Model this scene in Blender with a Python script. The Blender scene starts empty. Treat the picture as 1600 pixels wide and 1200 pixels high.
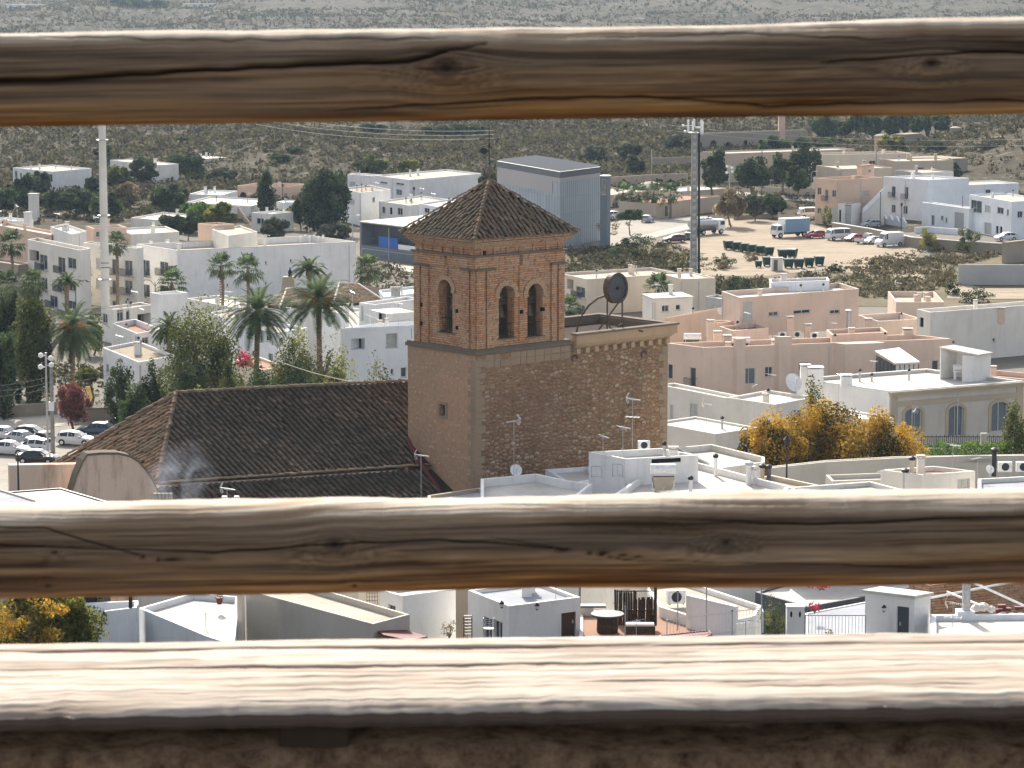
import bpy,math,random
import numpy as np
from mathutils import Vector,Matrix,noise as mnoise
random.seed(7);RNG=np.random.default_rng(7)
SC=bpy.context.scene
COL=SC.collection
R_=math.radians
F=4600.0;PIT=math.atan(650/4600.0);CP,SP=math.cos(PIT),math.sin(PIT);CZ=50.0
def ray(px,py):
 a=(px-800)/F;b=(600-py)/F
 return(a,CP+b*SP,-SP+b*CP)
def W(px,py,z=0.0):
 r=ray(px,py);t=(z-CZ)/r[2];return Vector((r[0]*t,r[1]*t,z))
def D(px,py,Y):
 r=ray(px,py);t=Y/r[1];return Vector((r[0]*t,Y,CZ+r[2]*t))
def sc(d):return F/d*1.0
def tag(o,label=None,cat=None,group=None,kind=None):
 if label:o['label']=label
 if cat:o['category']=cat
 if group:o['group']=group
 if kind:o['kind']=kind
 return o
def thing(name,label,cat,loc,group=None,rz=0.0):
 o=bpy.data.objects.new(name,None);COL.objects.link(o)
 o.empty_display_size=0.5
 o.location=loc;o.rotation_euler=(0,0,rz)
 return tag(o,label,cat,group)
def kids(o):return[c for c in bpy.data.objects if c.parent==o]
def copy_thing(src,loc,rz=0.0,label=None,group=None,scale=None):
 r=src.copy();COL.objects.link(r);r.location=loc;r.rotation_euler=(0,0,rz)
 if scale:r.scale=scale
 if label:r['label']=label
 if group:r['group']=group
 for ch in kids(src):
  c=ch.copy();COL.objects.link(c);c.parent=r
  for g in kids(ch):
   d=g.copy();COL.objects.link(d);d.parent=c
 return r
def woff(o):
 v=Vector((0,0,0))
 while o is not None:
  v+=o.location;o=o.parent
 return v
class MB:
 def __init__(s):s.v=[];s.f=[];s.m=[];s.cm=0
 def add(s,vs,fs):
  b=len(s.v);s.v+=[tuple(v)for v in vs]
  for f in fs:s.f.append(tuple(b+i for i in f));s.m.append(s.cm)
 def quad(s,a,b,c,d):s.add([a,b,c,d],[(0,1,2,3)])
 def tri(s,a,b,c):s.add([a,b,c],[(0,1,2)])
 def poly(s,pts):s.add(pts,[tuple(range(len(pts)))])
 def prism(s,pts,z0,z1,cap=True):
  n=len(pts)
  vs=[(p[0],p[1],z0)for p in pts]+[(p[0],p[1],z1)for p in pts]
  fs=[(i,(i+1)%n,n+(i+1)%n,n+i)for i in range(n)]
  if cap:fs+=[tuple(range(n-1,-1,-1)),tuple(range(n,2*n))]
  s.add(vs,fs)
 def slab(s,pts,t):
  n=len(pts)
  vs=[tuple(p)for p in pts]+[(p[0],p[1],p[2]-t)for p in pts]
  s.add(vs,[(i,n+i,n+(i+1)%n,(i+1)%n)for i in range(n)]+[tuple(range(n)),tuple(range(2*n-1,n-1,-1))])
 def box(s,x0,x1,y0,y1,z0,z1):s.prism([(x0,y0),(x1,y0),(x1,y1),(x0,y1)],z0,z1)
 def obox(s,o,u,su,v,sv,z0,z1):
  P=lambda a,b:(o[0]+u[0]*a+v[0]*b,o[1]+u[1]*a+v[1]*b)
  s.prism([P(su[0],sv[0]),P(su[1],sv[0]),P(su[1],sv[1]),P(su[0],sv[1])],z0,z1)
 def bar(s,a,b,r,n=6,r2=None,caps=True):
  a=Vector(a);b=Vector(b);d=b-a
  if d.length<1e-6:return
  d.normalize();up=Vector((0,0,1))if abs(d.z)<.9 else Vector((1,0,0))
  x=d.cross(up).normalized();y=d.cross(x);r2=r if r2 is None else r2
  vs=[]
  for q,rr in((a,r),(b,r2)):
   for i in range(n):
    t=2*math.pi*i/n;vs.append(q+x*math.cos(t)*rr+y*math.sin(t)*rr)
  fs=[(i,(i+1)%n,n+(i+1)%n,n+i)for i in range(n)]
  if caps:fs+=[tuple(range(n-1,-1,-1)),tuple(range(n,2*n))]
  s.add(vs,fs)
 def tube(s,pts,r,n=6):
  pts=[Vector(p)for p in pts];vs=[];k=len(pts)
  rr=r if isinstance(r,(list,tuple))else[r]*k
  for i,p in enumerate(pts):
   d=(pts[min(i+1,k-1)]-pts[max(i-1,0)]).normalized()
   up=Vector((0,0,1))if abs(d.z)<.95 else Vector((1,0,0))
   x=d.cross(up).normalized();y=d.cross(x)
   for j in range(n):
    t=2*math.pi*j/n;vs.append(p+x*math.cos(t)*rr[i]+y*math.sin(t)*rr[i])
  fs=[(i*n+j,i*n+(j+1)%n,(i+1)*n+(j+1)%n,(i+1)*n+j)for i in range(k-1)for j in range(n)]
  fs+=[tuple(range(n-1,-1,-1)),tuple(range((k-1)*n,k*n))]
  s.add(vs,fs)
 def lathe(s,c,prof,n=16):
  vs=[]
  for r,z in prof:
   for j in range(n):
    t=2*math.pi*j/n;vs.append((c[0]+r*math.cos(t),c[1]+r*math.sin(t),c[2]+z))
  fs=[(i*n+j,i*n+(j+1)%n,(i+1)*n+(j+1)%n,(i+1)*n+j)for i in range(len(prof)-1)for j in range(n)]
  fs+=[tuple(range(n-1,-1,-1)),tuple(range((len(prof)-1)*n,len(prof)*n))]
  s.add(vs,fs)
 def build(s,name,mats,parent=None,smooth=False,bevel=0):
  if not isinstance(mats,(list,tuple)):mats=[mats]
  me=bpy.data.meshes.new(name)
  off=woff(parent)if parent is not None else Vector((0,0,0))
  V=[(v[0]-off.x,v[1]-off.y,v[2]-off.z)for v in s.v]
  me.from_pydata(V,[],s.f)
  for m in mats:me.materials.append(m)
  if len(mats)>1:me.polygons.foreach_set('material_index',s.m)
  if smooth:me.polygons.foreach_set('use_smooth',[True]*len(s.f))
  uv=me.uv_layers.new(name='UVMap');data=[]
  for f in s.f:
   a=Vector(s.v[f[0]]);n=Vector((0,0,0))
   for i in range(1,len(f)-1):
    n+=(Vector(s.v[f[i]])-a).cross(Vector(s.v[f[i+1]])-a)
   if n.length<1e-12:n=Vector((0,0,1))
   n.normalize()
   if abs(n.z)>.75:
    for i in f:data+=[s.v[i][0],s.v[i][1]]
   else:
    t=Vector((-n.y,n.x,0)).normalized();k=1/max(.3,math.sqrt(1-n.z*n.z))
    for i in f:
     p=s.v[i];data+=[p[0]*t.x+p[1]*t.y,p[2]*k]
  uv.data.foreach_set('uv',data)
  me.update()
  o=bpy.data.objects.new(name,me);COL.objects.link(o)
  if parent is not None:o.parent=parent
  if bevel:
   b=o.modifiers.new('b','BEVEL');b.width=bevel;b.segments=2;b.limit_method='ANGLE'
  return o
def fast_mesh(name,V,Fi,mat,parent=None,col=None,smooth=False):
 me=bpy.data.meshes.new(name);V=np.asarray(V,dtype=np.float32).copy();Fi=np.asarray(Fi,dtype=np.int32)
 if parent is not None:V-=np.array(woff(parent),dtype=np.float32)
 n,(m,k)=len(V),Fi.shape
 me.vertices.add(n);me.vertices.foreach_set('co',V.ravel())
 me.loops.add(m*k);me.loops.foreach_set('vertex_index',Fi.ravel())
 me.polygons.add(m);me.polygons.foreach_set('loop_start',np.arange(m,dtype=np.int32)*k)
 try:me.polygons.foreach_set('loop_total',np.full(m,k,dtype=np.int32))
 except Exception:pass
 me.update(calc_edges=True)
 if smooth:me.polygons.foreach_set('use_smooth',np.ones(m,dtype=bool))
 if col is not None:
  col=np.asarray(col,dtype=np.float32)
  if len(col)==m:dom='FACE'
  else:dom='POINT'
  at=me.attributes.new('Col','FLOAT_COLOR',dom)
  c4=np.ones((len(col),4),dtype=np.float32);c4[:,:3]=col;at.data.foreach_set('color',c4.ravel())
 me.materials.append(mat)
 o=bpy.data.objects.new(name,me);COL.objects.link(o)
 if parent is not None:o.parent=parent
 return o
class NT:
 def __init__(s,name):
  m=bpy.data.materials.new(name);m.use_nodes=True;s.m=m;s.t=m.node_tree;s.t.nodes.clear()
  s.out=s.t.nodes.new('ShaderNodeOutputMaterial')
 def n(s,typ,**kw):
  nd=s.t.nodes.new(typ)
  for k,v in kw.items():
   if k in nd.inputs:nd.inputs[k].default_value=v
   else:setattr(nd,k,v)
  return nd
 def l(s,a,b):s.t.links.new(a,b)
 def coord(s,kind='Object',scale=(1,1,1)):
  c=s.n('ShaderNodeTexCoord');mp=s.n('ShaderNodeMapping');mp.inputs['Scale'].default_value=scale
  s.l(c.outputs[kind],mp.inputs['Vector']);return mp.outputs['Vector']
 def noise(s,vec,scale,detail=4,rough=.55,dist=0):
  nd=s.n('ShaderNodeTexNoise',Scale=scale,Detail=detail,Roughness=rough,Distortion=dist);s.l(vec,nd.inputs['Vector']);return nd.outputs['Fac']
 def ramp(s,fac,stops,interp='LINEAR'):
  r=s.n('ShaderNodeValToRGB');e=r.color_ramp;e.interpolation=interp
  while len(e.elements)<len(stops):e.elements.new(.5)
  for i,(p,c)in enumerate(stops):
   e.elements[i].position=p;e.elements[i].color=(c if len(c)==4 else(*c,1))if not isinstance(c,(int,float))else(c,c,c,1)
  s.l(fac,r.inputs['Fac']);return r.outputs['Color']
 def mix(s,fac,a,b,mode='MIX'):
  x=s.n('ShaderNodeMix');x.data_type='RGBA';x.blend_type=mode
  for v,i in((fac,0),(a,6),(b,7)):
   if isinstance(v,(int,float)):x.inputs[i].default_value=v if i==0 else(v,v,v,1)
   elif isinstance(v,tuple):x.inputs[i].default_value=(*v,1)if len(v)==3 else v
   else:s.l(v,x.inputs[i])
  return x.outputs[2]
 def math(s,op,a,b=0.0):
  x=s.n('ShaderNodeMath',operation=op)
  for i,v in enumerate((a,b)):
   if isinstance(v,(int,float)):x.inputs[i].default_value=v
   else:s.l(v,x.inputs[i])
  return x.outputs[0]
 def bump(s,h,strength=.4,dist=.02):
  b=s.n('ShaderNodeBump',Strength=strength,Distance=dist);s.l(h,b.inputs['Height']);return b.outputs['Normal']
 def finish(s,col,rough=.85,metal=0.0,normal=None,spec=.3,alpha=None):
  if isinstance(rough,(int,float))and rough>.74:spec=min(spec,.03)
  p=s.n('ShaderNodeBsdfPrincipled');p.inputs['Roughness'].default_value=rough if isinstance(rough,(int,float))else .5
  if not isinstance(rough,(int,float)):s.l(rough,p.inputs['Roughness'])
  p.inputs['Metallic'].default_value=metal;p.inputs['Specular IOR Level'].default_value=spec
  if isinstance(col,tuple):p.inputs['Base Color'].default_value=(*col,1)if len(col)==3 else col
  else:s.l(col,p.inputs['Base Color'])
  if normal is not None:s.l(normal,p.inputs['Normal'])
  s.l(p.outputs[0],s.out.inputs['Surface']);return s.m
def plaster(name,c,stain=.35,dark=(.30,.26,.21),seed=0.0,streak=.5):
 t=NT(name);g=t.n('ShaderNodeNewGeometry').outputs['Position']
 mp=t.n('ShaderNodeMapping');mp.inputs['Location'].default_value=(seed*13,seed*7,0);t.l(g,mp.inputs['Vector']);v=mp.outputs['Vector']
 mp2=t.n('ShaderNodeMapping');mp2.inputs['Scale'].default_value=(1,1,.16);t.l(v,mp2.inputs['Vector'])
 big=t.noise(v,.28,5,.6);st=t.noise(mp2.outputs['Vector'],1.5,5,.65);fine=t.noise(v,5,4,.6)
 c1=t.mix(t.ramp(big,[(.38,0.0),(.75,1.0)]),c,tuple(x*.84 for x in c))
 f=t.math('MULTIPLY',t.ramp(st,[(.52,0.0),(.78,1.0)]),stain*streak*1.1)
 c2=t.mix(f,c1,dark)
 sp=t.math('MULTIPLY',t.ramp(fine,[(.58,0.0),(.75,1.0)]),stain*.35)
 c3=t.mix(sp,c2,dark)
 return t.finish(c3,.92,normal=t.bump(fine,.35,.03),spec=.15)
def flat(name,c,rough=.6,metal=0.0,var=.15,scale=6,spec=.3):
 t=NT(name);v=t.coord('Object');n=t.noise(v,scale,4)
 lo=tuple(x*(1-var)for x in c);hi=tuple(min(1,x*(1+var))for x in c)
 return t.finish(t.mix(t.ramp(n,[(.3,0.0),(.7,1.0)]),lo,hi),rough,metal,spec=spec)
def roofdeck(name,c,dirt=(.24,.20,.16),k=.6,seed=0):
 t=NT(name);g=t.n('ShaderNodeNewGeometry').outputs['Position']
 mp=t.n('ShaderNodeMapping');mp.inputs['Location'].default_value=(seed*31,seed*17,0);t.l(g,mp.inputs['Vector']);v=mp.outputs['Vector']
 a=t.noise(v,.35,6,.65);b=t.noise(v,2.2,5,.6);fn=t.noise(v,12,3,.6)
 c1=t.mix(t.math('MULTIPLY',t.ramp(a,[(.42,0.0),(.62,1.0)]),k),c,tuple((x*.5+y*.5)for x,y in zip(c,dirt)))
 c2=t.mix(t.math('MULTIPLY',t.ramp(b,[(.55,0.0),(.72,1.0)]),k*.6),c1,dirt)
 return t.finish(c2,.95,normal=t.bump(fn,.4,.03),spec=.1)
def leafmat(name,c1,c2,trans=.35):
 t=NT(name);at=t.n('ShaderNodeAttribute',attribute_name='Col')
 sep=t.n('ShaderNodeSeparateColor');t.l(at.outputs['Color'],sep.inputs[0])
 col=t.mix(sep.outputs[0],c1,c2)
 hs=t.n('ShaderNodeHueSaturation');t.l(col,hs.inputs['Color'])
 t.l(t.math('ADD',t.math('MULTIPLY',sep.outputs[1],.7),.65),hs.inputs['Value'])
 d=t.n('ShaderNodeBsdfDiffuse');tr=t.n('ShaderNodeBsdfTranslucent');gl=t.n('ShaderNodeBsdfGlossy',Roughness=.45);gl.inputs['Color'].default_value=(.5,.5,.5,1)
 t.l(hs.outputs[0],d.inputs[0]);t.l(hs.outputs[0],tr.inputs[0])
 m=t.n('ShaderNodeMixShader');m.inputs[0].default_value=trans;t.l(d.outputs[0],m.inputs[1]);t.l(tr.outputs[0],m.inputs[2])
 m2=t.n('ShaderNodeMixShader');m2.inputs[0].default_value=0.0 if 'scrub' in name or 'dry' in name else .02;t.l(m.outputs[0],m2.inputs[1]);t.l(gl.outputs[0],m2.inputs[2])
 t.l(m2.outputs[0],t.out.inputs['Surface']);return t.m
MT={}
MT['white']=plaster('white_plaster',(.77,.755,.72),.5)
MT['white2']=plaster('white_plaster_aged',(.73,.70,.64),.5,seed=2)
MT['bwhite']=plaster('bluish_white_plaster',(.74,.765,.78),.4,seed=3)
MT['cream']=plaster('cream_plaster',(.66,.57,.45),.35,seed=4)
MT['ivory']=plaster('ivory_plaster',(.73,.69,.61),.5,seed=5)
MT['peach']=plaster('peach_plaster',(.64,.46,.34),.3,seed=6)
MT['pink']=plaster('pinkish_plaster',(.68,.53,.42),.45,seed=7)
MT['tan']=plaster('tan_plaster',(.46,.38,.29),.45,seed=8)
MT['stone_wall']=plaster('old_stone_render',(.33,.28,.22),.6,seed=9)
MT['grey']=plaster('grey_render',(.42,.42,.40),.45,seed=10)
MT['greybeige']=plaster('aged_facade',(.50,.47,.41),.5,(.25,.23,.2),seed=11)
MT['oldwall']=plaster('stained_old_wall',(.70,.55,.43),.8,(.30,.20,.14),seed=12,streak=1.0)
MT['yellow']=plaster('ochre_paint',(.70,.50,.18),.3,seed=13)
MT['trim']=plaster('stone_trim',(.42,.36,.27),.5,seed=14)
MT['deck']=roofdeck('pale_roof_deck',(.44,.39,.32))
MT['deckw']=roofdeck('whitewashed_roof_deck',(.56,.53,.48),k=.6,seed=1)
MT['deckg']=roofdeck('grey_roof_felt',(.34,.35,.37),(.22,.23,.25),k=.6,seed=2)
MT['deckt']=roofdeck('terracotta_roof_deck',(.34,.20,.14),k=.6,seed=3)
MT['deckb']=roofdeck('brown_gravel_deck',(.30,.25,.19),k=.6,seed=4)
MT['coping']=plaster('weathered_coping',(.52,.48,.43),.6,seed=15)
MT['glass']=flat('window_glass',(.035,.05,.065),.12,var=.4,scale=1,spec=.6)
MT['shutter']=flat('shutter',(.42,.42,.40),.7)
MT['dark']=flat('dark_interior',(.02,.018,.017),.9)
MT['brownd']=flat('dark_brown_door',(.07,.035,.025),.6)
MT['frame']=flat('window_frame',(.50,.50,.48),.5)
MT['metal']=flat('galvanised_metal',(.42,.43,.44),.45,.6)
MT['steel']=flat('bright_steel',(.6,.61,.62),.35,.7)
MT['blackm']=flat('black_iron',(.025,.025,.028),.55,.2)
MT['rustm']=flat('rusty_iron',(.10,.075,.06),.7,.3,var=.4)
MT['concrete']=flat('concrete_pole',(.27,.265,.245),.9,var=.2,scale=2)
MT['whitem']=flat('white_painted_metal',(.72,.72,.70),.5)
MT['bluedoor']=flat('blue_painted_panel',(.02,.10,.38),.6)
MT['greenp']=flat('dark_green_plastic',(.006,.04,.032),.5,var=.25)
MT['darkgrey']=flat('charcoal_sheet',(.07,.08,.09),.6)
MT['bluegrey']=flat('blue_grey_panel',(.13,.155,.175),.7)
MT['red']=flat('red_trim',(.13,.028,.022),.7)
MT['woodd']=flat('dark_wood',(.07,.05,.035),.8,var=.5)
MT['trunk']=flat('bark',(.16,.12,.085),.95,var=.45,scale=4)
MT['palmtrunk']=flat('palm_bark',(.20,.15,.10),.95,var=.5,scale=5)
MT['deadfrond']=flat('dead_fronds',(.22,.16,.09),.95,var=.4)
_perm=RNG.random((256,256))
def vn(x,y):
 xi=np.floor(x).astype(int);yi=np.floor(y).astype(int);fx=x-xi;fy=y-yi
 fx=fx*fx*(3-2*fx);fy=fy*fy*(3-2*fy)
 g=lambda a,b:_perm[a%256,b%256]
 return(g(xi,yi)*(1-fx)+g(xi+1,yi)*fx)*(1-fy)+(g(xi,yi+1)*(1-fx)+g(xi+1,yi+1)*fx)*fy
def fbm(x,y,o=4):
 r=0;a=1;s=0
 for i in range(o):
  r=r+a*vn(x*2**i+17.3*i,y*2**i+5.1*i);s+=a;a*=.5
 return r/s
KD=np.array([0,6,9,60,130,175,190,640,900,1000,1250,1600,2000,2500,3200,4200,6000,9000])
KZ=np.array([48.35,48.35,45,28,12,4,0,0,1.5,2,0,1,9,24,48,120,330,600])
def terrain(x,y):
 x=np.asarray(x,float);y=np.asarray(y,float)
 z=np.interp(y,KD,KZ)
 far=np.clip((y-640)/300,0,1)
 z=z+far*(fbm(x/90+3,y/90+9)-.5)*7+far*(fbm(x/22,y/22)-.5)*1.6
 z=z+np.clip((y-1600)/1500,0,1)*(fbm(x/260+30,y/260)-.5)*26+np.clip((y-930)/250,0,1)*(np.abs(fbm(x/130+7,y/160+2)-.5)*-26+4)+np.clip((y-640)/60,0,1)*np.exp(-((y-1000)/90)**2)*np.clip((120-x)/60,0,1)*np.clip((x+320)/60,0,1)*4
 g=lambda cx,cy,sx,sy,h:h*np.exp(-((x-cx)/sx)**2-((y-cy)/sy)**2)
 z=z+g(-165,900,38,110,15)+g(-62,800,28,50,5)+g(150,760,34,80,12)+g(20,980,60,60,5)-g(-70,1080,90,60,9)+g(-60,990,120,26,3)
 z=z+np.clip((y-470)/60,0,1)*np.clip((x-70)/20,0,1)*np.clip((640-y)/60,0,1)*0
 return z
def tz(x,y):return float(terrain(x,y))
def ground_mat():
 t=NT('dry_soil');g=t.n('ShaderNodeNewGeometry').outputs['Position']
 a=t.noise(g,.012,6,.6);b=t.noise(g,.12,6,.65);c=t.noise(g,1.2,4,.6);w=t.noise(g,.035,3,.5,2.5)
 soil=t.mix(t.ramp(a,[(.35,0.0),(.65,1.0)]),(.056,.046,.031),(.084,.068,.046))
 veg=t.mix(t.ramp(c,[(.3,0.0),(.7,1.0)]),(.038,.035,.022),(.062,.053,.034))
 col=t.mix(t.ramp(b,[(.42,0.0),(.58,1.0)]),soil,veg)
 col=t.mix(t.math('MULTIPLY',t.ramp(w,[(.485,0.0),(.5,1.0),(.515,0.0)]),.5),col,(.26,.22,.165))
 return t.finish(col,1.0,normal=t.bump(b,.6,.6),spec=.05)
MT['soil']=ground_mat()
def build_terrain():
 ys=np.concatenate([[-12,0,4,6,9],np.linspace(14,180,24),np.linspace(190,640,30),np.geomspace(650,4200,240)])
 us=np.linspace(-1,1,161)
 X=np.array([(120+.31*max(y,0))*us for y in ys]);Y=np.repeat(ys[:,None],len(us),1)
 Z=terrain(X,Y)
 V=np.stack([X,Y,Z],-1).reshape(-1,3);nx=len(us)
 i,j=np.meshgrid(np.arange(len(ys)-1),np.arange(nx-1),indexing='ij');a=(i*nx+j).ravel()
 o=fast_mesh('ground',V,np.stack([a,a+1,a+nx+1,a+nx],1),MT['soil'],smooth=True)
 tag(o,kind='structure')
build_terrain()
def sheet(name,pts,z,mat,res=None):
 m=MB();m.poly([(p[0],p[1],z)for p in pts])
 o=m.build(name,mat);tag(o,kind='structure');return o
def gm(name,c,d2,k=.5,s=1.0,tracks=False):
 t=NT(name);g=t.n('ShaderNodeNewGeometry').outputs['Position']
 a=t.noise(g,.09*s,6,.6);b=t.noise(g,.8*s,5,.65);e=t.noise(g,6,3)
 col=t.mix(t.math('MULTIPLY',t.ramp(a,[(.4,0.0),(.65,1.0)]),k),c,d2)
 col=t.mix(t.math('MULTIPLY',t.ramp(b,[(.5,0.0),(.75,1.0)]),k),col,tuple(x*.75 for x in d2))
 if tracks:
  mp=t.n('ShaderNodeMapping');mp.inputs['Rotation'].default_value=(0,0,.5);mp.inputs['Scale'].default_value=(.08,.9,1);t.l(g,mp.inputs['Vector'])
  w=t.noise(mp.outputs['Vector'],1.0,3,.5,1.5)
  col=t.mix(t.math('MULTIPLY',t.ramp(w,[(.5,0.0),(.6,1.0)]),.35),col,tuple(x*.6 for x in d2))
 return t.finish(col,1.0,normal=t.bump(e,.3,.03),spec=.05)
MT['lot']=gm('dirt_lot',(.34,.28,.21),(.25,.20,.145),.6,tracks=True)
MT['paving']=gm('pale_paving',(.34,.31,.265),(.24,.215,.18),.5)
MT['road']=gm('worn_road',(.33,.31,.28),(.22,.21,.19),.5)
MT['asphalt']=gm('asphalt',(.10,.10,.10),(.07,.07,.07),.5)
MT['town']=gm('town_ground',(.20,.18,.15),(.13,.115,.09),.5)
MT['dry_grass']=gm('dry_grass_ground',(.17,.14,.09),(.10,.09,.055),.7)
MT['pathm']=gm('white_gravel',(.46,.42,.36),(.34,.3,.25),.5)
P2=lambda*a:[W(x,y,0)for x,y in a]
sheet('town_ground',[(-75,195),(75,195),(120,560),(-120,560)],.06,MT['town'])
sheet('dirt_lot',P2((1085,432),(1100,398),(1060,383),(1040,378),(1060,365),(1110,352),(1140,342),(1215,345),(1270,352),(1300,360),(1425,378),(1440,392),(1430,408),(1370,415),(1290,422),(1200,432)),.12,MT['lot'])
sheet('gravel_path',P2((1290,421),(1372,414),(1420,422),(1470,436),(1530,450),(1520,456),(1440,441),(1370,428),(1300,428)),.13,MT['lot'])
sheet('plaza',P2((938,388),(1000,378),(1110,352),(1105,338),(1020,340),(950,348),(938,352)),.10,MT['paving'])
sheet('white_path',P2((990,372),(1080,350),(1100,352),(1010,376)),.14,MT['pathm'])
sheet('scrub_field',P2((880,392),(935,388),(1040,380),(1085,400),(1080,435),(1200,434),(1300,424),(1440,410),(1500,385),(1600,375),(1660,470),(1600,480),(1150,480),(880,480)),.10,MT['dry_grass'])
sheet('yard',P2((1480,452),(1700,452),(1740,470),(1480,468)),.16,MT['lot'])
sheet('car_park',P2((-60,690),(60,645),(250,636),(420,640),(420,760),(-60,800)),.12,MT['paving'])
sheet('street',P2((-60,668),(0,655),(120,648),(330,641),(330,650),(150,662),(-60,684)),.16,MT['pathm'])
sheet('sand_yard',P2((560,403),(650,418),(650,428),(565,412)),.14,MT['pathm'])
sheet('far_road',P2((1040,297),(1150,300),(1290,312),(1290,318),(1140,306),(1040,303)),.12,MT['road'])
SUN_AZ,SUN_EL=R_(-11),R_(34)
w=bpy.data.worlds.new('World');SC.world=w;w.use_nodes=True;nt=w.node_tree
sky=nt.nodes.new('ShaderNodeTexSky');sky.sky_type='NISHITA';sky.sun_disc=False
sky.sun_elevation=SUN_EL;sky.sun_rotation=SUN_AZ;sky.dust_density=3.0;sky.air_density=.7;sky.altitude=300;sky.ozone_density=.6
hs_=nt.nodes.new('ShaderNodeHueSaturation');hs_.inputs['Saturation'].default_value=.48;nt.links.new(sky.outputs[0],hs_.inputs['Color']);nt.links.new(hs_.outputs[0],nt.nodes['Background'].inputs[0]);nt.nodes['Background'].inputs[1].default_value=.15
sl=bpy.data.lights.new('sun','SUN');sl.energy=4.2;sl.angle=R_(.5);sl.color=(1,.94,.85)
so=bpy.data.objects.new('sun',sl);COL.objects.link(so)
sd=Vector((math.sin(SUN_AZ)*math.cos(SUN_EL),math.cos(SUN_AZ)*math.cos(SUN_EL),math.sin(SUN_EL)))
so.rotation_euler=sd.to_track_quat('Z','Y').to_euler();so.location=(0,100,200)
cam=bpy.data.cameras.new('camera');co=bpy.data.objects.new('camera',cam);COL.objects.link(co)
co.location=(0,0,CZ);co.rotation_euler=(R_(90)-PIT,0,0)
cam.sensor_width=36;cam.lens=F/1600*36;cam.clip_start=.1;cam.clip_end=20000
cam.dof.use_dof=True;cam.dof.focus_distance=215;cam.dof.aperture_fstop=38
SC.camera=co
SC.view_settings.view_transform='Standard';SC.view_settings.look='None';SC.view_settings.gamma=1;SC.view_settings.exposure=1.1
try:SC.cycles.volume_step_rate=4;SC.cycles.volume_bounces=1;SC.cycles.transparent_max_bounces=8
except Exception:pass
def build_haze():
 m=MB();m.box(-1500,1500,-20,4300,-30,175)
 t=NT('haze_air');v=t.n('ShaderNodeVolumePrincipled');v.inputs['Color'].default_value=(.62,.80,1,1);v.inputs['Density'].default_value=HAZE;v.inputs['Anisotropy'].default_value=.35
 t.l(v.outputs[0],t.out.inputs['Volume']);t.m.cycles.homogeneous_volume=True
 o=m.build('haze',t.m);tag(o,kind='stuff');o['label']='thin bluish haze over the valley'
HAZE=.000034
build_haze()
def wall_panel(m,o,u,L,z0,z1,ops,n,depth=.18):
 P=lambda a,z,dd=0:(o[0]+u[0]*a-n[0]*dd,o[1]+u[1]*a-n[1]*dd,z)
 def top(op,a):
  if not op.get('arch'):return op['z1']
  c=(op['u0']+op['u1'])/2;r=(op['u1']-op['u0'])/2;k=op.get('rise',r)
  return op['z1']-k+k*math.sqrt(max(0,1-((a-c)/r)**2))
 bp={0.0,L}
 for op in ops:
  bp|={op['u0'],op['u1']}
  if op.get('arch'):
   for i in range(1,10):
    bp.add((op['u0']+op['u1'])/2-(op['u1']-op['u0'])/2*math.cos(math.pi*i/10))
 bp=sorted(b for b in bp if-1e-6<=b<=L+1e-6)
 for a,b in zip(bp[:-1],bp[1:]):
  if b-a<1e-5:continue
  cur=(z0,z0)
  for op in sorted([q for q in ops if q['u0']<=a+1e-6 and q['u1']>=b-1e-6],key=lambda q:q['z0']):
   m.quad(P(a,cur[0]),P(b,cur[1]),P(b,op['z0']),P(a,op['z0']))
   ta,tb=top(op,a),top(op,b);d=op.get('depth',depth)
   m.quad(P(a,op['z0']),P(b,op['z0']),P(b,op['z0'],d),P(a,op['z0'],d))
   m.quad(P(a,ta),P(a,ta,d),P(b,tb,d),P(b,tb))
   cur=(ta,tb)
  m.quad(P(a,cur[0]),P(b,cur[1]),P(b,z1),P(a,z1))
 for op in ops:
  d=op.get('depth',depth)
  for a in(op['u0'],op['u1']):
   tt=top(op,a)
   if tt>op['z0']:m.quad(P(a,op['z0']),P(a,op['z0'],d),P(a,tt,d),P(a,tt))
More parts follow.
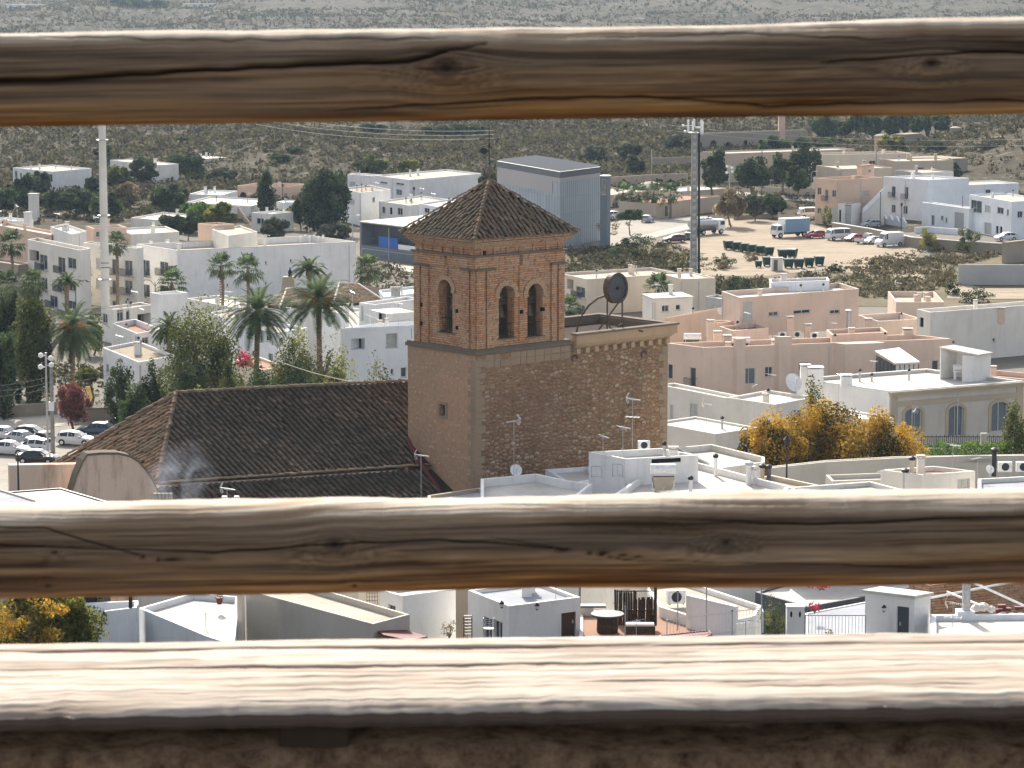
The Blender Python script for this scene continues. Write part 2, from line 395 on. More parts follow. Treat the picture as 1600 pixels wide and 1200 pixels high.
def opening_part(root,kind,o,u,n,op,depth):
 P=lambda a,z,dd:(o[0]+u[0]*a-n[0]*dd,o[1]+u[1]*a-n[1]*dd,z)
 a0,a1,z0,z1=op['u0'],op['u1'],op['z0'],op['z1']
 def plate(m,x0,x1,y0,y1,d0,d1):
  A=[P(x0,y0,d0),P(x1,y0,d0),P(x1,y0,d1),P(x0,y0,d1)];B=[P(x0,y1,d0),P(x1,y1,d0),P(x1,y1,d1),P(x0,y1,d1)]
  m.add(A+B,[(0,1,2,3),(4,5,6,7),(0,1,5,4),(1,2,6,5),(2,3,7,6),(3,0,4,7)])
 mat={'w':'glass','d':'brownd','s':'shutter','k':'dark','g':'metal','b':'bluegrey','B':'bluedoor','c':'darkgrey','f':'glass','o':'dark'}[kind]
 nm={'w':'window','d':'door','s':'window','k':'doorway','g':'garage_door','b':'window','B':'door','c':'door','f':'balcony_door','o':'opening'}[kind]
 m=MB();dp=op.get('depth',depth)
 plate(m,a0-.02,a1+.02,z0-.02,z1+.02,dp-.04,dp+.03)
 w=m.build(nm,MT[mat],root)
 if kind in 'wsbf':
  fr=MB();t=.07;d0,d1=dp-.09,dp-.038
  plate(fr,a0,a0+t,z0,z1,d0,d1);plate(fr,a1-t,a1,z0,z1,d0,d1);plate(fr,a0+t,a1-t,z0,z0+t,d0,d1);plate(fr,a0+t,a1-t,z1-t,z1,d0,d1)
  if a1-a0>.9:plate(fr,(a0+a1)/2-.035,(a0+a1)/2+.035,z0+t,z1-t,d0,d1)
  fr.build('frame',MT['frame'],w)
  if kind in 'ws':
   s2=MB();plate(s2,a0-.08,a1+.08,z0-.09,z0-.004,-.09,.05);s2.build('sill',MT['coping'],w)
 if kind in 'dcB':
  h=MB();plate(h,a1-.2,a1-.12,z0+.9,z0+1.1,dp-.1,dp-.042);h.build('handle',MT['steel'],w)
 if kind=='g':
  k=6
  for i in range(1,k):h=MB();zz=z0+(z1-z0)*i/k;plate(h,a0+.05,a1-.05,zz-.03,zz+.03,dp-.07,dp-.042);h.build('slat',MT['shutter'],w)
 if kind=='f':
  r=MB();zz=z0+1.0
  sl_=MB();plate(sl_,a0-.35,a1+.35,z0-.14,z0-.01,-.75,.02);bal=sl_.build('balcony',MT['coping'],root)
  def bar(x0,q0,x1,q1,za,zb):r.bar(P(x0,za,q0),P(x1,zb,q1),.022,4)
  e0,e1,q=a0-.33,a1+.33,-.72
  bar(e0,q,e1,q,zz,zz);bar(e0,-.01,e0,q,zz,zz);bar(e1,-.01,e1,q,zz,zz)
  k=int((e1-e0)/.14)
  for i in range(k+1):x=e0+(e1-e0)*i/k;bar(x,q,x,q,z0,zz)
  r.build('railing',MT['blackm'],bal)
def solve_t(c,u,z,px):
 k=(px-800)/F
 dep0=c[1]*CP+(CZ-z)*SP
 return(k*dep0-c[0])/(u[0]-k*u[1]*CP)
def rect_on(o,u,x0,y0,x1,y1):
 nx,ny=-u[1],u[0]
 def hit(px,py):
  r=ray(px,py);t=(o[0]*nx+o[1]*ny)/(r[0]*nx+r[1]*ny)
  X,Y,Z=r[0]*t,r[1]*t,CZ+r[2]*t
  return(X-o[0])*u[0]+(Y-o[1])*u[1],Z
 ym,xm=(y0+y1)/2,(x0+x1)/2
 a=hit(x0,ym)[0];b=hit(x1,ym)[0];zt=hit(xm,y0)[1];zb=hit(xm,y1)[1]
 return min(a,b),max(a,b),min(zt,zb),max(zt,zb)
def block(root,C,L,R,d=None,base=None,zb=0.0,wall='white',deck='deck',par=.45,pt=.22,wins=(),a=47,names=('wall','roof'),coping=None,depth=.18,over=0,zr=None):
 if zr is not None:c3=W(C[0],C[1],zr)
 else:
  if base is not None:d=W(base[0],base[1],zb).y
  c3=D(C[0],C[1],d)
 c=(c3.x,c3.y);zr=c3.z
 R_in=R
 if isinstance(R,tuple):q=W(R[0],R[1],zr);uR=Vector((q.x-c[0],q.y-c[1])).normalized();R=R[0];uL=Vector((-uR.y,uR.x))
 if isinstance(R_in,tuple)and isinstance(L,tuple):q=W(L[0],L[1],zr);uL=Vector((q.x-c[0],q.y-c[1])).normalized()
 if isinstance(R_in,tuple):pass
 elif isinstance(L,tuple):q=W(L[0],L[1],zr);uL=Vector((q.x-c[0],q.y-c[1])).normalized();uR=Vector((uL.y,-uL.x))
 else:uR=Vector((math.sin(R_(a)),math.cos(R_(a))));uL=Vector((-uR.y,uR.x))
 if isinstance(L,tuple):L=L[0]
 lR=max(.5,abs(solve_t(c,uR,zr,R)));lL=max(.5,min(60,abs(solve_t(c,uL,zr,L))))
 if isinstance(over,tuple):lL=over[0]or lL;lR=over[1]or lR
 nR=(uR.y,-uR.x);nL=(-uL.y,uL.x)
 opR,opL=[],[]
 for w_ in wins:
  f,x0,y0,x1,y1,k=w_[:6]
  u_=uR if f=='R' else uL
  A=rect_on(c,u_,x0,y0,x1,y1);lim=lR if f=='R' else lL
  op=dict(u0=max(.08,A[0]),u1=min(lim-.08,A[1]),z0=max(zb+.02,A[2]),z1=min(zr-.12,A[3]),k=k)
  if len(w_)>6:op.update(w_[6])
  if op['u1']-op['u0']<.12 or op['z1']-op['z0']<.12:continue
  (opR if f=='R' else opL).append(op)
 m=MB()
 wall_panel(m,c,uR,lR,zb,zr,opR,nR,depth);wall_panel(m,c,uL,lL,zb,zr,opL,nL,depth)
 P=lambda i,j:(c[0]+uR.x*i+uL.x*j,c[1]+uR.y*i+uL.y*j)
 A,B,E,G=P(0,0),P(lR,0),P(lR,lL),P(0,lL)
 for p,q in((B,E),(E,G)):m.quad((*p,zb),(*q,zb),(*q,zr),(*p,zr))
 if par>0:
  t=pt;a_,b_,e_,g_=P(t,t),P(lR-t,t),P(lR-t,lL-t),P(t,lL-t)
  if coping is None:
   for(p,q),(pi,qi)in zip(((A,B),(B,E),(E,G),(G,A)),((a_,b_),(b_,e_),(e_,g_),(g_,a_))):
    m.quad((*p,zr),(*q,zr),(*qi,zr),(*pi,zr))
  for p,q in((a_,b_),(b_,e_),(e_,g_),(g_,a_)):m.quad((*p,zr-par),(*q,zr-par),(*q,zr),(*p,zr))
 if coping:
  cm=MB();o_=.05
  cm2=[(P(-o_,-o_),P(lR+o_,-o_),P(lR+o_,pt+.03),P(-o_,pt+.03)),(P(-o_,lL-pt-.03),P(lR+o_,lL-pt-.03),P(lR+o_,lL+o_),P(-o_,lL+o_)),(P(-o_,pt+.03),P(pt+.03,pt+.03),P(pt+.03,lL-pt-.03),P(-o_,lL-pt-.03)),(P(lR-pt-.03,pt+.03),P(lR+o_,pt+.03),P(lR+o_,lL-pt-.03),P(lR-pt-.03,lL-pt-.03))]
  for q in cm2:cm.prism(q,zr+.002,zr+.07)
 wo=m.build(names[0],MT[wall],root)
 if coping:cm.build('coping',MT[coping],wo)
 dm=MB()
 if par>0:dm.prism([P(.1,.1),P(lR-.1,.1),P(lR-.1,lL-.1),P(.1,lL-.1)],zr-par-.2,zr-par)
 else:dm.prism([P(-.12,-.12),P(lR+.12,-.12),P(lR+.12,lL+.12),P(-.12,lL+.12)],zr,zr+.16)
 dm.build(names[1],MT[deck],root)
 for ops,u_,n_ in((opR,uR,nR),(opL,uL,nL)):
  for op in ops:opening_part(root if names[0]=='wall' else root,op['k'],c,u_,n_,op,depth)
 return dict(c=c,uR=uR,uL=uL,lR=lR,lL=lL,zr=zr,deck=zr-par,P=P,d=c3.y)
HOUSES=[]
def house(label,C,L,R,d=None,base=None,name='house',cat='house',group=None,**kw):
 zb=kw.get('zb',0.0)
 if kw.get('zr')is not None:p=W(C[0],C[1],kw['zr'])
 else:
  dd=d if d is not None else W(base[0],base[1],zb).y
  p=D(C[0],C[1],dd)
 root=thing(name,label,cat,(p.x,p.y,zb),group)
 kw['zb']=zb if zb else(-0.5 if p.y<620 else-7)
 if zb:kw['zb']=zb
 g=block(root,C,L,R,d=d,base=base,**kw);g['root']=root;g['wall']=kw.get('wall','white');HOUSES.append(g)
 return g
def chimney(root,p,w=.45,h=1.2,mat='white',cap='coping',name='chimney'):
 m=MB();m.box(p[0]-w/2,p[0]+w/2,p[1]-w/2,p[1]+w/2,p[2]-.1,p[2]+h)
 o=m.build(name,MT[mat],root)
 k=MB();k.box(p[0]-w/2-.06,p[0]+w/2+.06,p[1]-w/2-.06,p[1]+w/2+.06,p[2]+h+.12,p[2]+h+.2)
 for sx in(-1,1):
  for sy in(-1,1):k.box(p[0]+sx*w*.38-.05,p[0]+sx*w*.38+.05,p[1]+sy*w*.38-.05,p[1]+sy*w*.38+.05,p[2]+h,p[2]+h+.12)
 k.build('cap',MT[cap],o);return o
def pipe(root,p,h=1.1,r=.13,mat='metal',cap='blackm',name='flue'):
 m=MB();m.bar((p[0],p[1],p[2]-.1),(p[0],p[1],p[2]+h),r,10);o=m.build(name,MT[mat],root,smooth=False)
 k=MB();k.lathe((p[0],p[1],p[2]+h),[(r*1.1,.0),(r*1.5,.06),(r*1.5,.2),(r*.4,.3)],10);k.build('cap',MT[cap],o);return o
def ac_unit(p,a,label,s=1.0):
 t=thing('air_conditioner',label,'air conditioner',p,'air conditioning units on roofs')
 u=(math.cos(a),math.sin(a));v=(-u[1],u[0]);m=MB();m.obox(p,u,(-.42*s,.42*s),v,(-.16*s,.16*s),p[2]+.06,p[2]+.66*s);m.build('casing',MT['whitem'],t,bevel=.015)
 g=MB();n=20;vs=[]
 c=Vector((p[0],p[1],p[2]+.36*s));U=Vector((*u,0));V=Vector((*v,0))
 for rr in(.24*s,.05*s):
  pts=[c-V*(.168*s)+U*(math.cos(i*2*math.pi/n)*rr)+Vector((0,0,math.sin(i*2*math.pi/n)*rr))for i in range(n)]
  g.poly(pts)if rr<.1 else g.slab([q for q in pts],.001)
 g.build('fan_grille',MT['darkgrey'],t)
 f=MB();f.obox(p,u,(-.35*s,-.28*s),v,(-.18*s,.18*s),p[2],p[2]+.06);f.obox(p,u,(.28*s,.35*s),v,(-.18*s,.18*s),p[2],p[2]+.06);f.build('foot',MT['metal'],t)
 return t
def antenna(p,h,label,yaw=0.0,kind=0,mat='steel',group='television antennas on roofs'):
 t=thing('tv_antenna',label,'antenna',p,group);m=MB();m.bar(p,(p[0],p[1],p[2]+h),.022,6);m.build('mast',MT['metal'],t)
 c,s=math.cos(yaw),math.sin(yaw);T=lambda x,y,z:(p[0]+c*x-s*y,p[1]+s*x+c*y,p[2]+z)
 b=MB();zz=h-.12
 b.bar(T(-.55,0,zz),T(.45,0,zz+.12),.018,5)
 for i in range(7):x=-.5+i*.11;b.bar(T(x,-.14-.012*i,zz+x*.1),T(x,.14+.012*i,zz+x*.1),.009,4)
 b.build('boom',MT[mat],t)
 if kind in(0,2):
  r=MB()
  for k in(-1,1):
   for i in range(5):r.bar(T(.42-.03*i,-.26,zz+.1+k*(.06+.07*i)),T(.42-.03*i,.26,zz+.1+k*(.06+.07*i)),.009,4)
   for y in(-.26,.26):r.bar(T(.42,y,zz+.1+k*.06),T(.30,y,zz+.1+k*.34),.009,4)
  r.build('reflector',MT[mat],t)
 if kind==2:
  r=MB();z2=h*.62;r.bar(T(-.5,0,z2),T(.5,0,z2),.016,5)
  for x in(-.45,-.2,.1,.4):r.bar(T(x,-.42,z2),T(x,.42,z2),.01,4)
  r.build('lower_boom',MT[mat],t)
 return t
def dish(p,r,label,az=0.0,h=.6,mat='whitem'):
 t=thing('satellite_dish',label,'satellite dish',p,'satellite dishes on roofs');m=MB();m.bar(p,(p[0],p[1],p[2]+h),.03,6);m.build('stand',MT['metal'],t)
 d=Vector((math.sin(az),-math.cos(az),.45)).normalized();x=d.cross(Vector((0,0,1))).normalized();y=d.cross(x)
 c=Vector((p[0],p[1],p[2]+h));b=MB();vs=[];n=20;rings=5
 for i in range(rings+1):
  rr=r*i/rings
  for j in range(n):tt=2*math.pi*j/n;vs.append(c+d*(rr*rr*.28/r)+(x*math.cos(tt)+y*math.sin(tt))*rr)
 b.add(vs,[(i*n+j,i*n+(j+1)%n,(i+1)*n+(j+1)%n,(i+1)*n+j)for i in range(rings)for j in range(n)])
 o=b.build('reflector',MT[mat],t,smooth=True);s=o.modifiers.new('s','SOLIDIFY');s.thickness=.02
 a=MB();a.bar(c-y*(-r*.9)+d*.02,c+d*r*.9,.015,5);a.bar(c+d*r*.84,c+d*r*1.0,.05,8);a.build('feed_arm',MT['metal'],t)
 return t
def railing(a,b,z,h,label,mat='whitem',step=.14,group=None,t=None,name='railing',posts=True):
 a=Vector((a[0],a[1],z));b=Vector((b[0],b[1],b[2]if len(b)>2 and False else z));L=(b-a).length;n=max(2,int(L/step))
 if t is None:t=thing(name,label,'railing',a,group)
 m=MB();up=Vector((0,0,h));m.bar(a+up,b+up,.025,5);m.bar(a+Vector((0,0,.1)),b+Vector((0,0,.1)),.018,5);m.build('rail',MT[mat],t)
 m=MB()
 for i in range(n+1):q=a.lerp(b,i/n);m.bar(q+Vector((0,0,.1)),q+up,.011,4)
 m.build('balusters',MT[mat],t)
 if posts:
  for q in(a,b):m=MB();m.bar(q,q+up*1.03,.035,6);m.build('post',MT[mat],t)
 return t
def mat_rubble():
 t=NT('rubble_masonry');uv=t.n('ShaderNodeTexCoord').outputs['UV'];g=t.n('ShaderNodeNewGeometry').outputs['Position']
 wob=t.n('ShaderNodeTexNoise',Scale=1.3,Detail=2);t.l(uv,wob.inputs['Vector'])
 ad=t.n('ShaderNodeVectorMath',operation='MULTIPLY_ADD');t.l(wob.outputs['Color'],ad.inputs[0]);ad.inputs[1].default_value=(.35,.2,0);t.l(uv,ad.inputs[2])
 mp=t.n('ShaderNodeMapping');mp.inputs['Scale'].default_value=(2.1,3.7,1);t.l(ad.outputs[0],mp.inputs['Vector'])
 v1=t.n('ShaderNodeTexVoronoi',feature='DISTANCE_TO_EDGE',Scale=1.0);v2=t.n('ShaderNodeTexVoronoi',feature='F1',Scale=1.0)
 for v in(v1,v2):v.voronoi_dimensions='2D';t.l(mp.outputs[0],v.inputs['Vector']);v.inputs['Randomness'].default_value=.9
 sep=t.n('ShaderNodeSeparateColor');t.l(v2.outputs['Color'],sep.inputs[0])
 stone=t.ramp(sep.outputs[0],[(0,(.27,.17,.10)),(.3,(.40,.27,.165)),(.6,(.34,.20,.125)),(.85,(.44,.31,.20)),(.96,(.50,.39,.27)),(1,(.56,.46,.34))])
 big=t.noise(g,.16,4,.6);mort=t.mix(t.ramp(big,[(.4,0.0),(.6,1.0)]),(.15,.105,.07),(.24,.165,.10))
 e=t.math('MULTIPLY',t.ramp(t.math('ADD',v2.outputs['Distance'],t.math('MULTIPLY',t.math('SUBTRACT',t.noise(uv,4.5,3,.6),.5),.55)),[(.40,1.0),(.62,0.0)]),t.ramp(v1.outputs['Distance'],[(.02,0.0),(.09,1.0)]))
 vis=t.ramp(t.noise(g,.5,3,.5),[(.25,.35),(.5,1.0)])
 col=t.mix(t.math('MULTIPLY',e,vis),mort,stone)
 col=t.mix(t.ramp(t.noise(g,.1,4,.6),[(.45,0.0),(.7,.6)]),col,(.22,.13,.09))
 hgt=t.math('ADD',t.ramp(v2.outputs['Distance'],[(.1,1.0),(.5,0.0)]),t.math('MULTIPLY',t.noise(g,3,4),.4))
 return t.finish(col,.95,normal=t.bump(hgt,1.0,.12),spec=.1)
def mat_rendered_rubble():
 t=NT('rendered_rubble');g=t.n('ShaderNodeNewGeometry').outputs['Position'];uv=t.n('ShaderNodeTexCoord').outputs['UV']
 mp=t.n('ShaderNodeMapping');mp.inputs['Scale'].default_value=(2.2,2.6,1);t.l(uv,mp.inputs['Vector'])
 v2=t.n('ShaderNodeTexVoronoi',feature='F1',Scale=1.0);v2.voronoi_dimensions='2D';t.l(mp.outputs[0],v2.inputs['Vector'])
 sep=t.n('ShaderNodeSeparateColor');t.l(v2.outputs['Color'],sep.inputs[0])
 m=t.mix(t.ramp(t.noise(g,.2,5,.6),[(.38,0.0),(.62,1.0)]),(.40,.265,.165),(.46,.285,.18))
 m=t.mix(t.ramp(t.noise(g,3.5,5,.7),[(.4,.0),(.7,.55)]),m,(.22,.16,.115))
 dots=t.math('MULTIPLY',t.ramp(v2.outputs['Distance'],[(.16,1.0),(.3,0.0)]),t.ramp(sep.outputs[1],[(.6,0.0),(.85,.5)]))
 col=t.mix(dots,m,(.50,.42,.32))
 return t.finish(col,.95,normal=t.bump(t.math('ADD',t.noise(g,3.5,5,.7),dots),.9,.07),spec=.1)
def mat_brick(name='old_brick',row=.165,bw=1.0,c1=(.46,.225,.12),c2=(.57,.34,.195),mo=(.25,.16,.105)):
 t=NT(name);uv=t.n('ShaderNodeTexCoord').outputs['UV'];g=t.n('ShaderNodeNewGeometry').outputs['Position']
 b=t.n('ShaderNodeTexBrick');t.l(uv,b.inputs['Vector'])
 for k,v in(('Color1',(*c1,1)),('Color2',(*c2,1)),('Mortar',(*mo,1)),('Scale',1.0),('Mortar Size',.027),('Mortar Smooth',.3),('Bias',-.1),('Brick Width',bw),('Row Height',row)):b.inputs[k].default_value=v
 n1=t.noise(g,.55,5,.65);n2=t.noise(g,4,4,.6)
 col=t.mix(t.ramp(n1,[(.42,0.0),(.68,.75)]),b.outputs['Color'],(.47,.34,.23))
 col=t.mix(t.ramp(n2,[(.5,0.0),(.7,.75)]),col,(.13,.08,.055))
 h=t.math('SUBTRACT',t.math('MULTIPLY',n2,.5),b.outputs['Fac'])
 return t.finish(col,.95,normal=t.bump(h,.9,.05),spec=.1)
MT['rubble']=mat_rubble();MT['rrubble']=mat_rendered_rubble();MT['brick']=mat_brick()
MT['brickpale']=mat_brick('pale_brick_moulding',.14,.3,(.47,.29,.17),(.56,.37,.23),(.38,.27,.18))
MT['quoin']=plaster('quoin_stone',(.31,.235,.16),.6,(.13,.10,.08),seed=21)
MT['ledge']=plaster('sandstone_ledge',(.44,.32,.20),.5,(.16,.12,.09),seed=22)
MT['darkstone']=plaster('dark_weathered_stone',(.17,.14,.11),.6,(.07,.06,.05),seed=23)
def tilemat(name,ca,cb,lichen,kl=.5):
 t=NT(name);at=t.n('ShaderNodeAttribute',attribute_name='Col');sep=t.n('ShaderNodeSeparateColor');t.l(at.outputs['Color'],sep.inputs[0])
 g=t.n('ShaderNodeNewGeometry').outputs['Position'];n1=t.noise(g,.22,5,.65);n2=t.noise(g,5,4,.65)
 col=t.mix(sep.outputs[0],ca,cb)
 col=t.mix(t.math('MULTIPLY',t.ramp(n1,[(.38,0.0),(.6,1.0)]),kl),col,lichen)
 col=t.mix(t.ramp(n2,[(.5,0.0),(.72,.7)]),col,tuple(x*.45 for x in lichen))
 return t.finish(col,.95,normal=t.bump(n2,.6,.03),spec=.1)
MT['tile']=tilemat('old_tiles',(.16,.10,.065),(.31,.215,.145),(.14,.122,.085),.8)
MT['tiledark']=tilemat('sooty_tiles',(.085,.065,.05),(.17,.125,.09),(.065,.056,.045),.8)
MT['tilered']=tilemat('terracotta_tiles',(.40,.24,.15),(.55,.36,.23),(.30,.22,.15),.5)
MT['tilebed']=flat('tile_bed',(.045,.036,.028),.95)
def tiles(cols,spacing,row,Un,r=None,seg=5,jit=.012,bright=None):
 Vs,Fs,Cs=[],[],[];r=r or spacing*.36;Un=np.array(Un,float);b=0
 for(p,q)in cols:
  p=np.array(p,float);q=np.array(q,float);d=q-p;L=np.linalg.norm(d)
  if L<.15:continue
  d/=L;s=np.cross(d,Un);s/=np.linalg.norm(s);n=max(1,int(round(L/row)));h=L/n
  for i in range(n):
   tone=RNG.random();j=RNG.normal(0,jit,2);rr=r*(1+.06*RNG.normal())
   t0,t1=p+d*(h*i),p+d*(h*(i+1)+.05)
   ring=[]
   for tt,ra,up in((t0,rr*.86,.0),(t1,rr,.035)):
    for k in range(seg+1):
     a=math.pi*k/seg
     ring.append(tt+s*(math.cos(a)*ra+j[0])+Un*(math.sin(a)*ra*.8+up+j[1]+.01))
   Vs+=ring
   for k in range(seg):Fs.append((b+k,b+k+1,b+seg+1+k+1,b+seg+1+k));Cs.append((tone,0,0))
   e=b+seg+1;Fs.append((e,e+1,e+seg-1,e+seg));Cs.append((tone*.3,0,0))
   b+=2*(seg+1)
 return Vs,Fs,Cs
def build_tower():
 d=209.0;c3=D(743,552,d);ZB=c3.z;c=Vector((c3.x,c3.y))
 root=thing('bell_tower','square brick and rubble bell tower with a pyramid tiled roof, tallest building in the town','bell tower',(c.x,c.y,0))
 q=W(1044,518,ZB);uR=Vector((q.x-c.x,q.y-c.y)).normalized();uL=Vector((-uR.y,uR.x));nR=Vector((uR.y,-uR.x));nL=-uR
 lR=solve_t(c,uR,ZB,1043);lL=solve_t(c,uL,ZB,637)
 P=lambda i,j,z=0:Vector((c.x+uR.x*i+uL.x*j,c.y+uR.y*i+uL.y*j,z))
 m=MB();m.quad(P(0,0,-.5),P(lR,0,-.5),P(lR,0,ZB),P(0,0,ZB));m.quad(P(lR,0,-.5),P(lR,lL,-.5),P(lR,lL,ZB),P(lR,0,ZB));m.build('rubble_wall',MT['rubble'],root)
 A=rect_on(c,uL,687,632,696,650);m=MB();op=dict(u0=A[0],u1=A[1],z0=A[2],z1=A[3],depth=.35)
 wall_panel(m,c,uL,lL,-.5,ZB,[op],nL,.35);m.quad(P(0,lL,-.5),P(lR,lL,-.5),P(lR,lL,ZB),P(0,lL,ZB));m.quad(P(0,0,ZB-.01),P(lR,0,ZB-.01),P(lR,lL,ZB-.01),P(0,lL,ZB-.01));m.build('rendered_wall',MT['rrubble'],root)
 m=MB();m.obox((c.x,c.y),uR,(.33,.4),uL,(A[0]-.02,A[1]+.02),A[2],A[3]);w_=m.build('window',MT['glass'],root)
 m=MB();g_=.02
 for a0,a1,z0,z1 in((A[0]-.22,A[0],A[2]-.2,A[3]+.2),(A[1],A[1]+.22,A[2]-.2,A[3]+.2),(A[0],A[1],A[3],A[3]+.2),(A[0],A[1],A[2]-.2,A[2])):m.obox((c.x,c.y),uR,(-.05,.05),uL,(a0+.001,a1-.001),z0,z1)
 m.build('frame',MT['quoin'],w_)
 def quoins(i0,sgn,both,z1):
  m=MB();z=.2;k=0
  while z<z1-.3:
   h=random.uniform(.42,.6);l=.85 if k%2 else .5;l+=random.uniform(-.1,.1)
   if sgn>0:m.obox((c.x,c.y),uR,(-.025,l),uL,(-.035,(.5 if k%2 else .85)),z,z+h-.03)
   else:m.obox((c.x,c.y),uR,(lR-l,lR+.03),uL,(-.035,.4),z,z+h-.03)
   z+=h;k+=1
  m.build('quoins',MT['quoin'],root)
 quoins(0,1,True,ZB-.7);quoins(0,-1,False,ZB-.8)
 bz=ZB-1.15;m=MB();x=.9
 bw=solve_t(c,uR,ZB,893)
 while x<bw-.2:
  l=random.uniform(.5,1.0)
  for k in range(2):
   if random.random()<.85:m.obox((c.x,c.y),uR,(x+.02,min(bw,x+l-.03)),uL,(-.03-.012*random.random(),.2),bz+k*.5,bz+k*.5+.46)
  x+=l
 m.build('stone_band',MT['quoin'],root)
 m=MB();m.obox((c.x,c.y),uR,(-.16,bw),uL,(-.16,lL+.1),ZB-.14,ZB+.12);m.obox((c.x,c.y),uR,(-.08,bw-.1),uL,(-.08,lL),ZB+.12,ZB+.26);m.build('base_ledge',MT['darkstone'],root)
 zb=ZB+.26;B=lambda i,j,z=0:P(i+.15,j+.15,z);o=P(.15,.15);o2=Vector((o.x,o.y))
 W_=solve_t(o2,uR,zb+4,880);L_=solve_t(o2,uL,zb+4,649)
 zt=D(745,379,o.y).z
 opsR=[]
 for x0,x1,y0,y1 in((779.5,803.5,446,528),(824,848,443,525)):
  a=rect_on(o2,uR,x0,y0,x1,y1);opsR.append(dict(u0=a[0],u1=a[1],z0=a[2],z1=a[3],arch=True,depth=.75))
 a=rect_on(o2,uL,686,437,707,519);opsL=[dict(u0=a[0],u1=a[1],z0=a[2],z1=a[3],arch=True,depth=.75)]
 back=lambda ops,L:[dict(o_,u0=L-o_['u1'],u1=L-o_['u0'])for o_ in ops]
 m=MB();wall_panel(m,o2,uR,W_,zb,zt,opsR,nR,.75);wall_panel(m,o2,uL,L_,zb,zt,opsL,nL,.75)
 ob=B(0,L_);wall_panel(m,(ob.x,ob.y),uR,W_,zb,zt,[],-nR,.75);oc=B(W_,0);wall_panel(m,(oc.x,oc.y),uL,L_,zb,zt,[],-nL,.75)
 bf=m.build('belfry_wall',MT['brick'],root)
 m=MB();t=.75
 wall_panel(m,(B(t,t).x,B(t,t).y),uR,W_-2*t,zb,zt,[dict(o_,u0=o_['u0']-t,u1=o_['u1']-t,depth=.01)for o_ in opsR],-nR,.01)
 wall_panel(m,(B(t,L_-t).x,B(t,L_-t).y),uR,W_-2*t,zb,zt,[],nR,.01)
 wall_panel(m,(B(t,t).x,B(t,t).y),uL,L_-2*t,zb,zt,[dict(o_,u0=o_['u0']-t,u1=o_['u1']-t,depth=.01)for o_ in opsL],-nL,.01)
 wall_panel(m,(B(W_-t,t).x,B(W_-t,t).y),uL,L_-2*t,zb,zt,[],nL,.01)
 m.quad(B(t,t,zb+.3),B(W_-t,t,zb+.3),B(W_-t,L_-t,zb+.3),B(t,L_-t,zb+.3));m.quad(B(t,t,zt-.2),B(W_-t,t,zt-.2),B(W_-t,L_-t,zt-.2),B(t,L_-t,zt-.2))
 m.build('inner_wall',MT['tan'],root)
 def surround(oo,u,n,op,w=.42,pr=.09):
  m=MB();cx=(op['u0']+op['u1'])/2;r=(op['u1']-op['u0'])/2;zc=op['z1']-r;N=14
  Q=lambda a,z,dd:Vector((oo.x+u.x*a+n.x*dd,oo.y+u.y*a+n.y*dd,z))
  for i in range(N):
   t0,t1=math.pi*i/N,math.pi*(i+1)/N
   pts=[]
   for dd in(-.02,pr):
    for tt,rr in((t0,r),(t0,r+w),(t1,r+w),(t1,r)):pts.append(Q(cx-math.cos(tt)*rr,zc+math.sin(tt)*rr,dd))
   m.add(pts,[(0,1,2,3),(4,5,6,7),(0,1,5,4),(1,2,6,5),(2,3,7,6),(3,0,4,7)])
  for s in(-1,1):
   x0,x1=sorted((cx+s*(r-.02),cx+s*(r+w+.04)))
   m.obox((oo.x,oo.y),u,(x0,x1),n,(-.02,pr+.05),zc-.14,zc)
  return m.build('arch_surround',MT['brickpale'],root)
 for op in opsR:surround(o2,uR,nR,op)
 surround(o2,uL,nL,opsL[0],.36,.12)
 for i,op in enumerate(opsR+opsL):
  oo,u,n=(o2,uR,nR)if i<2 else(o2,uL,nL)
  m=MB()
  for zz in(1.0,):m.bar(Vector((*(oo+u*op['u0']-n*.25),op['z0']+zz)),Vector((*(oo+u*op['u1']-n*.25),op['z0']+zz)),.025,5)
  for k in range(6):a=op['u0']+(op['u1']-op['u0'])*(k+.5)/6;q=oo+u*a-n*.25;m.bar(Vector((*q,op['z0'])),Vector((*q,op['z0']+1)),.012,4)
  m.build('guard_rail',MT['blackm'],root)
  m=MB();m.obox((oo.x,oo.y),u,(op['u0']-.15,op['u1']+.15),n,(-.3,.1),op['z0']-.1,op['z0']+.0);m.build('sill',MT['darkstone'],root)
 zs=D(745,400,o.y).z;zs2=D(745,421,o.y).z
 def ringbox(m,e,z0,z1,inner=.3):
  a0,b0,a1,b1=-e,-e,W_+e,L_+e
  o_=(o2.x,o2.y)
  m.obox(o_,uR,(a0,a1),uL,(b0,inner),z0,z1);m.obox(o_,uR,(a0,a1),uL,(L_-inner,b1),z0,z1)
  m.obox(o_,uR,(a0,inner),uL,(inner,L_-inner),z0,z1);m.obox(o_,uR,(W_-inner,a1),uL,(inner,L_-inner),z0,z1)
 def strips(face,spans,e,z0,z1,name,mat='brick'):
  for x0,x1 in spans:
   m=MB()
   if face=='R':m.obox((o2.x,o2.y),uR,(x0,x1),uL,(-e,.02),z0,z1)
   elif face=='L':m.obox((o2.x,o2.y),uL,(x0,x1),uR,(-e,.02),z0,z1)
   elif face=='B':m.obox((o2.x,o2.y),uR,(x0,x1),uL,(L_-.02,L_+e),z0,z1)
   else:m.obox((o2.x,o2.y),uL,(x0,x1),uR,(W_-.02,W_+e),z0,z1)
   m.build(name,MT[mat],root)
 fx=lambda px,u:rect_on(o2,u,px,470,px+1,480)[0]
 pR=[(-.001-.0,fx(756,uR)),(fx(759,uR),fx(771,uR)),(fx(860,uR),fx(868,uR)),(fx(871,uR),W_)]
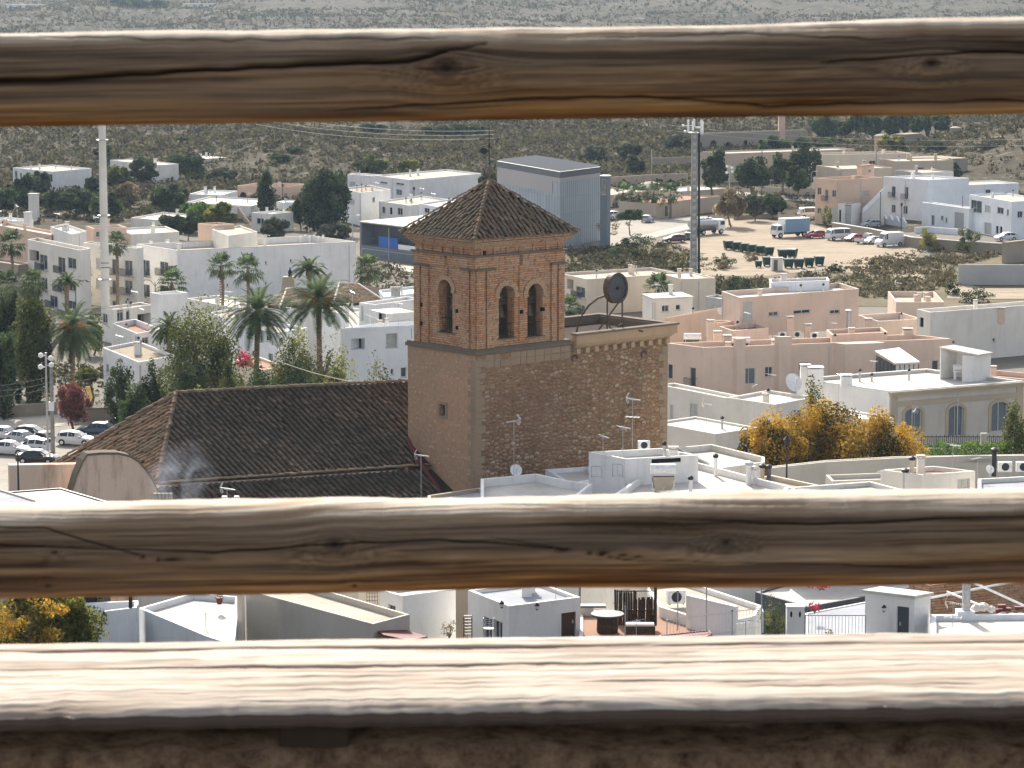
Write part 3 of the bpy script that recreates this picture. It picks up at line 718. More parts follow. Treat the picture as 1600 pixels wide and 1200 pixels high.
 pL=[(.0,fx(737,uL)),(fx(734,uL),fx(723,uL)),(fx(670,uL),fx(660,uL)),(fx(657,uL),L_)]
 strips('R',pR,.16,zb,zs2-.16,'pilaster');strips('L',pL,.16,zb,zs2-.16,'pilaster')
 cR=[(fx(x,uR)-.17,fx(x,uR)+.17)for x in(813,)];strips('R',cR,.10,zb+.2,zs-.16,'pilaster')
 cL=[(fx(697,uL)-.2,fx(697,uL)+.2)];strips('L',cL,.10,opsL[0]['z1']+.4,zs-.1,'pilaster')
 for sp,f in((pR[:2],'R'),(pR[2:],'R'),(pL[:2],'L'),(pL[2:],'L')):
  x0,x1=sp[0][0]-.08,sp[-1][1]+.08;x0,x1=min(x0,x1),max(x0,x1);m=MB()
  if f=='R':m.obox((o2.x,o2.y),uR,(x0,x1),uL,(-.28,.0),zs2-.16,zs2)
  else:m.obox((o2.x,o2.y),uL,(x0,x1),uR,(-.281,.001),zs2-.158,zs2-.002)
  m.build('pilaster_cap',MT['darkstone'],root)
 m=MB();ringbox(m,.10,zs2+.0,zs-.12);m.build('frieze',MT['brick'],root)
 m=MB();ringbox(m,.24,zs-.12,zs+.02);m.build('string_course',MT['darkstone'],root)
 fR=[(fx(x,uR)-.12,fx(x,uR)+.12)for x in(752,772,792,812,833,854,872)];fL=[(fx(x,uL)-.12,fx(x,uL)+.12)for x in(738,722,706,690,674,659)]
 strips('R',fR,.11,zs+.02,zt-.1,'frieze_strip');strips('L',fL,.11,zs+.02,zt-.1,'frieze_strip')
 ze=D(745,371,o.y).z
 m=MB()
 n=4
 for k in range(n):
  z0=zt-.15+(ze-zt+.1)*k/n-.25;z1=zt-.15+(ze-zt+.1)*(k+1)/n-.25
  ringbox(m,.12+.13*k,z0-.05,z1-.07)
 ringbox(m,.62,ze-.31,ze-.09)
 m.build('cornice',MT['brickpale'],root)
 for(px,py,u)in((661,476,uL),(661,505,uL),(714,486,uL),(714,512,uL),(813,487,uR),(849,483,uR),(755,395,uR)):
  A=rect_on(o2,u,px-2,py-3,px+2,py+3);e=uL if u is uR else uR;m=MB()
  m.obox((o2.x,o2.y),u,(A[0],A[1]),e,(-.175 if px in(661,755,813)else-.012,.2),A[2],A[3]);m.build('putlog_hole',MT['dark'],root)
 ov=.72;apx=B(W_/2,L_/2);za=D(771,283,apx.y).z;apx=Vector((apx.x,apx.y,za));ze2=ze-.06
 K=[B(-ov,-ov,ze2),B(W_+ov,-ov,ze2),B(W_+ov,L_+ov,ze2),B(-ov,L_+ov,ze2)]
 m=MB()
 for i in range(4):m.tri(K[i],K[(i+1)%4],apx)
 m.quad(*K);rf=m.build('roof',MT['tilebed'],root)
 Vs,Fs,Cs=[],[],[]
 for i in range(4):
  a,b=K[i],K[(i+1)%4];e=(b-a);L=e.length;e.normalize();nn=(b-a).cross(apx-a).normalized()
  if nn.z<0:nn=-nn
  s=apx-a;ta=s.dot(e);dn=(a+e*ta-apx);cols=[];N=int(L/.43)
  for k in range(N):
   t=(k+.5)*L/N;f=t/ta if t<ta else(L-t)/(L-ta);top=a+e*t-dn*max(0,f*.98);cols.append((top,a+e*t+dn.normalized()*.12))
  v,f_,c_=tiles(cols,.43,.42,nn,r=.135,jit=.025);bb=len(Vs);Vs+=v;Fs+=[tuple(bb+x for x in g)for g in f_];Cs+=c_
 fast_mesh('roof_tiles',Vs,Fs,MT['tile'],rf,Cs)
 Vs,Fs,Cs=[],[],[]
 for k in K:
  dd=(k-apx).normalized();s=Vector((dd.y,-dd.x,0)).normalized();nn=s.cross(dd);nn=nn if nn.z>0 else-nn
  v,f_,c_=tiles([(apx+nn*.07,k+nn*.07+dd*.1)],.4,.42,nn,r=.17,jit=.012);bb=len(Vs);Vs+=v;Fs+=[tuple(bb+x for x in g)for g in f_];Cs+=c_
 fast_mesh('hip_tiles',Vs,Fs,MT['tile'],rf,Cs)
 m=MB();m.lathe(apx,[(.28,-.15),(.22,.1),(.10,.25),(.10,.38),(.24,.5),(.32,.68),(.24,.88),(.09,1.0),(.05,1.2)],14);f=m.build('finial',MT['darkstone'],root,smooth=True)
 zt2=D(773,194,apx.y).z
 m=MB();m.bar(apx+Vector((0,0,1)),Vector((apx.x,apx.y,zt2)),.05,6,.03)
 zc=D(773,217,apx.y).z;zv=D(773,238,apx.y).z
 m.bar(Vector((apx.x-.6,apx.y,zc)),Vector((apx.x+.6,apx.y,zc)),.035,6)
 for sx in(-1,1):m.bar(Vector((apx.x+sx*.6,apx.y,zc)),Vector((apx.x+sx*.72,apx.y,zc)),.075,6)
 m.lathe((apx.x,apx.y,zc-.5),[(.04,0),(.12,.08),(.04,.2)],8)
 m.lathe((apx.x,apx.y,zc-1.9),[(.04,0),(.11,.1),(.04,.24)],8)
 m.build('rod',MT['blackm'],f)
 m=MB();m.slab([(apx.x-.75,apx.y+.0,zv+.12),(apx.x-.4,apx.y+.02,zv+.35),(apx.x-.05,apx.y,zv+.12),(apx.x-.4,apx.y-.02,zv-.1)],.05);m.build('weather_vane',MT['blackm'],f)
 x0=bw+.05;zz=ZB+.0;l=lambda px:solve_t(c,uR,ZB,px)
 m=MB();zl0=ZB-.1;zl1=ZB+.55
 m.obox((c.x,c.y),uR,(x0,lR+.55),uL,(-.5,.02),zl0,zl1);m.obox((c.x,c.y),uR,(lR-.02,lR+.55),uL,(.02,lL+.5),zl0,zl1);m.build('terrace_ledge',MT['ledge'],root)
 m=MB();m.obox((c.x,c.y),uR,(x0-.05,lR+.68),uL,(-.62,.1),zl1,zl1+.14);m.obox((c.x,c.y),uR,(lR-.1,lR+.68),uL,(.1,lL+.55),zl1,zl1+.14)
 m.obox((c.x,c.y),uR,(bw-3.0,lR-.1),uL,(lL-.15,lL+.5),ZB-.1,zl1+.14);m.build('parapet_coping',MT['darkstone'],root)
 m=MB()
 for k in range(3):m.obox((c.x,c.y),uR,(x0+.1+.0,lR+.12+.12*k),uL,(-.12-.12*k,.01),zl0-.36+.12*k,zl0-.24+.12*k)
 for k in range(3):m.obox((c.x,c.y),uR,(lR-.01,lR+.12+.12*k),uL,(.01,lL),zl0-.36+.12*k,zl0-.24+.12*k)
 nb=11
 for k in range(nb):
  x=x0+.4+(lR-x0-.6)*k/(nb-1);m.obox((c.x,c.y),uR,(x-.18,x+.18),uL,(-.3,.01),zl0-.75,zl0-.36)
 m.build('corbels',MT['ledge'],root)
 m=MB();m.obox((c.x,c.y),uR,(bw-3,lR),uL,(.02,lL),ZB-.02,ZB+.03);m.build('terrace_floor',MT['tilebed'],root)
 m=MB();m.obox((c.x,c.y),uR,(bw-3,lR-.1),uL,(lL-.28,lL-.15),ZB+.03,zl1);m.obox((c.x,c.y),uR,(lR-.25,lR-.1),uL,(.1,lL-.28),ZB+.03,zl1);m.build('parapet_inner_face',MT['darkstone'],root)
 for px,py in((897,560),(1005,553)):
  A=rect_on(c,uR,px-1,py-1,px+1,py+1);u0=A[0];z0=A[2];m=MB();pts=[]
  for i in range(12):t=i/11*4.2;rr=.34-.045*t;pts.append(P(u0+math.cos(t)*rr,-.08,z0+math.sin(t)*rr))
  m.tube(pts,.04,6);m.build('tie_iron',MT['blackm'],root)
 def bell(p,s,label):
  t=thing('bell',label,'bell',p,'bells hanging in the tower');m=MB()
  m.lathe(p,[(.50*s,-.95*s),(.47*s,-.9*s),(.36*s,-.6*s),(.30*s,-.25*s),(.24*s,-.06*s),(.1*s,0)],18);m.build('bell_body',MT['rustm'],t,smooth=True)
  m=MB();m.obox((p[0],p[1]),nxt,(-.62*s,.62*s),nyt,(-.13,.13),p[2]+.0,p[2]+.5*s);m.obox((p[0],p[1]),nxt,(-.35*s,.35*s),nyt,(-.13,.13),p[2]+.5*s,p[2]+.85*s);m.build('headstock',MT['woodd'],t)
  m=MB();m.bar((p[0],p[1],p[2]-.4*s),(p[0],p[1],p[2]-1.1*s),.04,6);m.build('clapper',MT['blackm'],t)
 for i,op in enumerate(opsR):
  q=o2+uR*((op['u0']+op['u1'])/2)-nR*.85;nxt,nyt=uR,uL
  bell(Vector((*q,op['z0']+2.35)),.95,('dark bell in the left opening of the pair facing the plain side','dark bell in the right opening of the tower pair')[i])
 op=opsL[0];q=o2+uL*((op['u0']+op['u1'])/2)-nL*.85;nxt,nyt=uL,uR
 bell(Vector((*q,op['z0']+2.4)),.85,'bell in the single arched opening on the left side of the tower')
 zt_=ZB+.03;base=P(l(955),1.6,zt_)
 t=thing('wooden_rattle_wheel','tall iron frame with a dark round drum standing on the tower side terrace','rattle wheel',base)
 cen=D(962,450,base.y);m=MB();r=D(962,426,base.y).z-cen.z;ax=Vector((.74,-.67,.05)).normalized()
 sx=ax.cross(Vector((0,0,1))).normalized();sy=sx.cross(ax)
 def disc(m,r0,r1,t0,t1,n=28):
  pts=lambda rr,tt:[cen+ax*tt+sx*math.cos(2*math.pi*k/n)*rr+sy*math.sin(2*math.pi*k/n)*rr for k in range(n)]
  vs=pts(r1,t0)+pts(r1,t1)+pts(r0,t1)+pts(r0,t0)
  m.add(vs,[(a*n+k,a*n+(k+1)%n,((a+1)%4)*n+(k+1)%n,((a+1)%4)*n+k)for a in range(4)for k in range(n)])
 disc(m,.02,r*.86,-.14,.14);m.build('drum',MT['darkgrey'],t)
 m=MB();disc(m,r*.84,r,-.26,.26);m.build('rim',MT['rustm'],t)
 m=MB();disc(m,.001,.12,-.3,.3);m.build('hub',MT['blackm'],t)
 m=MB()
 for px in(949,972):q=D(px,530,base.y-.3);m.bar(Vector((q.x,base.y-.3 if px>960 else base.y+.3,zt_)),Vector((q.x,base.y-.3 if px>960 else base.y+.3,cen.z+.1)),.07,6)
 m.build('upright',MT['rustm'],t)
 m=MB();pts=[D(x,y,base.y)for x,y in((900,522),(904,505),(911,489),(921,476),(934,466),(948,461))];m.tube(pts,.085,8);m.build('curved_arm',MT['rustm'],t)
 m=MB();m.bar(D(932,520,base.y),D(970,468,base.y-.3),.07,6);m.bar(D(950,505,base.y),D(960,524,base.y),.06,5);m.bar(D(972,505,base.y),D(952,524,base.y),.06,5);m.bar(D(960,508,base.y),D(1005,518,base.y),.06,5)
 m.build('brace',MT['rustm'],t)
 return P,ZB
TW=build_tower()
def build_nave():
 zr,ze=19.0,13.9
 A,Bp=W(275,615,zr),W(640,597,zr);E1,E2=W(245,757,ze),W(640,730,ze);Fp=W(83,726,ze)
 root=thing('church_nave','long dark tiled roof and stained walls of the church left of the bell tower','church',(A.x,A.y+2,0))
 e=(Bp-A).normalized();nn=(Bp-A).cross(E1-A).normalized();nn=nn if nn.z>0 else-nn
 ridge_end=A+e*24;low_end=E1+(E2-E1).normalized()*30
 G1=A+Vector((-3,9,ze-zr));G2=ridge_end+Vector((-3,9,ze-zr))
 m=MB();m.quad(A,ridge_end,low_end,E1);m.tri(A,E1,Fp);m.quad(A,ridge_end,G2,G1);m.tri(A,Fp,G1);roof=m.build('roof',MT['tilebed'],root)
 fd=(W(343+80,752,ze)-A).normalized()
 fd=(fd-nn*fd.dot(nn)).normalized();le=(E2-E1).normalized()
 def hit_low(p,lo=E1,ld=le):
  a=np.array([[fd.x,-ld.x],[fd.y,-ld.y]]);s,t=np.linalg.solve(a,np.array([lo.x-p.x,lo.y-p.y]));return p+fd*s,t
 def px_of(v):
  dep=v.y*CP+(CZ-v.z)*SP;upc=v.y*SP+(v.z-CZ)*CP;return 800+F*v.x/dep,600-F*upc/dep
 cols=[];hipd=(E1-A);k=0;sp=.42
 perp=e.dot(fd);step=sp/math.sqrt(1-perp*perp)
 for k in range(-30,int(20/step)):
  p=A+e*(step*(k+.5))
  if k<0:
   a=np.array([[fd.x,-hipd.x],[fd.y,-hipd.y]]);s,t=np.linalg.solve(a,np.array([A.x-p.x,A.y-p.y]))
   if t>=.99:continue
   p=p+fd*s
   p=Vector((p.x,p.y,A.z+(E1.z-A.z)*t))
  q,t=hit_low(p);q=Vector((q.x,q.y,ze))
  n=60;last=q
  for i in range(1,n+1):
   s=p.lerp(q,i/n);X,Y=px_of(s)
   if Y>690 and X>637+(Y-690)*.63+2:last=p.lerp(q,(i-1)/n);break
  cols.append((p+nn*.01,last+nn*.01))
 v,f,c=tiles(cols,sp,.45,nn,jit=.02);fast_mesh('roof_tiles',v,f,MT['tiledark'],roof,c)
 n2=(Fp-A).cross(E1-A).normalized();n2=n2 if n2.z>0 else-n2;cols=[];N=int((E1-Fp).length/.42*.8)
 for k in range(N):
  t=(k+.5)/N;bot=Fp.lerp(E1,t);top=A.lerp(E1,t);cols.append((top+n2*.01,bot+(bot-top).normalized()*.25+n2*.01))
 v,f,c=tiles(cols,.42,.45,n2,jit=.03);fast_mesh('hip_roof_tiles',v,f,MT['tile'],roof,c)
 def caps(nm,p,q,r=.2):
  d=(q-p).normalized();s=Vector((d.y,-d.x,0)).normalized();u=s.cross(d);u=u if u.z>0 else-u
  v,f,c=tiles([(p+u*.05,q+u*.05)],.4,.45,u,r=r,jit=.02);fast_mesh(nm,v,f,MT['tile'],roof,c)
 caps('ridge_tiles',ridge_end,A,.24);caps('ridge_tiles',A,E1,.2);caps('ridge_tiles',A,Fp,.2);caps('eave_ridge',E2+le*3,E1,.17)
 zl=10.6;dl=fd.copy();dl2=Vector((dl.x,dl.y,0)).normalized()*6.5+Vector((0,0,-3.4))
 m=MB();a0,a1=E1+Vector((0,0,-.25)),E1+le*21+Vector((0,0,-.25));m.quad(a0,a1,a1+dl2,a0+dl2+Vector((-5,-2,0)))
 ar=m.build('aisle_roof',MT['tilebed'],root);cols=[];dn=(a1-a0).cross(dl2).normalized();dn=dn if dn.z>0 else-dn
 for k in range(-10,int(21/.46)):
  p=a0+le*(.46*(k+.5));q=p+dl2
  if k<0:p=p.lerp(q,min(.9,-k*.09))
  n=40;last=q
  for i in range(1,n+1):
   s=p.lerp(q,i/n);X,Y=px_of(s)
   if X>637+(Y-690)*.63+2:last=p.lerp(q,(i-1)/n);break
  cols.append((p+dn*.01,last+dn*.01))
 v,f,c=tiles(cols,.46,.45,dn,jit=.02);fast_mesh('aisle_roof_tiles',v,f,MT['tiledark'],ar,c)
 m=MB()
 m.tube([D(636,684,213.2),D(648,708,212.6),D(662,730,212.0),D(688,768,210.8)],.16,5);m.build('flashing',MT['red'],root)
 m=MB();pts=[Fp+Vector((.4,.2,0)),E1+Vector((.2,.6,0)),E1+le*18,G2+Vector((0,-1,0)),G1+Vector((.5,-.5,0))]
 m.prism([(p.x,p.y)for p in pts],-.5,ze-.15);m.build('wall',MT['oldwall'],root)
 Y0=203.0;prof=[(108,900),(113,768),(120,745),(130,722),(137,712),(160,710),(185,710),(203,714),(216,722),(228,735),(238,750),(248,770),(258,900)]
 fr=[D(x,y,Y0-(x-180)*.012)for x,y in prof];dv=Vector((-.45,.95,0))*1.1;m=MB()
 m.poly(fr);m.poly([p+dv for p in reversed(fr)]);m.build('buttress',MT['oldwall'],root)
 m=MB()
 for i in range(1,len(fr)-2):
  a,b=fr[i],fr[i+1];o_=Vector((.0,-.08,0));u=Vector((0,0,.16));n=len(fr)
  m.add([a+o_,b+o_,b+dv,a+dv,a+o_+u,b+o_+u,b+dv+u,a+dv+u],[(0,1,5,4),(1,2,6,5),(2,3,7,6),(3,0,4,7),(4,5,6,7),(0,1,2,3)])
 m.build('coping',MT['darkstone'],root)
 m=MB();a,b=D(14,727,206),D(122,740,206.5);z=a.z
 m.prism([(a.x,a.y),(b.x,b.y),(b.x-.2,b.y+.7),(a.x-.2,a.y+.7)],-.5,z);m.build('side_wall',MT['oldwall'],root)
build_nave()
def mat_wood():
 t=NT('weathered_timber');at=t.n('ShaderNodeAttribute',attribute_name='Col');sep=t.n('ShaderNodeSeparateColor');t.l(at.outputs['Color'],sep.inputs[0])
 v=t.coord('Object',(9,160,160));fine=t.noise(v,1,5,.65);v2=t.coord('Object',(2,26,26));mid=t.noise(v2,1,4,.6,.6)
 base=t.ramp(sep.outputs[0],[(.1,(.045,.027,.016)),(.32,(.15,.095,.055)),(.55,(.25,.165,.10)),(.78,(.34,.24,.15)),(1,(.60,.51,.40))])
 warm=t.ramp(sep.outputs[0],[(.12,(.10,.04,.012)),(.4,(.34,.16,.05)),(.85,(.60,.36,.14))])
 col=t.mix(sep.outputs[1],base,warm)
 col=t.mix(t.math('MULTIPLY',t.ramp(fine,[(.35,1.0),(.65,0.0)]),.38),col,(.06,.04,.028))
 col=t.mix(t.math('MULTIPLY',t.ramp(mid,[(.4,0.0),(.7,1.0)]),.35),col,(.30,.24,.18))
 col=t.mix(sep.outputs[2],col,(.012,.008,.006))
 return t.finish(col,.8,normal=t.bump(fine,.35,.001),spec=.2)
MT['wood']=mat_wood()
def timber(name,label,y_top0,y_top1,y_bot0,y_bot1,d,depth,knots,cracks,parent,rnd=.5,seed=0,warm=True,top_flat=0.0,sag=0.0,half=1.25):
 ns=230
 ppm=F/d
 xs=np.concatenate([np.linspace(-half,-.52,30)[:-1],np.linspace(-.52,.52,700),np.linspace(.52,half,30)[1:]]);nx=len(xs);pxs=800+xs*ppm
 t=pxs/1600
 top=np.array([D(800,y_top0+(y_top1-y_top0)*a,d).z for a in t]);bot=np.array([D(800,y_bot0+(y_bot1-y_bot0)*a,d).z for a in t])
 wob=(vn(xs*5+seed*9,xs*0+3)-.5)*.004+(vn(xs*17+seed*5,xs*0+8)-.5)*.0018;top=top+wob;bot=bot+(vn(xs*4+seed*3,xs*0+1)-.5)*.004
 th=np.concatenate([np.linspace(-np.pi/2,np.pi/2,190,endpoint=False),np.linspace(np.pi/2,np.pi*1.5,40,endpoint=False)])
 n_=1/rnd
 cs,sn=np.cos(th),np.sin(th);ex=2/n_ if False else rnd
 ey=np.where(sn>0,.78,rnd);sy=np.sign(cs)*np.abs(cs)**ey;sz=np.sign(sn)*np.abs(sn)**np.where(sn>0,.8,rnd)
 H=(top-bot)[:,None]/2;C=(top+bot)[:,None]/2
 Yv=d+depth/2-sy[None]*depth/2+0*H;Zv=C+sz[None]*H;Xv=np.repeat(xs[:,None],ns,1)
 if top_flat:pass
 PX=pxs[:,None]+0*Zv;s=(sz[None]*.5+.5)*(top-bot)[:,None]*ppm
 PY=(y_bot0+(y_bot1-y_bot0)*t)[:,None]-s
 side=(sy[None]>-.2)*1.0
 gx,gy=PX.copy(),PY.copy()+(top-bot)[:,None]*0
 warp=np.zeros_like(PX);kd=np.zeros_like(PX);ks=np.zeros_like(PX)
 ref=(y_bot0+(y_bot1-y_bot0)*t)[:,None]
 v=PY-(y_top0+(y_top1-y_top0)*t)[:,None]
 v=v+9*(fbm(PX/330+seed,v/90+seed*2,3)-.5)
 lines=v.copy()
 for(kx,ky,r)in knots:
  vy=ky-(y_top0+(y_top1-y_top0)*(kx/1600))
  dx=(PX-kx)/(r*2.6);dy=(v-vy)/r
  lines+=np.sign(dy)*r*1.0*np.exp(-dx**2)*np.exp(-np.abs(dy)*.75)*-1+0
  rr=np.sqrt(((PX-kx)/(r*1.35))**2+((v-vy)/(r*.8))**2)
  kd=np.maximum(kd,np.clip(1.15-rr,0,1)*side);ks+=np.exp(-rr**2/2)*.5*np.sin(rr*9)*side
 g=fbm(lines/11+seed*5,PX/500+seed,4);g2=fbm(lines/2.6+seed*3,PX/240+seed,3)
 g3=fbm(lines/1.1+seed,PX/120+seed,2);tone=np.clip(.34+.95*(g-.5)+.5*(g2-.5)+.45*(g3-.5),0,1)+ks*.25
 dark=np.zeros_like(PX);disp=(g-.5)*.0026+(g2-.5)*.0018
 for(pts,wd)in cracks:
  cx=[p[0]for p in pts];cy=[p[1]for p in pts]
  ctr=np.interp(PX[:,0],cx,cy)[:,None]+1.6*(vn(PX/40,PX*0+seed)-.5)*2
  env=(np.clip((PX-cx[0])/80,0,1)*np.clip((cx[-1]-PX)/80,0,1));wv=wd*(.3+.7*env)*(.7+.5*vn(PX/130+7,PX*0+seed+2))
  k=np.exp(-((PY-ctr)/wv)**2)*side*(env>0)
  dark=np.maximum(dark,k);disp=disp-k*.006*min(1,wd/4)
 disp=disp-np.clip(kd-.55,0,1)*.006
 tone=np.where(sz[None]>.55,tone+.9*(sz[None]-.55)/.45,tone);tone=tone*(1-.75*np.clip(kd,0,1));dark=np.maximum(dark,np.clip(kd-.75,0,1)*2.5)  # tone raised towards the rail top, painting in its sunlit strip
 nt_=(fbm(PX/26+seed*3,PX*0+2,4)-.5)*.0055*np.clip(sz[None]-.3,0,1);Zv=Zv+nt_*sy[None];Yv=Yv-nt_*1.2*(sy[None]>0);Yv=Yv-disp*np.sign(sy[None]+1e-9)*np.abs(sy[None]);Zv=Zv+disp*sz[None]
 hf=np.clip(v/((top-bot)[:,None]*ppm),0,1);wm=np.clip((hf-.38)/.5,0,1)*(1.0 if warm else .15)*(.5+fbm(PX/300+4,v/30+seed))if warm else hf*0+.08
 wm=np.clip(wm,0,1)
 col=np.stack([np.clip(tone,0,1),wm,np.clip(dark,0,1)],-1).reshape(-1,3)
 V=np.stack([Xv,Yv,Zv],-1).reshape(-1,3)
 i,j=np.meshgrid(np.arange(nx-1),np.arange(ns),indexing='ij');a=(i*ns+j).ravel();b=(i*ns+(j+1)%ns).ravel()
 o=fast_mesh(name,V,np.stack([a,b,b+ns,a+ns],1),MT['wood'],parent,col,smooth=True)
 o['label']=label;return o
def build_fence():
 d=2.6
 root=thing('timber_fence','weathered timber fence in the foreground with two rails and a broad sunlit plank','fence',(0,d,tz(0,2.6)))
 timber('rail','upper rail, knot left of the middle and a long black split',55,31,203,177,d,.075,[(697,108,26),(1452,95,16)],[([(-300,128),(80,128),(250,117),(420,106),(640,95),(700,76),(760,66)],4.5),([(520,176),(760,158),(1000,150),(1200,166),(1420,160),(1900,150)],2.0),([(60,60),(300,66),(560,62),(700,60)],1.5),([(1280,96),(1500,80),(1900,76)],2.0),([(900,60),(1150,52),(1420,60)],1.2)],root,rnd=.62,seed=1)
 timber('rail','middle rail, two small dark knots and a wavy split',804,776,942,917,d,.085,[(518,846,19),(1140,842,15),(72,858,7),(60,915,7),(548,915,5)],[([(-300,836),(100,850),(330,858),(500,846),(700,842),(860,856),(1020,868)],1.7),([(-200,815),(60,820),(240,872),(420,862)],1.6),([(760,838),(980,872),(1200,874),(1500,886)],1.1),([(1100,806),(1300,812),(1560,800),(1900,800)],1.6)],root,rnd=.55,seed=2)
 a0,a1=D(0,1107,d-.05).z,D(1600,1088,d-.05).z
 nx,ny=700,160;half=1.25;xs=np.linspace(-half,half,nx);zt=a0+(a1-a0)*((800+xs*F/d)/1600);depth=.272;th=.0125
 us=np.linspace(0,1,ny);Yf=d-.05
 PX=800+xs[:,None]*F/d+0*us[None];U=us[None]+0*xs[:,None]
 g=fbm(U*26+(fbm(PX/400,U*3)-.5)*5,PX/500,4);g2=fbm(U*110+4,PX/90,3)
 disp=(g-.5)*.004+(g2-.5)*.0016;dark=np.zeros_like(PX)
 for(u0,x0,x1,wd,k0)in((.18,-200,1050,.012,1),(.20,560,1900,.013,.9),(.46,-200,1000,.010,1),(.47,700,1900,.006,.6),(.74,900,1300,.006,.7),(.8,1120,1560,.007,.7),(.31,980,1150,.006,.5),(.93,300,900,.004,.5)):
  ctr=1-u0+.010*(vn(PX/120+u0*50,PX*0)-.5)*2;env=np.clip((PX-x0)/60,0,1)*np.clip((x1-PX)/60,0,1)
  k=np.exp(-((U-ctr)/wd)**2)*env*k0;dark=np.maximum(dark,k);disp=disp-k*.004
 edge=.012*(fbm(PX[:,:1]/30,PX[:,:1]*0+3)-.5)
 Yt=Yf+edge*(1-U)+U*depth;rz=-.009*np.exp(-U*30)-.006*np.exp(-(1-U)*25)
 top=np.stack([xs[:,None]+0*U,Yt,zt[:,None]+disp+rz],-1)
 nf=24;fs=np.linspace(0,1,nf);PF=PX[:,:1]+0*fs[None]
 fr=np.stack([xs[:,None]+0*fs[None],Yf+edge-.003*np.sin(np.pi*fs[None])+.002*fbm(fs[None]*9,PF/60),(zt[:,None]-.009)-(1-fs[None])*th],-1)
 bb=np.stack([xs[:,None],Yf+depth+0*xs[:,None],zt[:,None]-.009-th],-1)
 V=np.concatenate([fr,top,bb],1);n=V.shape[1]
 colf=np.stack([.55+.4*(fbm(fs[None]*8,PF/300)-.5),1+0*PF,0*PF],-1);colt=np.stack([np.clip(.75+.9*(g-.5)+.5*(g2-.5),0,1),0*g,dark*.9],-1);colb=np.full((nx,1,3),.3)  # front edge painted darker than the top, standing in for its shade
 C=np.concatenate([colf,colt,colb],1)
 i,j=np.meshgrid(np.arange(nx-1),np.arange(n),indexing='ij');a=(i*n+j).ravel();b=(i*n+(j+1)%n).ravel()
 t=NT('sun_bleached_timber');at=t.n('ShaderNodeAttribute',attribute_name='Col');sep=t.n('ShaderNodeSeparateColor');t.l(at.outputs['Color'],sep.inputs[0])
 v=t.coord('Object',(7,130,130));fine=t.noise(v,1,5,.6)
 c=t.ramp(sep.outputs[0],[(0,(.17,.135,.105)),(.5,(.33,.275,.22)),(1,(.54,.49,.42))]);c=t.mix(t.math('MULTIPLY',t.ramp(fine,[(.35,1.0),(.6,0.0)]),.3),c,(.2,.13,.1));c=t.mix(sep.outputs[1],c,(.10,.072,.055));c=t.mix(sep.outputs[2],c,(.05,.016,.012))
 MT['plank']=t.finish(c,.8,normal=t.bump(fine,.4,.001),spec=.2)
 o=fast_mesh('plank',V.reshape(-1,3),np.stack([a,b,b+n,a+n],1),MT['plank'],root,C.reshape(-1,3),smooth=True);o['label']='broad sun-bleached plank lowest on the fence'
 zb=min(a0,a1)-.009-th;gz=tz(0,2.6)
 for s in(-1,1):
  m=MB();m.box(s*1.0-.05,s*1.0+.05,d+.09,d+.19,gz-.3,50.05);m.build('post',MT['woodd'],root,bevel=.008)
 m=MB();q0,q1=D(437,1140,d).x,D(545,1140,d).x;wt=D(800,1163,d).z;m.box(q0,q1,d-.01,d+.16,wt-.02,zb+.012);m.build('support_block',MT['woodd'],root,bevel=.003)
 t=NT('rough_earth_wall');v=t.coord('Object');n1=t.noise(v,34,8,.78);n2=t.noise(v,90,4,.6)
 c=t.mix(t.ramp(n1,[(.35,0.0),(.65,1.0)]),(.12,.065,.04),(.55,.36,.22));MT['earthwall']=t.finish(c,1,normal=t.bump(t.math('ADD',n1,t.math('MULTIPLY',n2,.3)),.9,.02),spec=.05)
 nx,nz=260,50;xs=np.linspace(-1.4,1.4,nx);zs=np.linspace(gz-.2,wt,nz);X,Z=np.meshgrid(xs,zs,indexing='ij')
 Y=d-.012+(fbm(X*14,Z*14,5)-.5)*.035+(fbm(X*50,Z*50,3)-.5)*.01
 top=(fbm(X[:,-1:]*10,X[:,-1:]*0,4)-.5)*.016;Z[:,-1:]+=top
 Vf=np.stack([X,Y,Z],-1);bt=np.stack([X[:,-1],0*X[:,-1]+d+.2,Z[:,-1]],-1)[:,None];bb=np.stack([X[:,-1],0*X[:,-1]+d+.2,0*X[:,-1]+gz-.2],-1)[:,None]
 V=np.concatenate([Vf,bt,bb],1);n=V.shape[1];i,j=np.meshgrid(np.arange(nx-1),np.arange(n),indexing='ij');a=(i*n+j).ravel();b=(i*n+(j+1)%n).ravel()
 o=fast_mesh('rough_wall',V.reshape(-1,3),np.stack([a,b,b+n,a+n],1),MT['earthwall'],None,None,smooth=True)
 tag(o,'rough brown earth wall in shade beneath the sunlit plank','wall')
build_fence()
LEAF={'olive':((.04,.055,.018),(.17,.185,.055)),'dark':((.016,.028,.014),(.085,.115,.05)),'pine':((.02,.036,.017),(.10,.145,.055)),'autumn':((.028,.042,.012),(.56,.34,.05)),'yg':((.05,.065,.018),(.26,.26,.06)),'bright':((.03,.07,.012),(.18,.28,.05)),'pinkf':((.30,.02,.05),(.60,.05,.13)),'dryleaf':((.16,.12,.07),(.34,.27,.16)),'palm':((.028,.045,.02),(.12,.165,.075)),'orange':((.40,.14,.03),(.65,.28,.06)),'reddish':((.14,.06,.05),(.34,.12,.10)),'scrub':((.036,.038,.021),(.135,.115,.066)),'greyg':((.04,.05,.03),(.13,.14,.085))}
for k,(a,b)in LEAF.items():MT['leaf_'+k]=leafmat(k+'_leaves',a,b)
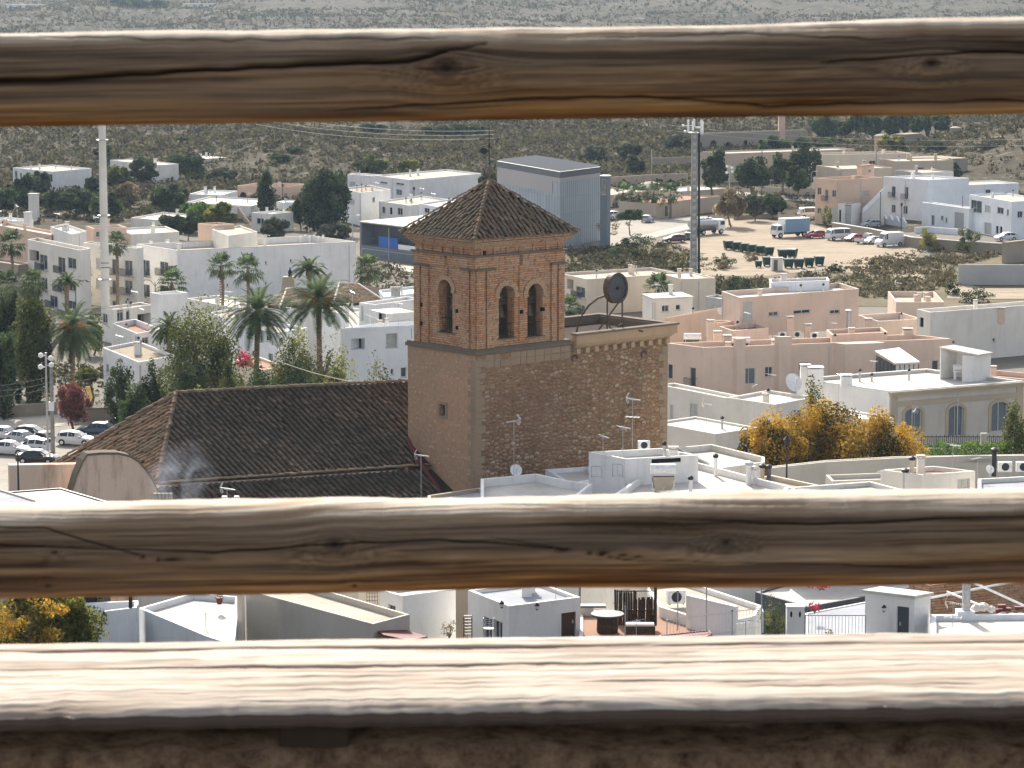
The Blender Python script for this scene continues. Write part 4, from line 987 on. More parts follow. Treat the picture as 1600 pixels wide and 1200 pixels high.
def leaf_quads(C,size,asp=.55,jit=.3,tone=None,flatz=0.0,rng=RNG):
 n=len(C);a=rng.normal(size=(n,3));a[:,2]*=(1-flatz);a/=np.linalg.norm(a,axis=1)[:,None]
 b=rng.normal(size=(n,3));b-=a*(a*b).sum(1)[:,None];b/=np.linalg.norm(b,axis=1)[:,None]
 s=size*(1+jit*rng.uniform(-1,1,n))[:,None];a=a*s/2;b=b*s*asp/2
 V=np.stack([C-a,C-a*.1+b,C+a,C-a*.1-b],1).reshape(-1,3)
 Fi=np.arange(4*n).reshape(n,4);t=rng.random(n)if tone is None else np.clip(tone+rng.normal(0,.11,n),0,1)
 return V,Fi,np.stack([t,rng.random(n),0*t],1)
def crown_pts(n,rx,ry,rz,clumps,spread=.22,shell=.62,flat_bottom=.0,rng=RNG,core=None):
 d=rng.normal(size=(clumps,3));d/=np.linalg.norm(d,axis=1)[:,None];r=(shell+(1-shell)*rng.random(clumps))*(.8+.35*rng.random(clumps))
 c=d*r[:,None]*np.array([rx,ry,rz]);c[:,2]=np.maximum(c[:,2],-rz*(1-flat_bottom))
 tone=np.clip(rng.random(clumps)*1.25-.1,0,1);k=rng.integers(0,clumps,n);m=min(rx,ry,rz)
 g_=rng.normal(size=(n,3));g_/=np.maximum(1,np.linalg.norm(g_,axis=1)/1.7)[:,None];p=c[k]+g_*np.array([rx,ry,rz])*spread*(.6+.8*rng.random(clumps))[k][:,None]*.8
 return p,tone[k],c
def tree(name,label,cat,p,h,rx,rz,leaf,n=2600,ls=.4,clumps=34,group=None,trunk_r=.16,spread=.2,crown_z=None,flatb=.15,ry=None,limbs=7,seed=None,leaf2=None,shell=.6,col='trunk'):
 rng=np.random.default_rng(seed if seed is not None else abs(hash(label))%99999 if False else sum(map(ord,label)))
 p=Vector(p);t=thing(name,label,cat,p,group);cz=crown_z if crown_z is not None else h-rz;ry=ry or rx
 n=int(n*2.2);P,tone,C=crown_pts(n,rx,ry,rz,clumps,spread*1.15,shell,flatb,rng)
 P+=np.array([p.x,p.y,p.z+cz]);P[:,2]=np.maximum(P[:,2],p.z+.05)
 V,Fi,col_=leaf_quads(P,ls*1.25,asp=.7,tone=tone,rng=rng);fast_mesh('crown',V,Fi,MT['leaf_'+leaf],t,col_)
 m=MB();top=p+Vector((rng.normal()*.1*rx,rng.normal()*.1*rx,cz));mid=p.lerp(top,.5)+Vector((rng.normal()*.06*h,0,0))
 m.tube([p-Vector((0,0,.2)),mid,top,top+Vector((0,0,rz*.4))],[trunk_r*1.25,trunk_r,trunk_r*.75,trunk_r*.3],7);m.build('trunk',MT[col],t)
 for i in range(limbs):
  c=C[rng.integers(0,len(C))];q=top+Vector((c[0],c[1],c[2]*.9))*.9;s=mid.lerp(top,rng.uniform(.3,1));b=MB();b.tube([s,s.lerp(q,.5)+Vector((0,0,.06*h)),q],[trunk_r*.5,trunk_r*.3,trunk_r*.1],5);b.build('limb',MT[col],t)
 return t
def bush(label,p,r,h,leaf,n=900,ls=.25,group=None,cat='bush',name='bush',clumps=16,ry=None):
 rng=np.random.default_rng(sum(map(ord,label)));p=Vector(p);t=thing(name,label,cat,p,group)
 P,tone,C=crown_pts(n,r,ry or r,h*.55,clumps,.22,.5,.3,rng);P+=np.array([p.x,p.y,p.z+h*.5]);P[:,2]=np.maximum(P[:,2],p.z+.02)
 V,Fi,c=leaf_quads(P,ls,tone=tone,rng=rng);fast_mesh('foliage',V,Fi,MT['leaf_'+leaf],t,c)
 m=MB()
 for k in range(5):a=k*1.3;m.bar(p-Vector((0,0,.1)),p+Vector((math.cos(a)*r*.5,math.sin(a)*r*.5,h*.6)),.03,5,.012)
 m.build('stem',MT['trunk'],t);return t
def fan_palm_proto(h,seed,n_l=34,r=1.7,skirt=0.0,label='',loc=(0,0,0),group=None):
 rng=np.random.default_rng(seed);t=thing('fan_palm',label,'palm tree',loc,group);m=MB();L=Vector(loc)
 pts=[L+Vector((0,0,-.2)),L+Vector((rng.normal()*.1,0,h*.35)),L+Vector((rng.normal()*.15,0,h*.7)),L+Vector((0,0,h))]
 m.tube(pts,[.30,.22,.19,.22],9)
 for i in range(int(h/.35)):
  z=i*.35;q=L+Vector((0,0,z));m.lathe(q,[(.22,0),(.235,.1),(.20,.16)],8)
 m.build('trunk',MT['palmtrunk'],t)
 Vs,Fs,Cs=[],[],[];top=np.array([L.x,L.y,L.z+h])
 def fan(az,el,rad,pet,droop):
  d=np.array([math.cos(az)*math.cos(el),math.sin(az)*math.cos(el),math.sin(el)]);s=np.array([-math.sin(az),math.cos(az),0]);u=np.cross(s,d)*-1
  if u[2]<0:u=-u
  c=top+d*pet-np.array([0,0,droop*.3]);tone=rng.random();K=13
  b=len(Vs);Vs.extend([top+s*.02,top-s*.02,c-s*.02,c+s*.02]);Fs.append((b,b+1,b+2,b+3));Cs.append((.9,.5,0))
  for k in range(K):
   a=(k/(K-1)-.5)*3.9;dd=d*math.cos(a)+s*math.sin(a);rr=rad*(.72+.28*math.cos(a))*(1+.08*rng.normal());w=rr*.085
   side=s*math.cos(a)-d*math.sin(a);mid=c+dd*rr*.6+u*.03*(k%2);tip=c+dd*rr*.96-np.array([0,0,rr*(.22+droop*.25)])
   b=len(Vs);Vs.extend([c,mid+side*w,tip,mid-side*w]);Fs.append((b,b+1,b+2,b+3));Cs.append((np.clip(tone+rng.normal(0,.12),0,1),rng.random(),0))
 for i in range(n_l):
  f=i/n_l;el=1.35-2.0*f+rng.normal()*.1;fan(i*2.399+rng.normal()*.15,el,r*(.55+.12*rng.random()),r*(.55+.2*rng.random()),max(0,f*1.2))
 fast_mesh('fronds',Vs,Fs,MT['leaf_palm'],t,Cs)
 Vs,Fs,Cs=[],[],[]
 for i in range(int(12+skirt*14)):
  az=i*2.399;z=h-.3-(skirt+.5)*rng.random();q=L+Vector((math.cos(az)*.2,math.sin(az)*.2,z));q2=q+Vector((math.cos(az)*.35,math.sin(az)*.35,-.9));s=Vector((-math.sin(az),math.cos(az),0))*.22
  b=len(Vs);Vs+=[tuple(q),tuple(q2+s),tuple(q2-Vector((0,0,.4))),tuple(q2-s)];Fs.append((b,b+1,b+2,b+3));Cs.append((rng.random(),rng.random(),0))
 fast_mesh('dead_fronds',Vs,Fs,MT['leaf_dryleaf'],t,Cs)
 return t
def date_palm(label,p,h,r,seed,nf=60,fruit=False,group='date palms',trunk_r=.28,lean=0.0,low=-.75):
 rng=np.random.default_rng(seed);p=Vector(p);t=thing('date_palm',label,'palm tree',p,group);m=MB()
 top=p+Vector((lean,0,h));m.tube([p-Vector((0,0,.3)),p.lerp(top,.4)+Vector((lean*.15,0,0)),p.lerp(top,.8),top],[trunk_r*1.25,trunk_r,trunk_r*.95,trunk_r*1.2],10)
 for i in range(int(h/.3)):
  q=p.lerp(top,i*.3/h);m.lathe(q,[(trunk_r*1.02,0),(trunk_r*1.15,.12),(trunk_r*.95,.18)],9)
 m.lathe(top-Vector((0,0,.9)),[(trunk_r,0),(trunk_r*1.7,.45),(trunk_r*1.6,.9),(trunk_r*.6,1.2)],10);m.build('trunk',MT['palmtrunk'],t)
 Vs,Fs,Cs=[],[],[];T=np.array(top)
 for i in range(nf):
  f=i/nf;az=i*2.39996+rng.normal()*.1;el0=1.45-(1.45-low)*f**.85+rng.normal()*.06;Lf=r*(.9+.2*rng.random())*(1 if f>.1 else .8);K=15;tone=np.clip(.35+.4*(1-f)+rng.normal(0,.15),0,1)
  pt=T.copy();el=el0;seg=Lf/K;hd=np.array([math.cos(az),math.sin(az),0]);s=np.array([-math.sin(az),math.cos(az),0])
  for k in range(K):
   d=hd*math.cos(el)+np.array([0,0,math.sin(el)]);nx=pt+d*seg;u=np.cross(d,s);u=u if u[2]>0 else-u
   b=len(Vs);w=.035*(1-k/K)+.01;Vs.extend([pt+s*w,pt-s*w,nx-s*w,nx+s*w]);Fs.append((b,b+1,b+2,b+3));Cs.append((.95,.5,0))
   if k>1:
    ll=Lf*.155*math.sin(math.pi*min(1,(k+1.2)/(K+1)))**.6+.05
    for sd in(-1,1):
     for o_ in(0,.5):
      q=pt+d*seg*o_;e=q+(s*sd*.75+d*.62+u*.3)*ll-np.array([0,0,.12*ll]);ww=d*.065
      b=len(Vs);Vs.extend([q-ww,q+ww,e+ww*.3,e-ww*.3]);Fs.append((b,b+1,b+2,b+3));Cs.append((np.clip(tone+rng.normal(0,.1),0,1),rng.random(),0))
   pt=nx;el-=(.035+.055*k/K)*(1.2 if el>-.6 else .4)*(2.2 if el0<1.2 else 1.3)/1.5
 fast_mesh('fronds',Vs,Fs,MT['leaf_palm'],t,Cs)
 if fruit:
  for k in range(6):
   a=k*1.05+.3;P=rng.normal(size=(130,3))*np.array([.28,.28,.38])+T+np.array([math.cos(a)*r*.24,math.sin(a)*r*.24,.1]);V,Fi,c=leaf_quads(P,.18,rng=rng);fast_mesh('fruit_cluster',V,Fi,MT['leaf_orange'],t,c)
 return t
def scrub():
 Vs,Fs,Cs=[],[],[];b=0
 def inpoly(px,py,poly):
  r=np.zeros(len(px),bool);n=len(poly);j=n-1
  for i in range(n):
   xi,yi=poly[i];xj,yj=poly[j]
   r^=((yi>py)!=(yj>py))&(px<(xj-xi)*(py-yi)/(yj-yi+1e-9)+xi);j=i
  return r
 def emit(X,Y,size,leaves,lsz,tone,flat=.62):
  nonlocal b
  Z=terrain(X,Y);n=len(X);C=np.stack([X,Y,Z+size*.28],1)
  P=C[:,None]+RNG.normal(size=(n,leaves,3))*(size[:,None,None]*np.array([.32,.32,.32*flat]))
  P[:,:,2]=np.maximum(P[:,:,2],Z[:,None]+.03);P=P.reshape(-1,3)
  V,Fi,c=leaf_quads(P,np.repeat(size,leaves)[:,None].ravel()*lsz if False else 1.0,tone=np.repeat(tone,leaves),asp=.8)
  ctr=P.repeat(4,0);V=ctr+(V-ctr)*np.repeat(size*lsz,leaves*4)[:,None]
  Vs.append(V);Fs.append(Fi+b);Cs.append(c);b+=len(V)
 for(y0,y1,n,s0,s1,lv)in((640,1100,68000,.6,2.3,9),(1100,2000,9000,1.5,3.4,8),(1850,3400,60000,1.6,4.4,6)):
  Y=np.sqrt(RNG.uniform(y0**2,y1**2,n));X=RNG.uniform(-.215,.215,n)*Y
  dn=fbm(X/60+9,Y/60,3);px=800+X/Y*F*.99;py=(CZ-terrain(X,Y))/Y*F-50
  keep=(dn+.35*(fbm(X/190+5,Y/190,3)-.5)*2)>RNG.uniform(.15,.62,n)
  for q in NOSCRUB:keep&=~inpoly(px,py,q)
  X,Y=X[keep],Y[keep];s=RNG.uniform(0,1,len(X))**2*(s1-s0)+s0;emit(X,Y,s,lv,.5,np.clip(RNG.normal(.45,.22,len(X)),0,1))
 for poly,dens,s0,s1,tn in FIELDS:
  w=[W(x,y)for x,y in poly];x0,x1=min(p.x for p in w),max(p.x for p in w);y0,y1=min(p.y for p in w),max(p.y for p in w)
  n=int((x1-x0)*(y1-y0)*dens);X=RNG.uniform(x0,x1,n);Y=RNG.uniform(y0,y1,n)
  k=inpoly(X,Y,[(p.x,p.y)for p in w])&(fbm(X/9,Y/9,3)>RNG.uniform(.2,.6,n));X,Y=X[k],Y[k]
  emit(X,Y,RNG.uniform(s0,s1,len(X)),16,.38,np.clip(RNG.normal(tn,.2,len(X)),0,1))
 o=fast_mesh('scrub',np.concatenate(Vs),np.concatenate(Fs),MT['leaf_scrub'],None,np.concatenate(Cs));tag(o,'low dry grey-green scrub over the hillsides and vacant plots',kind='stuff')
NOSCRUB=[[(1080,236),(1430,236),(1600,285),(1600,300),(1080,300)],[(940,292),(1300,292),(1300,345),(940,345)]]
FIELDS=[([(885,470),(885,395),(935,388),(1040,382),(1085,400),(1080,430),(1200,440),(1300,426),(1300,452),(1100,480)],.62,.6,1.7,.45),([(1250,452),(1300,425),(1430,410),(1510,400),(1570,398),(1495,420),(1500,450),(1460,455),(1440,470),(1330,466)],.8,.5,1.5,.68),([(1290,412),(1350,407),(1440,393),(1500,390),(1495,412),(1380,418)],.7,.5,1.3,.6),([(560,410),(650,424),(650,470),(560,465)],.6,.6,1.6,.4),([(-40,290),(600,290),(560,345),(280,350),(-40,345)],.16,.8,2.2,.35),([(1100,292),(1290,296),(1290,340),(1160,336),(1100,310)],.14,.6,1.8,.45),([(90,575),(420,560),(420,615),(200,640),(90,640)],.3,.5,1.6,.3),([(1050,400),(1110,395),(1140,420),(1085,432)],.3,.4,1.0,.75),([(935,352),(990,350),(985,362),(940,372)],.2,.4,.9,.6)]
scrub()
H=house
H('long low stone villa with round arched openings below the far hillside',(1092,209),1080,(1262,203),d=800,wall='stone_wall',deck='deck',par=.5,wins=[('R',1110,219,1120,231,'o',dict(arch=True)),('R',1133,222,1143,233,'o',dict(arch=True)),('R',1162,219,1168,228,'o',dict(arch=True)),('R',1092,222,1097,230,'o',dict(arch=True))])
H('long flat tan building behind the dark round trees',(1128,240),1118,(1336,233),d=690,wall='tan',deck='deck',par=.3,over=(9,None))
H('low cream building with one dark window on the far right slope',(1284,242),1270,(1424,239),d=665,wall='cream',deck='deck',wins=[('R',1358,251,1368,257,'w')],over=(8,None))
H('windowless brown block next to the dark grove',(1414,211),1396,(1441,209),d=800,wall='stone_wall',deck='deckb',par=0)
H('low tan shed with a sloping pale roof below the right hill',(1431,251),1425,(1512,248),d=700,wall='stone_wall',deck='deckb',par=0,over=(11,None))
H('brown stone cottage with a dark doorway on the far right hillside',(1540,214),1500,(1566,212),d=800,wall='stone_wall',deck='deckb',par=.2,wins=[('R',1548,217,1553,231,'k'),('L',1506,208,1511,217,'w')])
H('small stone outbuilding highest on the right slope',(1584,202),1548,(1600,199),d=890,wall='stone_wall',deck='deckb',par=0)
H('yellow and grey low building between the peach house and the hill',(1402,252),1373,(1490,250),d=640,wall='tan',deck='deck',par=.2,wins=[('R',1430,262,1444,268,'o')])
H('plain beige warehouse behind the peach house',(1315,264),1275,(1394,262),d=620,wall='tan',deck='deck',par=.2)
H('low grey roofed shed behind the white villa',(1440,270),1398,(1490,268),d=620,wall='grey',deck='deck',par=.2)
g=H('peach two storey house with a rooftop room beside the dirt lot',(1310,281),1274,(1379,277),d=575,wall='peach',deck='deckt',par=.9,wins=[('L',1277,293,1283,304,'w'),('L',1289,296,1294,314,'f'),('L',1300,297,1306,308,'w'),('L',1277,325,1283,334,'w'),('L',1287,326,1291,334,'w'),('L',1297,324,1306,345,'g'),('R',1348,298,1357,307,'s')])
block(g['root'],(1347,260),1339,(1366,258),base=(1347,279),zb=g['deck'],wall='peach',deck='deckt',par=0,names=('stair_room','stair_room_roof'),wins=[('L',1348,268,1351,278,'k'),('R',1357,265,1361,269,'w')])
g=H('white villa with dark shuttered windows and an outside stair',(1451,281),(1380,276),(1514,278),d=585,wall='bwhite',deck='deckw',par=.35,wins=[('L',1393,291,1399,308,'f'),('L',1413,292,1419,311,'f'),('L',1393,320,1399,332,'w'),('L',1411,322,1418,334,'w')])
m=MB();a=D(1347,333,574);b=D(1381,300,578);n=14
for k in range(n):
 p=a.lerp(b,k/n);q=a.lerp(b,(k+1)/n);m.box(p.x,q.x+.02,p.y-.6,p.y+1.2,0,q.z)
st=m.build('staircase',MT['white2'],g['root']);m=MB();d1=Vector((0,-.75,0));hh=Vector((0,0,1.0));m.add([a+d1,b+d1,b+d1+hh,a+d1+hh,a+d1+Vector((0,.15,0)),b+d1+Vector((0,.15,0)),b+d1+hh+Vector((0,.15,0)),a+d1+hh+Vector((0,.15,0))],[(0,1,2,3),(4,5,6,7),(0,1,5,4),(1,2,6,5),(2,3,7,6),(3,0,4,7)]);m.build('stair_parapet',MT['bwhite'],st)
H('long pale house joined to the right of the white villa, row of small windows',(1452,291),1440,(1592,286),d=603,wall='bwhite',deck='deck',par=.2,over=(9,None),wins=[('R',1459,298,1464,306,'w'),('R',1479,299,1484,307,'w'),('R',1493,299,1498,313,'d'),('R',1540,296,1548,302,'w'),('R',1570,300,1576,307,'w')])
H('low white garage house with a grey garage door',(1514,326),(1441,316),1530,d=560,wall='bwhite',deck='deckw',par=.2,wins=[('L',1491,332,1506,358,'g'),('L',1455,336,1460,352,'w'),('L',1470,337,1474,344,'w'),('L',1477,340,1480,348,'w')])
H('white two storey house at the right edge with a dark glazed balcony',(1581,315),(1515,304),(1640,312),d=545,wall='bwhite',deck='deck',par=.3,wins=[('L',1517,313,1534,332,'w'),('L',1539,321,1548,331,'s'),('L',1558,324,1568,334,'w'),('L',1573,327,1576,337,'w'),('L',1538,348,1549,366,'g'),('L',1556,353,1560,365,'k'),('L',1562,354,1566,365,'k'),('R',1590,330,1598,340,'w')])
H('small whitewashed annexe with a tall dark gate left of the villa stair',(1331,319),1309,(1345,317),d=572,wall='white2',deck='deckt',par=.2,wins=[('L',1320,320,1330,350,'g'),('L',1311,328,1314,347,'k')])
def lowwall(label,pts,h,t=.35,mat='stone_wall',cap=None,name='boundary_wall',cat='wall',z0=0,wave=0):
 w=[W(x,y,z0)for x,y in pts];r=thing(name,label,cat,w[0]);m=MB();c=MB()
 for i in range(len(w)-1):
  a,b=w[i],w[i+1];d=(b-a).normalized();n=Vector((-d.y,d.x,0))*t
  m.add([a,b,b+n,a+n]+[q+Vector((0,0,h))for q in(a,b,b+n,a+n)],[(0,1,5,4),(1,2,6,5),(2,3,7,6),(3,0,4,7),(4,5,6,7)])
  if wave:
   L=(b-a).length;k=int(L/2.2)
   for j in range(k):
    s=a.lerp(b,(j+.5)/k);pr=[]
    for q in range(9):u=(q/8-.5)*2;pr.append(s+d*(u*1.0)+Vector((0,0,h+wave*math.cos(u*math.pi/2)**2)))
    m.poly([s-d*1.0+Vector((0,0,h-.1))]+pr+[s+d*1.0+Vector((0,0,h-.1))]);m.poly([v+n for v in[s-d*1.0+Vector((0,0,h-.1))]+pr+[s+d*1.0+Vector((0,0,h-.1))]])
    for q in range(8):m.quad(pr[q],pr[q+1],pr[q+1]+n,pr[q]+n)
  if cap:e=n*.15;c.add([a-e+Vector((0,0,h+.005)),b-e+Vector((0,0,h+.005)),b+n+e+Vector((0,0,h+.005)),a+n+e+Vector((0,0,h+.005)),a-e+Vector((0,0,h+.14)),b-e+Vector((0,0,h+.14)),b+n+e+Vector((0,0,h+.14)),a+n+e+Vector((0,0,h+.14))],[(0,1,5,4),(1,2,6,5),(2,3,7,6),(3,0,4,7),(4,5,6,7),(0,1,2,3)])
 m.build('wall',MT[mat],r)
 if cap:c.build('coping',MT[cap],r)
 return r
lowwall('long stone retaining wall with a white top edge behind the parked vans',[(1300,364),(1360,374),(1425,388),(1500,394),(1600,400)],1.9,cap='white')
lowwall('wavy topped white garden wall in front of the villa',[(1350,345),(1385,351),(1415,356)],1.1,mat='bwhite',wave=.8)
lowwall('low white wall in front of the garage house',[(1430,365),(1450,364),(1512,369)],1.2,mat='bwhite')
H('tall plain brown wall block at the right edge beside the scrub',(1573,380),1566,(1625,374),d=500,wall='stone_wall',deck='deckb',par=0)
lowwall('long grey concrete wall at the right edge of the scrub',[(1497,446),(1640,446)],3.3,mat='grey',t=.4)
lowwall('low stone wall along the far road',[(1148,345),(1215,340)],1.0,mat='stone_wall')
lowwall('pale roadside wall left of the peach house',[(1180,302),(1225,304),(1290,306)],1.6,mat='cream')
lowwall('ruined brown wall beyond the palm row',[(1020,262),(1085,260)],2.5,mat='stone_wall')
lowwall('long brown wall behind the palm row',[(948,295),(1020,290),(1075,288)],2.6,mat='tan')
t=thing('brick_chimney','slender reddish brick chimney rising from the far stone villa','chimney',D(1221,207,815));p=D(1221,215,815);m=MB();zt=D(1221,176,815).z
m.prism([(p.x-.9,p.y-.9),(p.x+.9,p.y-.9),(p.x+.9,p.y+.9),(p.x-.9,p.y+.9)],tz(p.x,p.y),zt);m.build('shaft',MT['peach'],t);m=MB();m.box(p.x-1.1,p.x+1.1,p.y-1.1,p.y+1.1,zt,zt+.5);m.build('cap',MT['tan'],t)
def tank(label,px,py0,py1,d,r,mat='cream'):
 t=thing('water_tank',label,'water tank',D(px,py1,d));p=D(px,py0,d);m=MB();zb=D(px,py1,d).z;m.lathe((p.x,p.y,0),[(r,zb),(r,p.z),(r*1.06,p.z),(r*1.06,p.z+.25)],20);m.build('drum',MT[mat],t,smooth=False);m=MB();m.lathe((p.x,p.y,p.z+.25),[(r*.98,0),(r*.5,.3),(.1,.4)],20);m.build('lid',MT['deck'],t)
tank('round pinkish water tank beside the brown block near the grove',1376,213,246,775,1.6,'peach')
tank('round grey water tank at the stone cottage on the right slope',1493,201,222,810,1.5,'stone_wall')
H('small beige utility building with a grey door and red edged roof by the plaza',(1026,318),1019,(1125,306),d=590,wall='tan',deck='deckt',par=.3,over=(9,None),wins=[('R',1039,322,1044,338,'c')])
H('flat pale roof building just behind the beige utility building',(1062,299),1050,(1140,294),d=640,wall='cream',deck='deckw',par=.2,over=(10,None))
H('low pinkish building behind the row of palms',(950,305),935,(1030,296),d=620,wall='peach',deck='deck',par=.3,over=(12,None),wins=[('R',957,316,966,326,'w')])
tank('white domed water tank behind the palm row',1016,288,300,640,1.9,'white')
H('white house with a shaded front on the left hillside',(82,268),(20,262),(143,263),d=657,wall='white',deck='deck',par=.3,wins=[('L',23,267,27,278,'w'),('L',31,270,34,279,'w'),('L',73,272,82,284,'w')])
H('narrow grey windowless block among the pines at far left',(57,304),44,(61,303),d=585,wall='ivory',deck='deckw',par=0)
H('white house half hidden behind the tall white mast',(245,258),(172,250),(279,256),d=690,wall='ivory',deck='deckw',par=.2,wins=[('L',228,262,234,270,'w')])
H('pale shed with a wide dark gate below the left hillside',(300,250),290,(355,247),d=740,wall='ivory',deck='deckw',par=0,over=(9,None),wins=[('R',325,253,345,268,'c')])
H('peach building with an arched entrance and long blank side wall',(449,292),(371,290),(482,287),d=640,wall='peach',deck='tan' if False else 'deckb',par=.9,wins=[('L',375,300,385,313,'o',dict(arch=True)),('L',392,305,400,311,'w')])
H('low white house with a bright flat roof left of the arched peach building',(346,305),(295,303),(371,298),d=620,wall='white',deck='deckw',par=.3,wins=[('L',333,308,341,314,'w')])
g=H('long white terrace house with an outside stair in its yard',(392,322),(290,316),(430,312),d=590,wall='white2',deck='deckw',par=.3,wins=[('L',378,338,383,352,'k'),('L',300,330,306,338,'w')])
m=MB();a=D(393,352,580);b=D(372,322,588)
for k in range(10):p=a.lerp(b,k/10);q=a.lerp(b,(k+1)/10);m.box(min(p.x,q.x),max(p.x,q.x)+.02,p.y-1.0,p.y,0,q.z)
m.build('staircase',MT['tan'],g['root'])
H('small white house in front of the narrow cypress',(425,334),(393,332),(458,331),d=560,wall='white',deck='deckw',par=.3,wins=[('L',401,341,412,350,'w')])
H('little white house between the cypress and the big dark tree',(458,316),432,(472,313),d=610,wall='bwhite',deck='deckw',par=.2)
H('white two storey block at the back with a small left window',(586,275),(543,272),(600,273),d=640,wall='white',deck='deckw',par=.3,wins=[('L',546,284,555,291,'s')])
H('long white building with slit windows and a stained end wall',(640,281),(586,274),(752,271),d=615,wall='white',deck='deck',par=.3,wins=[('L',594,284,605,287,'w'),('L',619,286,631,289,'w'),('L',619,296,628,305,'b')])
H('plain white two storey house right of the big dark tree',(564,301),(532,294),(610,296),d=575,wall='white',deck='deckb',par=.3,wins=[('L',547,311,554,319,'s'),('R',582,308,586,316,'w')])
H('white house with three dark openings and a canopy behind the church tower',(640,321),(592,314),(706,312),d=560,wall='white',deck='deck',par=.3,wins=[('L',597,323,602,333,'w'),('L',609,324,613,335,'k'),('L',621,325,629,336,'w')])
H('low white house tucked against the left edge of the tiled tower roof',(700,326),(655,318),(750,318),d=530,wall='bwhite',deck='deckw',par=.3,wins=[('L',663,325,671,333,'w')])
g=H('modern grey pavilion with a white slab roof and a bright blue panel',(655,358),(562,347),(780,346),d=500,wall='bluegrey',deck='deckw',par=0,wins=[('L',565,352,650,388,'c',dict(depth=2.5)),('L',565,393,650,407,'b',dict(depth=.1))],depth=.3)
m=MB();A=rect_on(g['c'],g['uL'],590,371,619,400);o2=g['c'];m.obox(o2,g['uR'],(.3,.5),g['uL'],(A[0],A[1]),A[2],A[3]);m.build('blue_panel',MT['bluedoor'],g['root'])
m=MB();A=rect_on(g['c'],g['uL'],620,384,650,403);m.obox(o2,g['uR'],(.32,.5),g['uL'],(A[0],A[1]),A[2],A[3]);m.build('panel',MT['whitem'],g['root'])
def corr():
 t=NT('corrugated_panels');uv=t.n('ShaderNodeTexCoord').outputs['UV'];s=t.n('ShaderNodeSeparateXYZ');t.l(uv,s.inputs[0])
 w_=t.math('SINE',t.math('MULTIPLY',s.outputs[0],8.2));g=t.n('ShaderNodeNewGeometry').outputs['Position']
 b=t.n('ShaderNodeTexBrick');t.l(uv,b.inputs['Vector'])
 for k,v in(('Color1',(.15,.185,.21,1)),('Color2',(.20,.235,.26,1)),('Mortar',(.11,.14,.16,1)),('Scale',1.0),('Mortar Size',.03),('Brick Width',2.2),('Row Height',3.0)):b.inputs[k].default_value=v
 col=t.mix(t.ramp(w_,[(.3,0.0),(.9,.6)]),b.outputs['Color'],(.46,.52,.55));return t.finish(col,.5,normal=t.bump(w_,.6,.06),spec=.4)
MT['corr']=corr();MT['corrg']=flat('grey_cladding',(.32,.30,.29),.7)
g=H('big blue grey corrugated hall standing behind the church tower',(875,270),(777,253),(938,262),d=529,name='corrugated_hall',cat='hall',wall='corr',deck='blackm',par=0)
c,uR,uL,lR,lL,zr=g['c'],g['uR'],g['uL'],g['lR'],g['lL'],g['zr']
m=MB();m.obox(c,uR,(-.12,lR+.1),uL,(-.12,lL+.1),zr-.95,zr+.02);m.build('roof_fascia',MT['darkgrey'],g['root'])
m=MB();m.obox(c,uR,(-.07,.0),uL,(3.6,lL),zr-3.9,zr-.95);m.obox(c,uR,(-.07,lR+.07),uL,(-.07,.0),zr-1.7,zr-.95);m.obox(c,uR,(-.07,0),uL,(0,3.6),zr-1.7,zr-.95);m.build('cladding_band',MT['corrg'],g['root'])
m=MB()
nn=int(lL/.9)
for k in range(nn):
 for j in range(int(lR/1.0)):
  x=.5+j*1.0;y=.5+k*.9
  if x+.8<lR and y+.7<lL:m.add([g['P'](x,y)+(zr+.18,),g['P'](x+.8,y)+(zr+.18,),g['P'](x+.8,y+.62)+(zr+.5,),g['P'](x,y+.62)+(zr+.5,)],[(0,1,2,3)])
ob=m.build('roof_sheets',MT['darkgrey'],g['root']);ob['kind']='stuff';s_=ob.modifiers.new('s','SOLIDIFY');s_.thickness=.05
H('slim annexe with a dark tall window on the right side of the corrugated hall',(949,276),938,(954,275),d=527,wall='bluegrey',deck='metal',par=0,wins=[('L',940,280,947,304,'w')])
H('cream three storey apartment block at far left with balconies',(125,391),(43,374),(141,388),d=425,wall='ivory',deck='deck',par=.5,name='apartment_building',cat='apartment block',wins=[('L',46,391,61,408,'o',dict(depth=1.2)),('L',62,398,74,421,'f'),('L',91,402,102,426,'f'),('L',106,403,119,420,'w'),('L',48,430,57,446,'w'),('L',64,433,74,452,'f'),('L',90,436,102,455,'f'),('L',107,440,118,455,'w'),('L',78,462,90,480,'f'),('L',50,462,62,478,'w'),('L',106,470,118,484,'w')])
H('middle cream apartment block behind the tall white mast',(213,388),(130,379),(224,386),d=430,wall='ivory',deck='deck',par=.5,name='apartment_building',cat='apartment block',wins=[('L',150,403,157,420,'s'),('L',134,405,142,428,'f'),('L',195,407,207,431,'f'),('L',175,405,186,429,'f'),('L',150,435,157,451,'s'),('L',195,438,207,460,'f'),('L',175,438,186,459,'f'),('L',134,437,142,458,'f'),('L',175,470,186,484,'w'),('L',195,470,207,484,'w')])
g=H('largest plain white building with a long blank side wall behind the palms',(277,392),(213,382),(556,378),d=434,wall='white',deck='deck',par=.9,pt=.3,name='apartment_building',cat='apartment block',coping='coping',wins=[('L',220,406,234,431,'f'),('L',250,409,263,430,'f'),('L',220,444,234,464,'f'),('L',250,446,262,466,'f'),('R',414,408,417,413,'w'),('R',453,405,456,410,'w'),('R',414,440,417,445,'w'),('R',354,443,357,448,'w')])
gz=g['deck'];WB=g
block(g['root'],(357,368),(331,358),(402,362),base=(357,396),zb=gz,wall='ivory',deck='deck',par=.25,names=('stair_room','stair_room_roof'))
m=MB();q=[W(x,y,D(357,368,WB['d']).z)for x,y in((338,361),(388,358),(382,355),(345,357))]
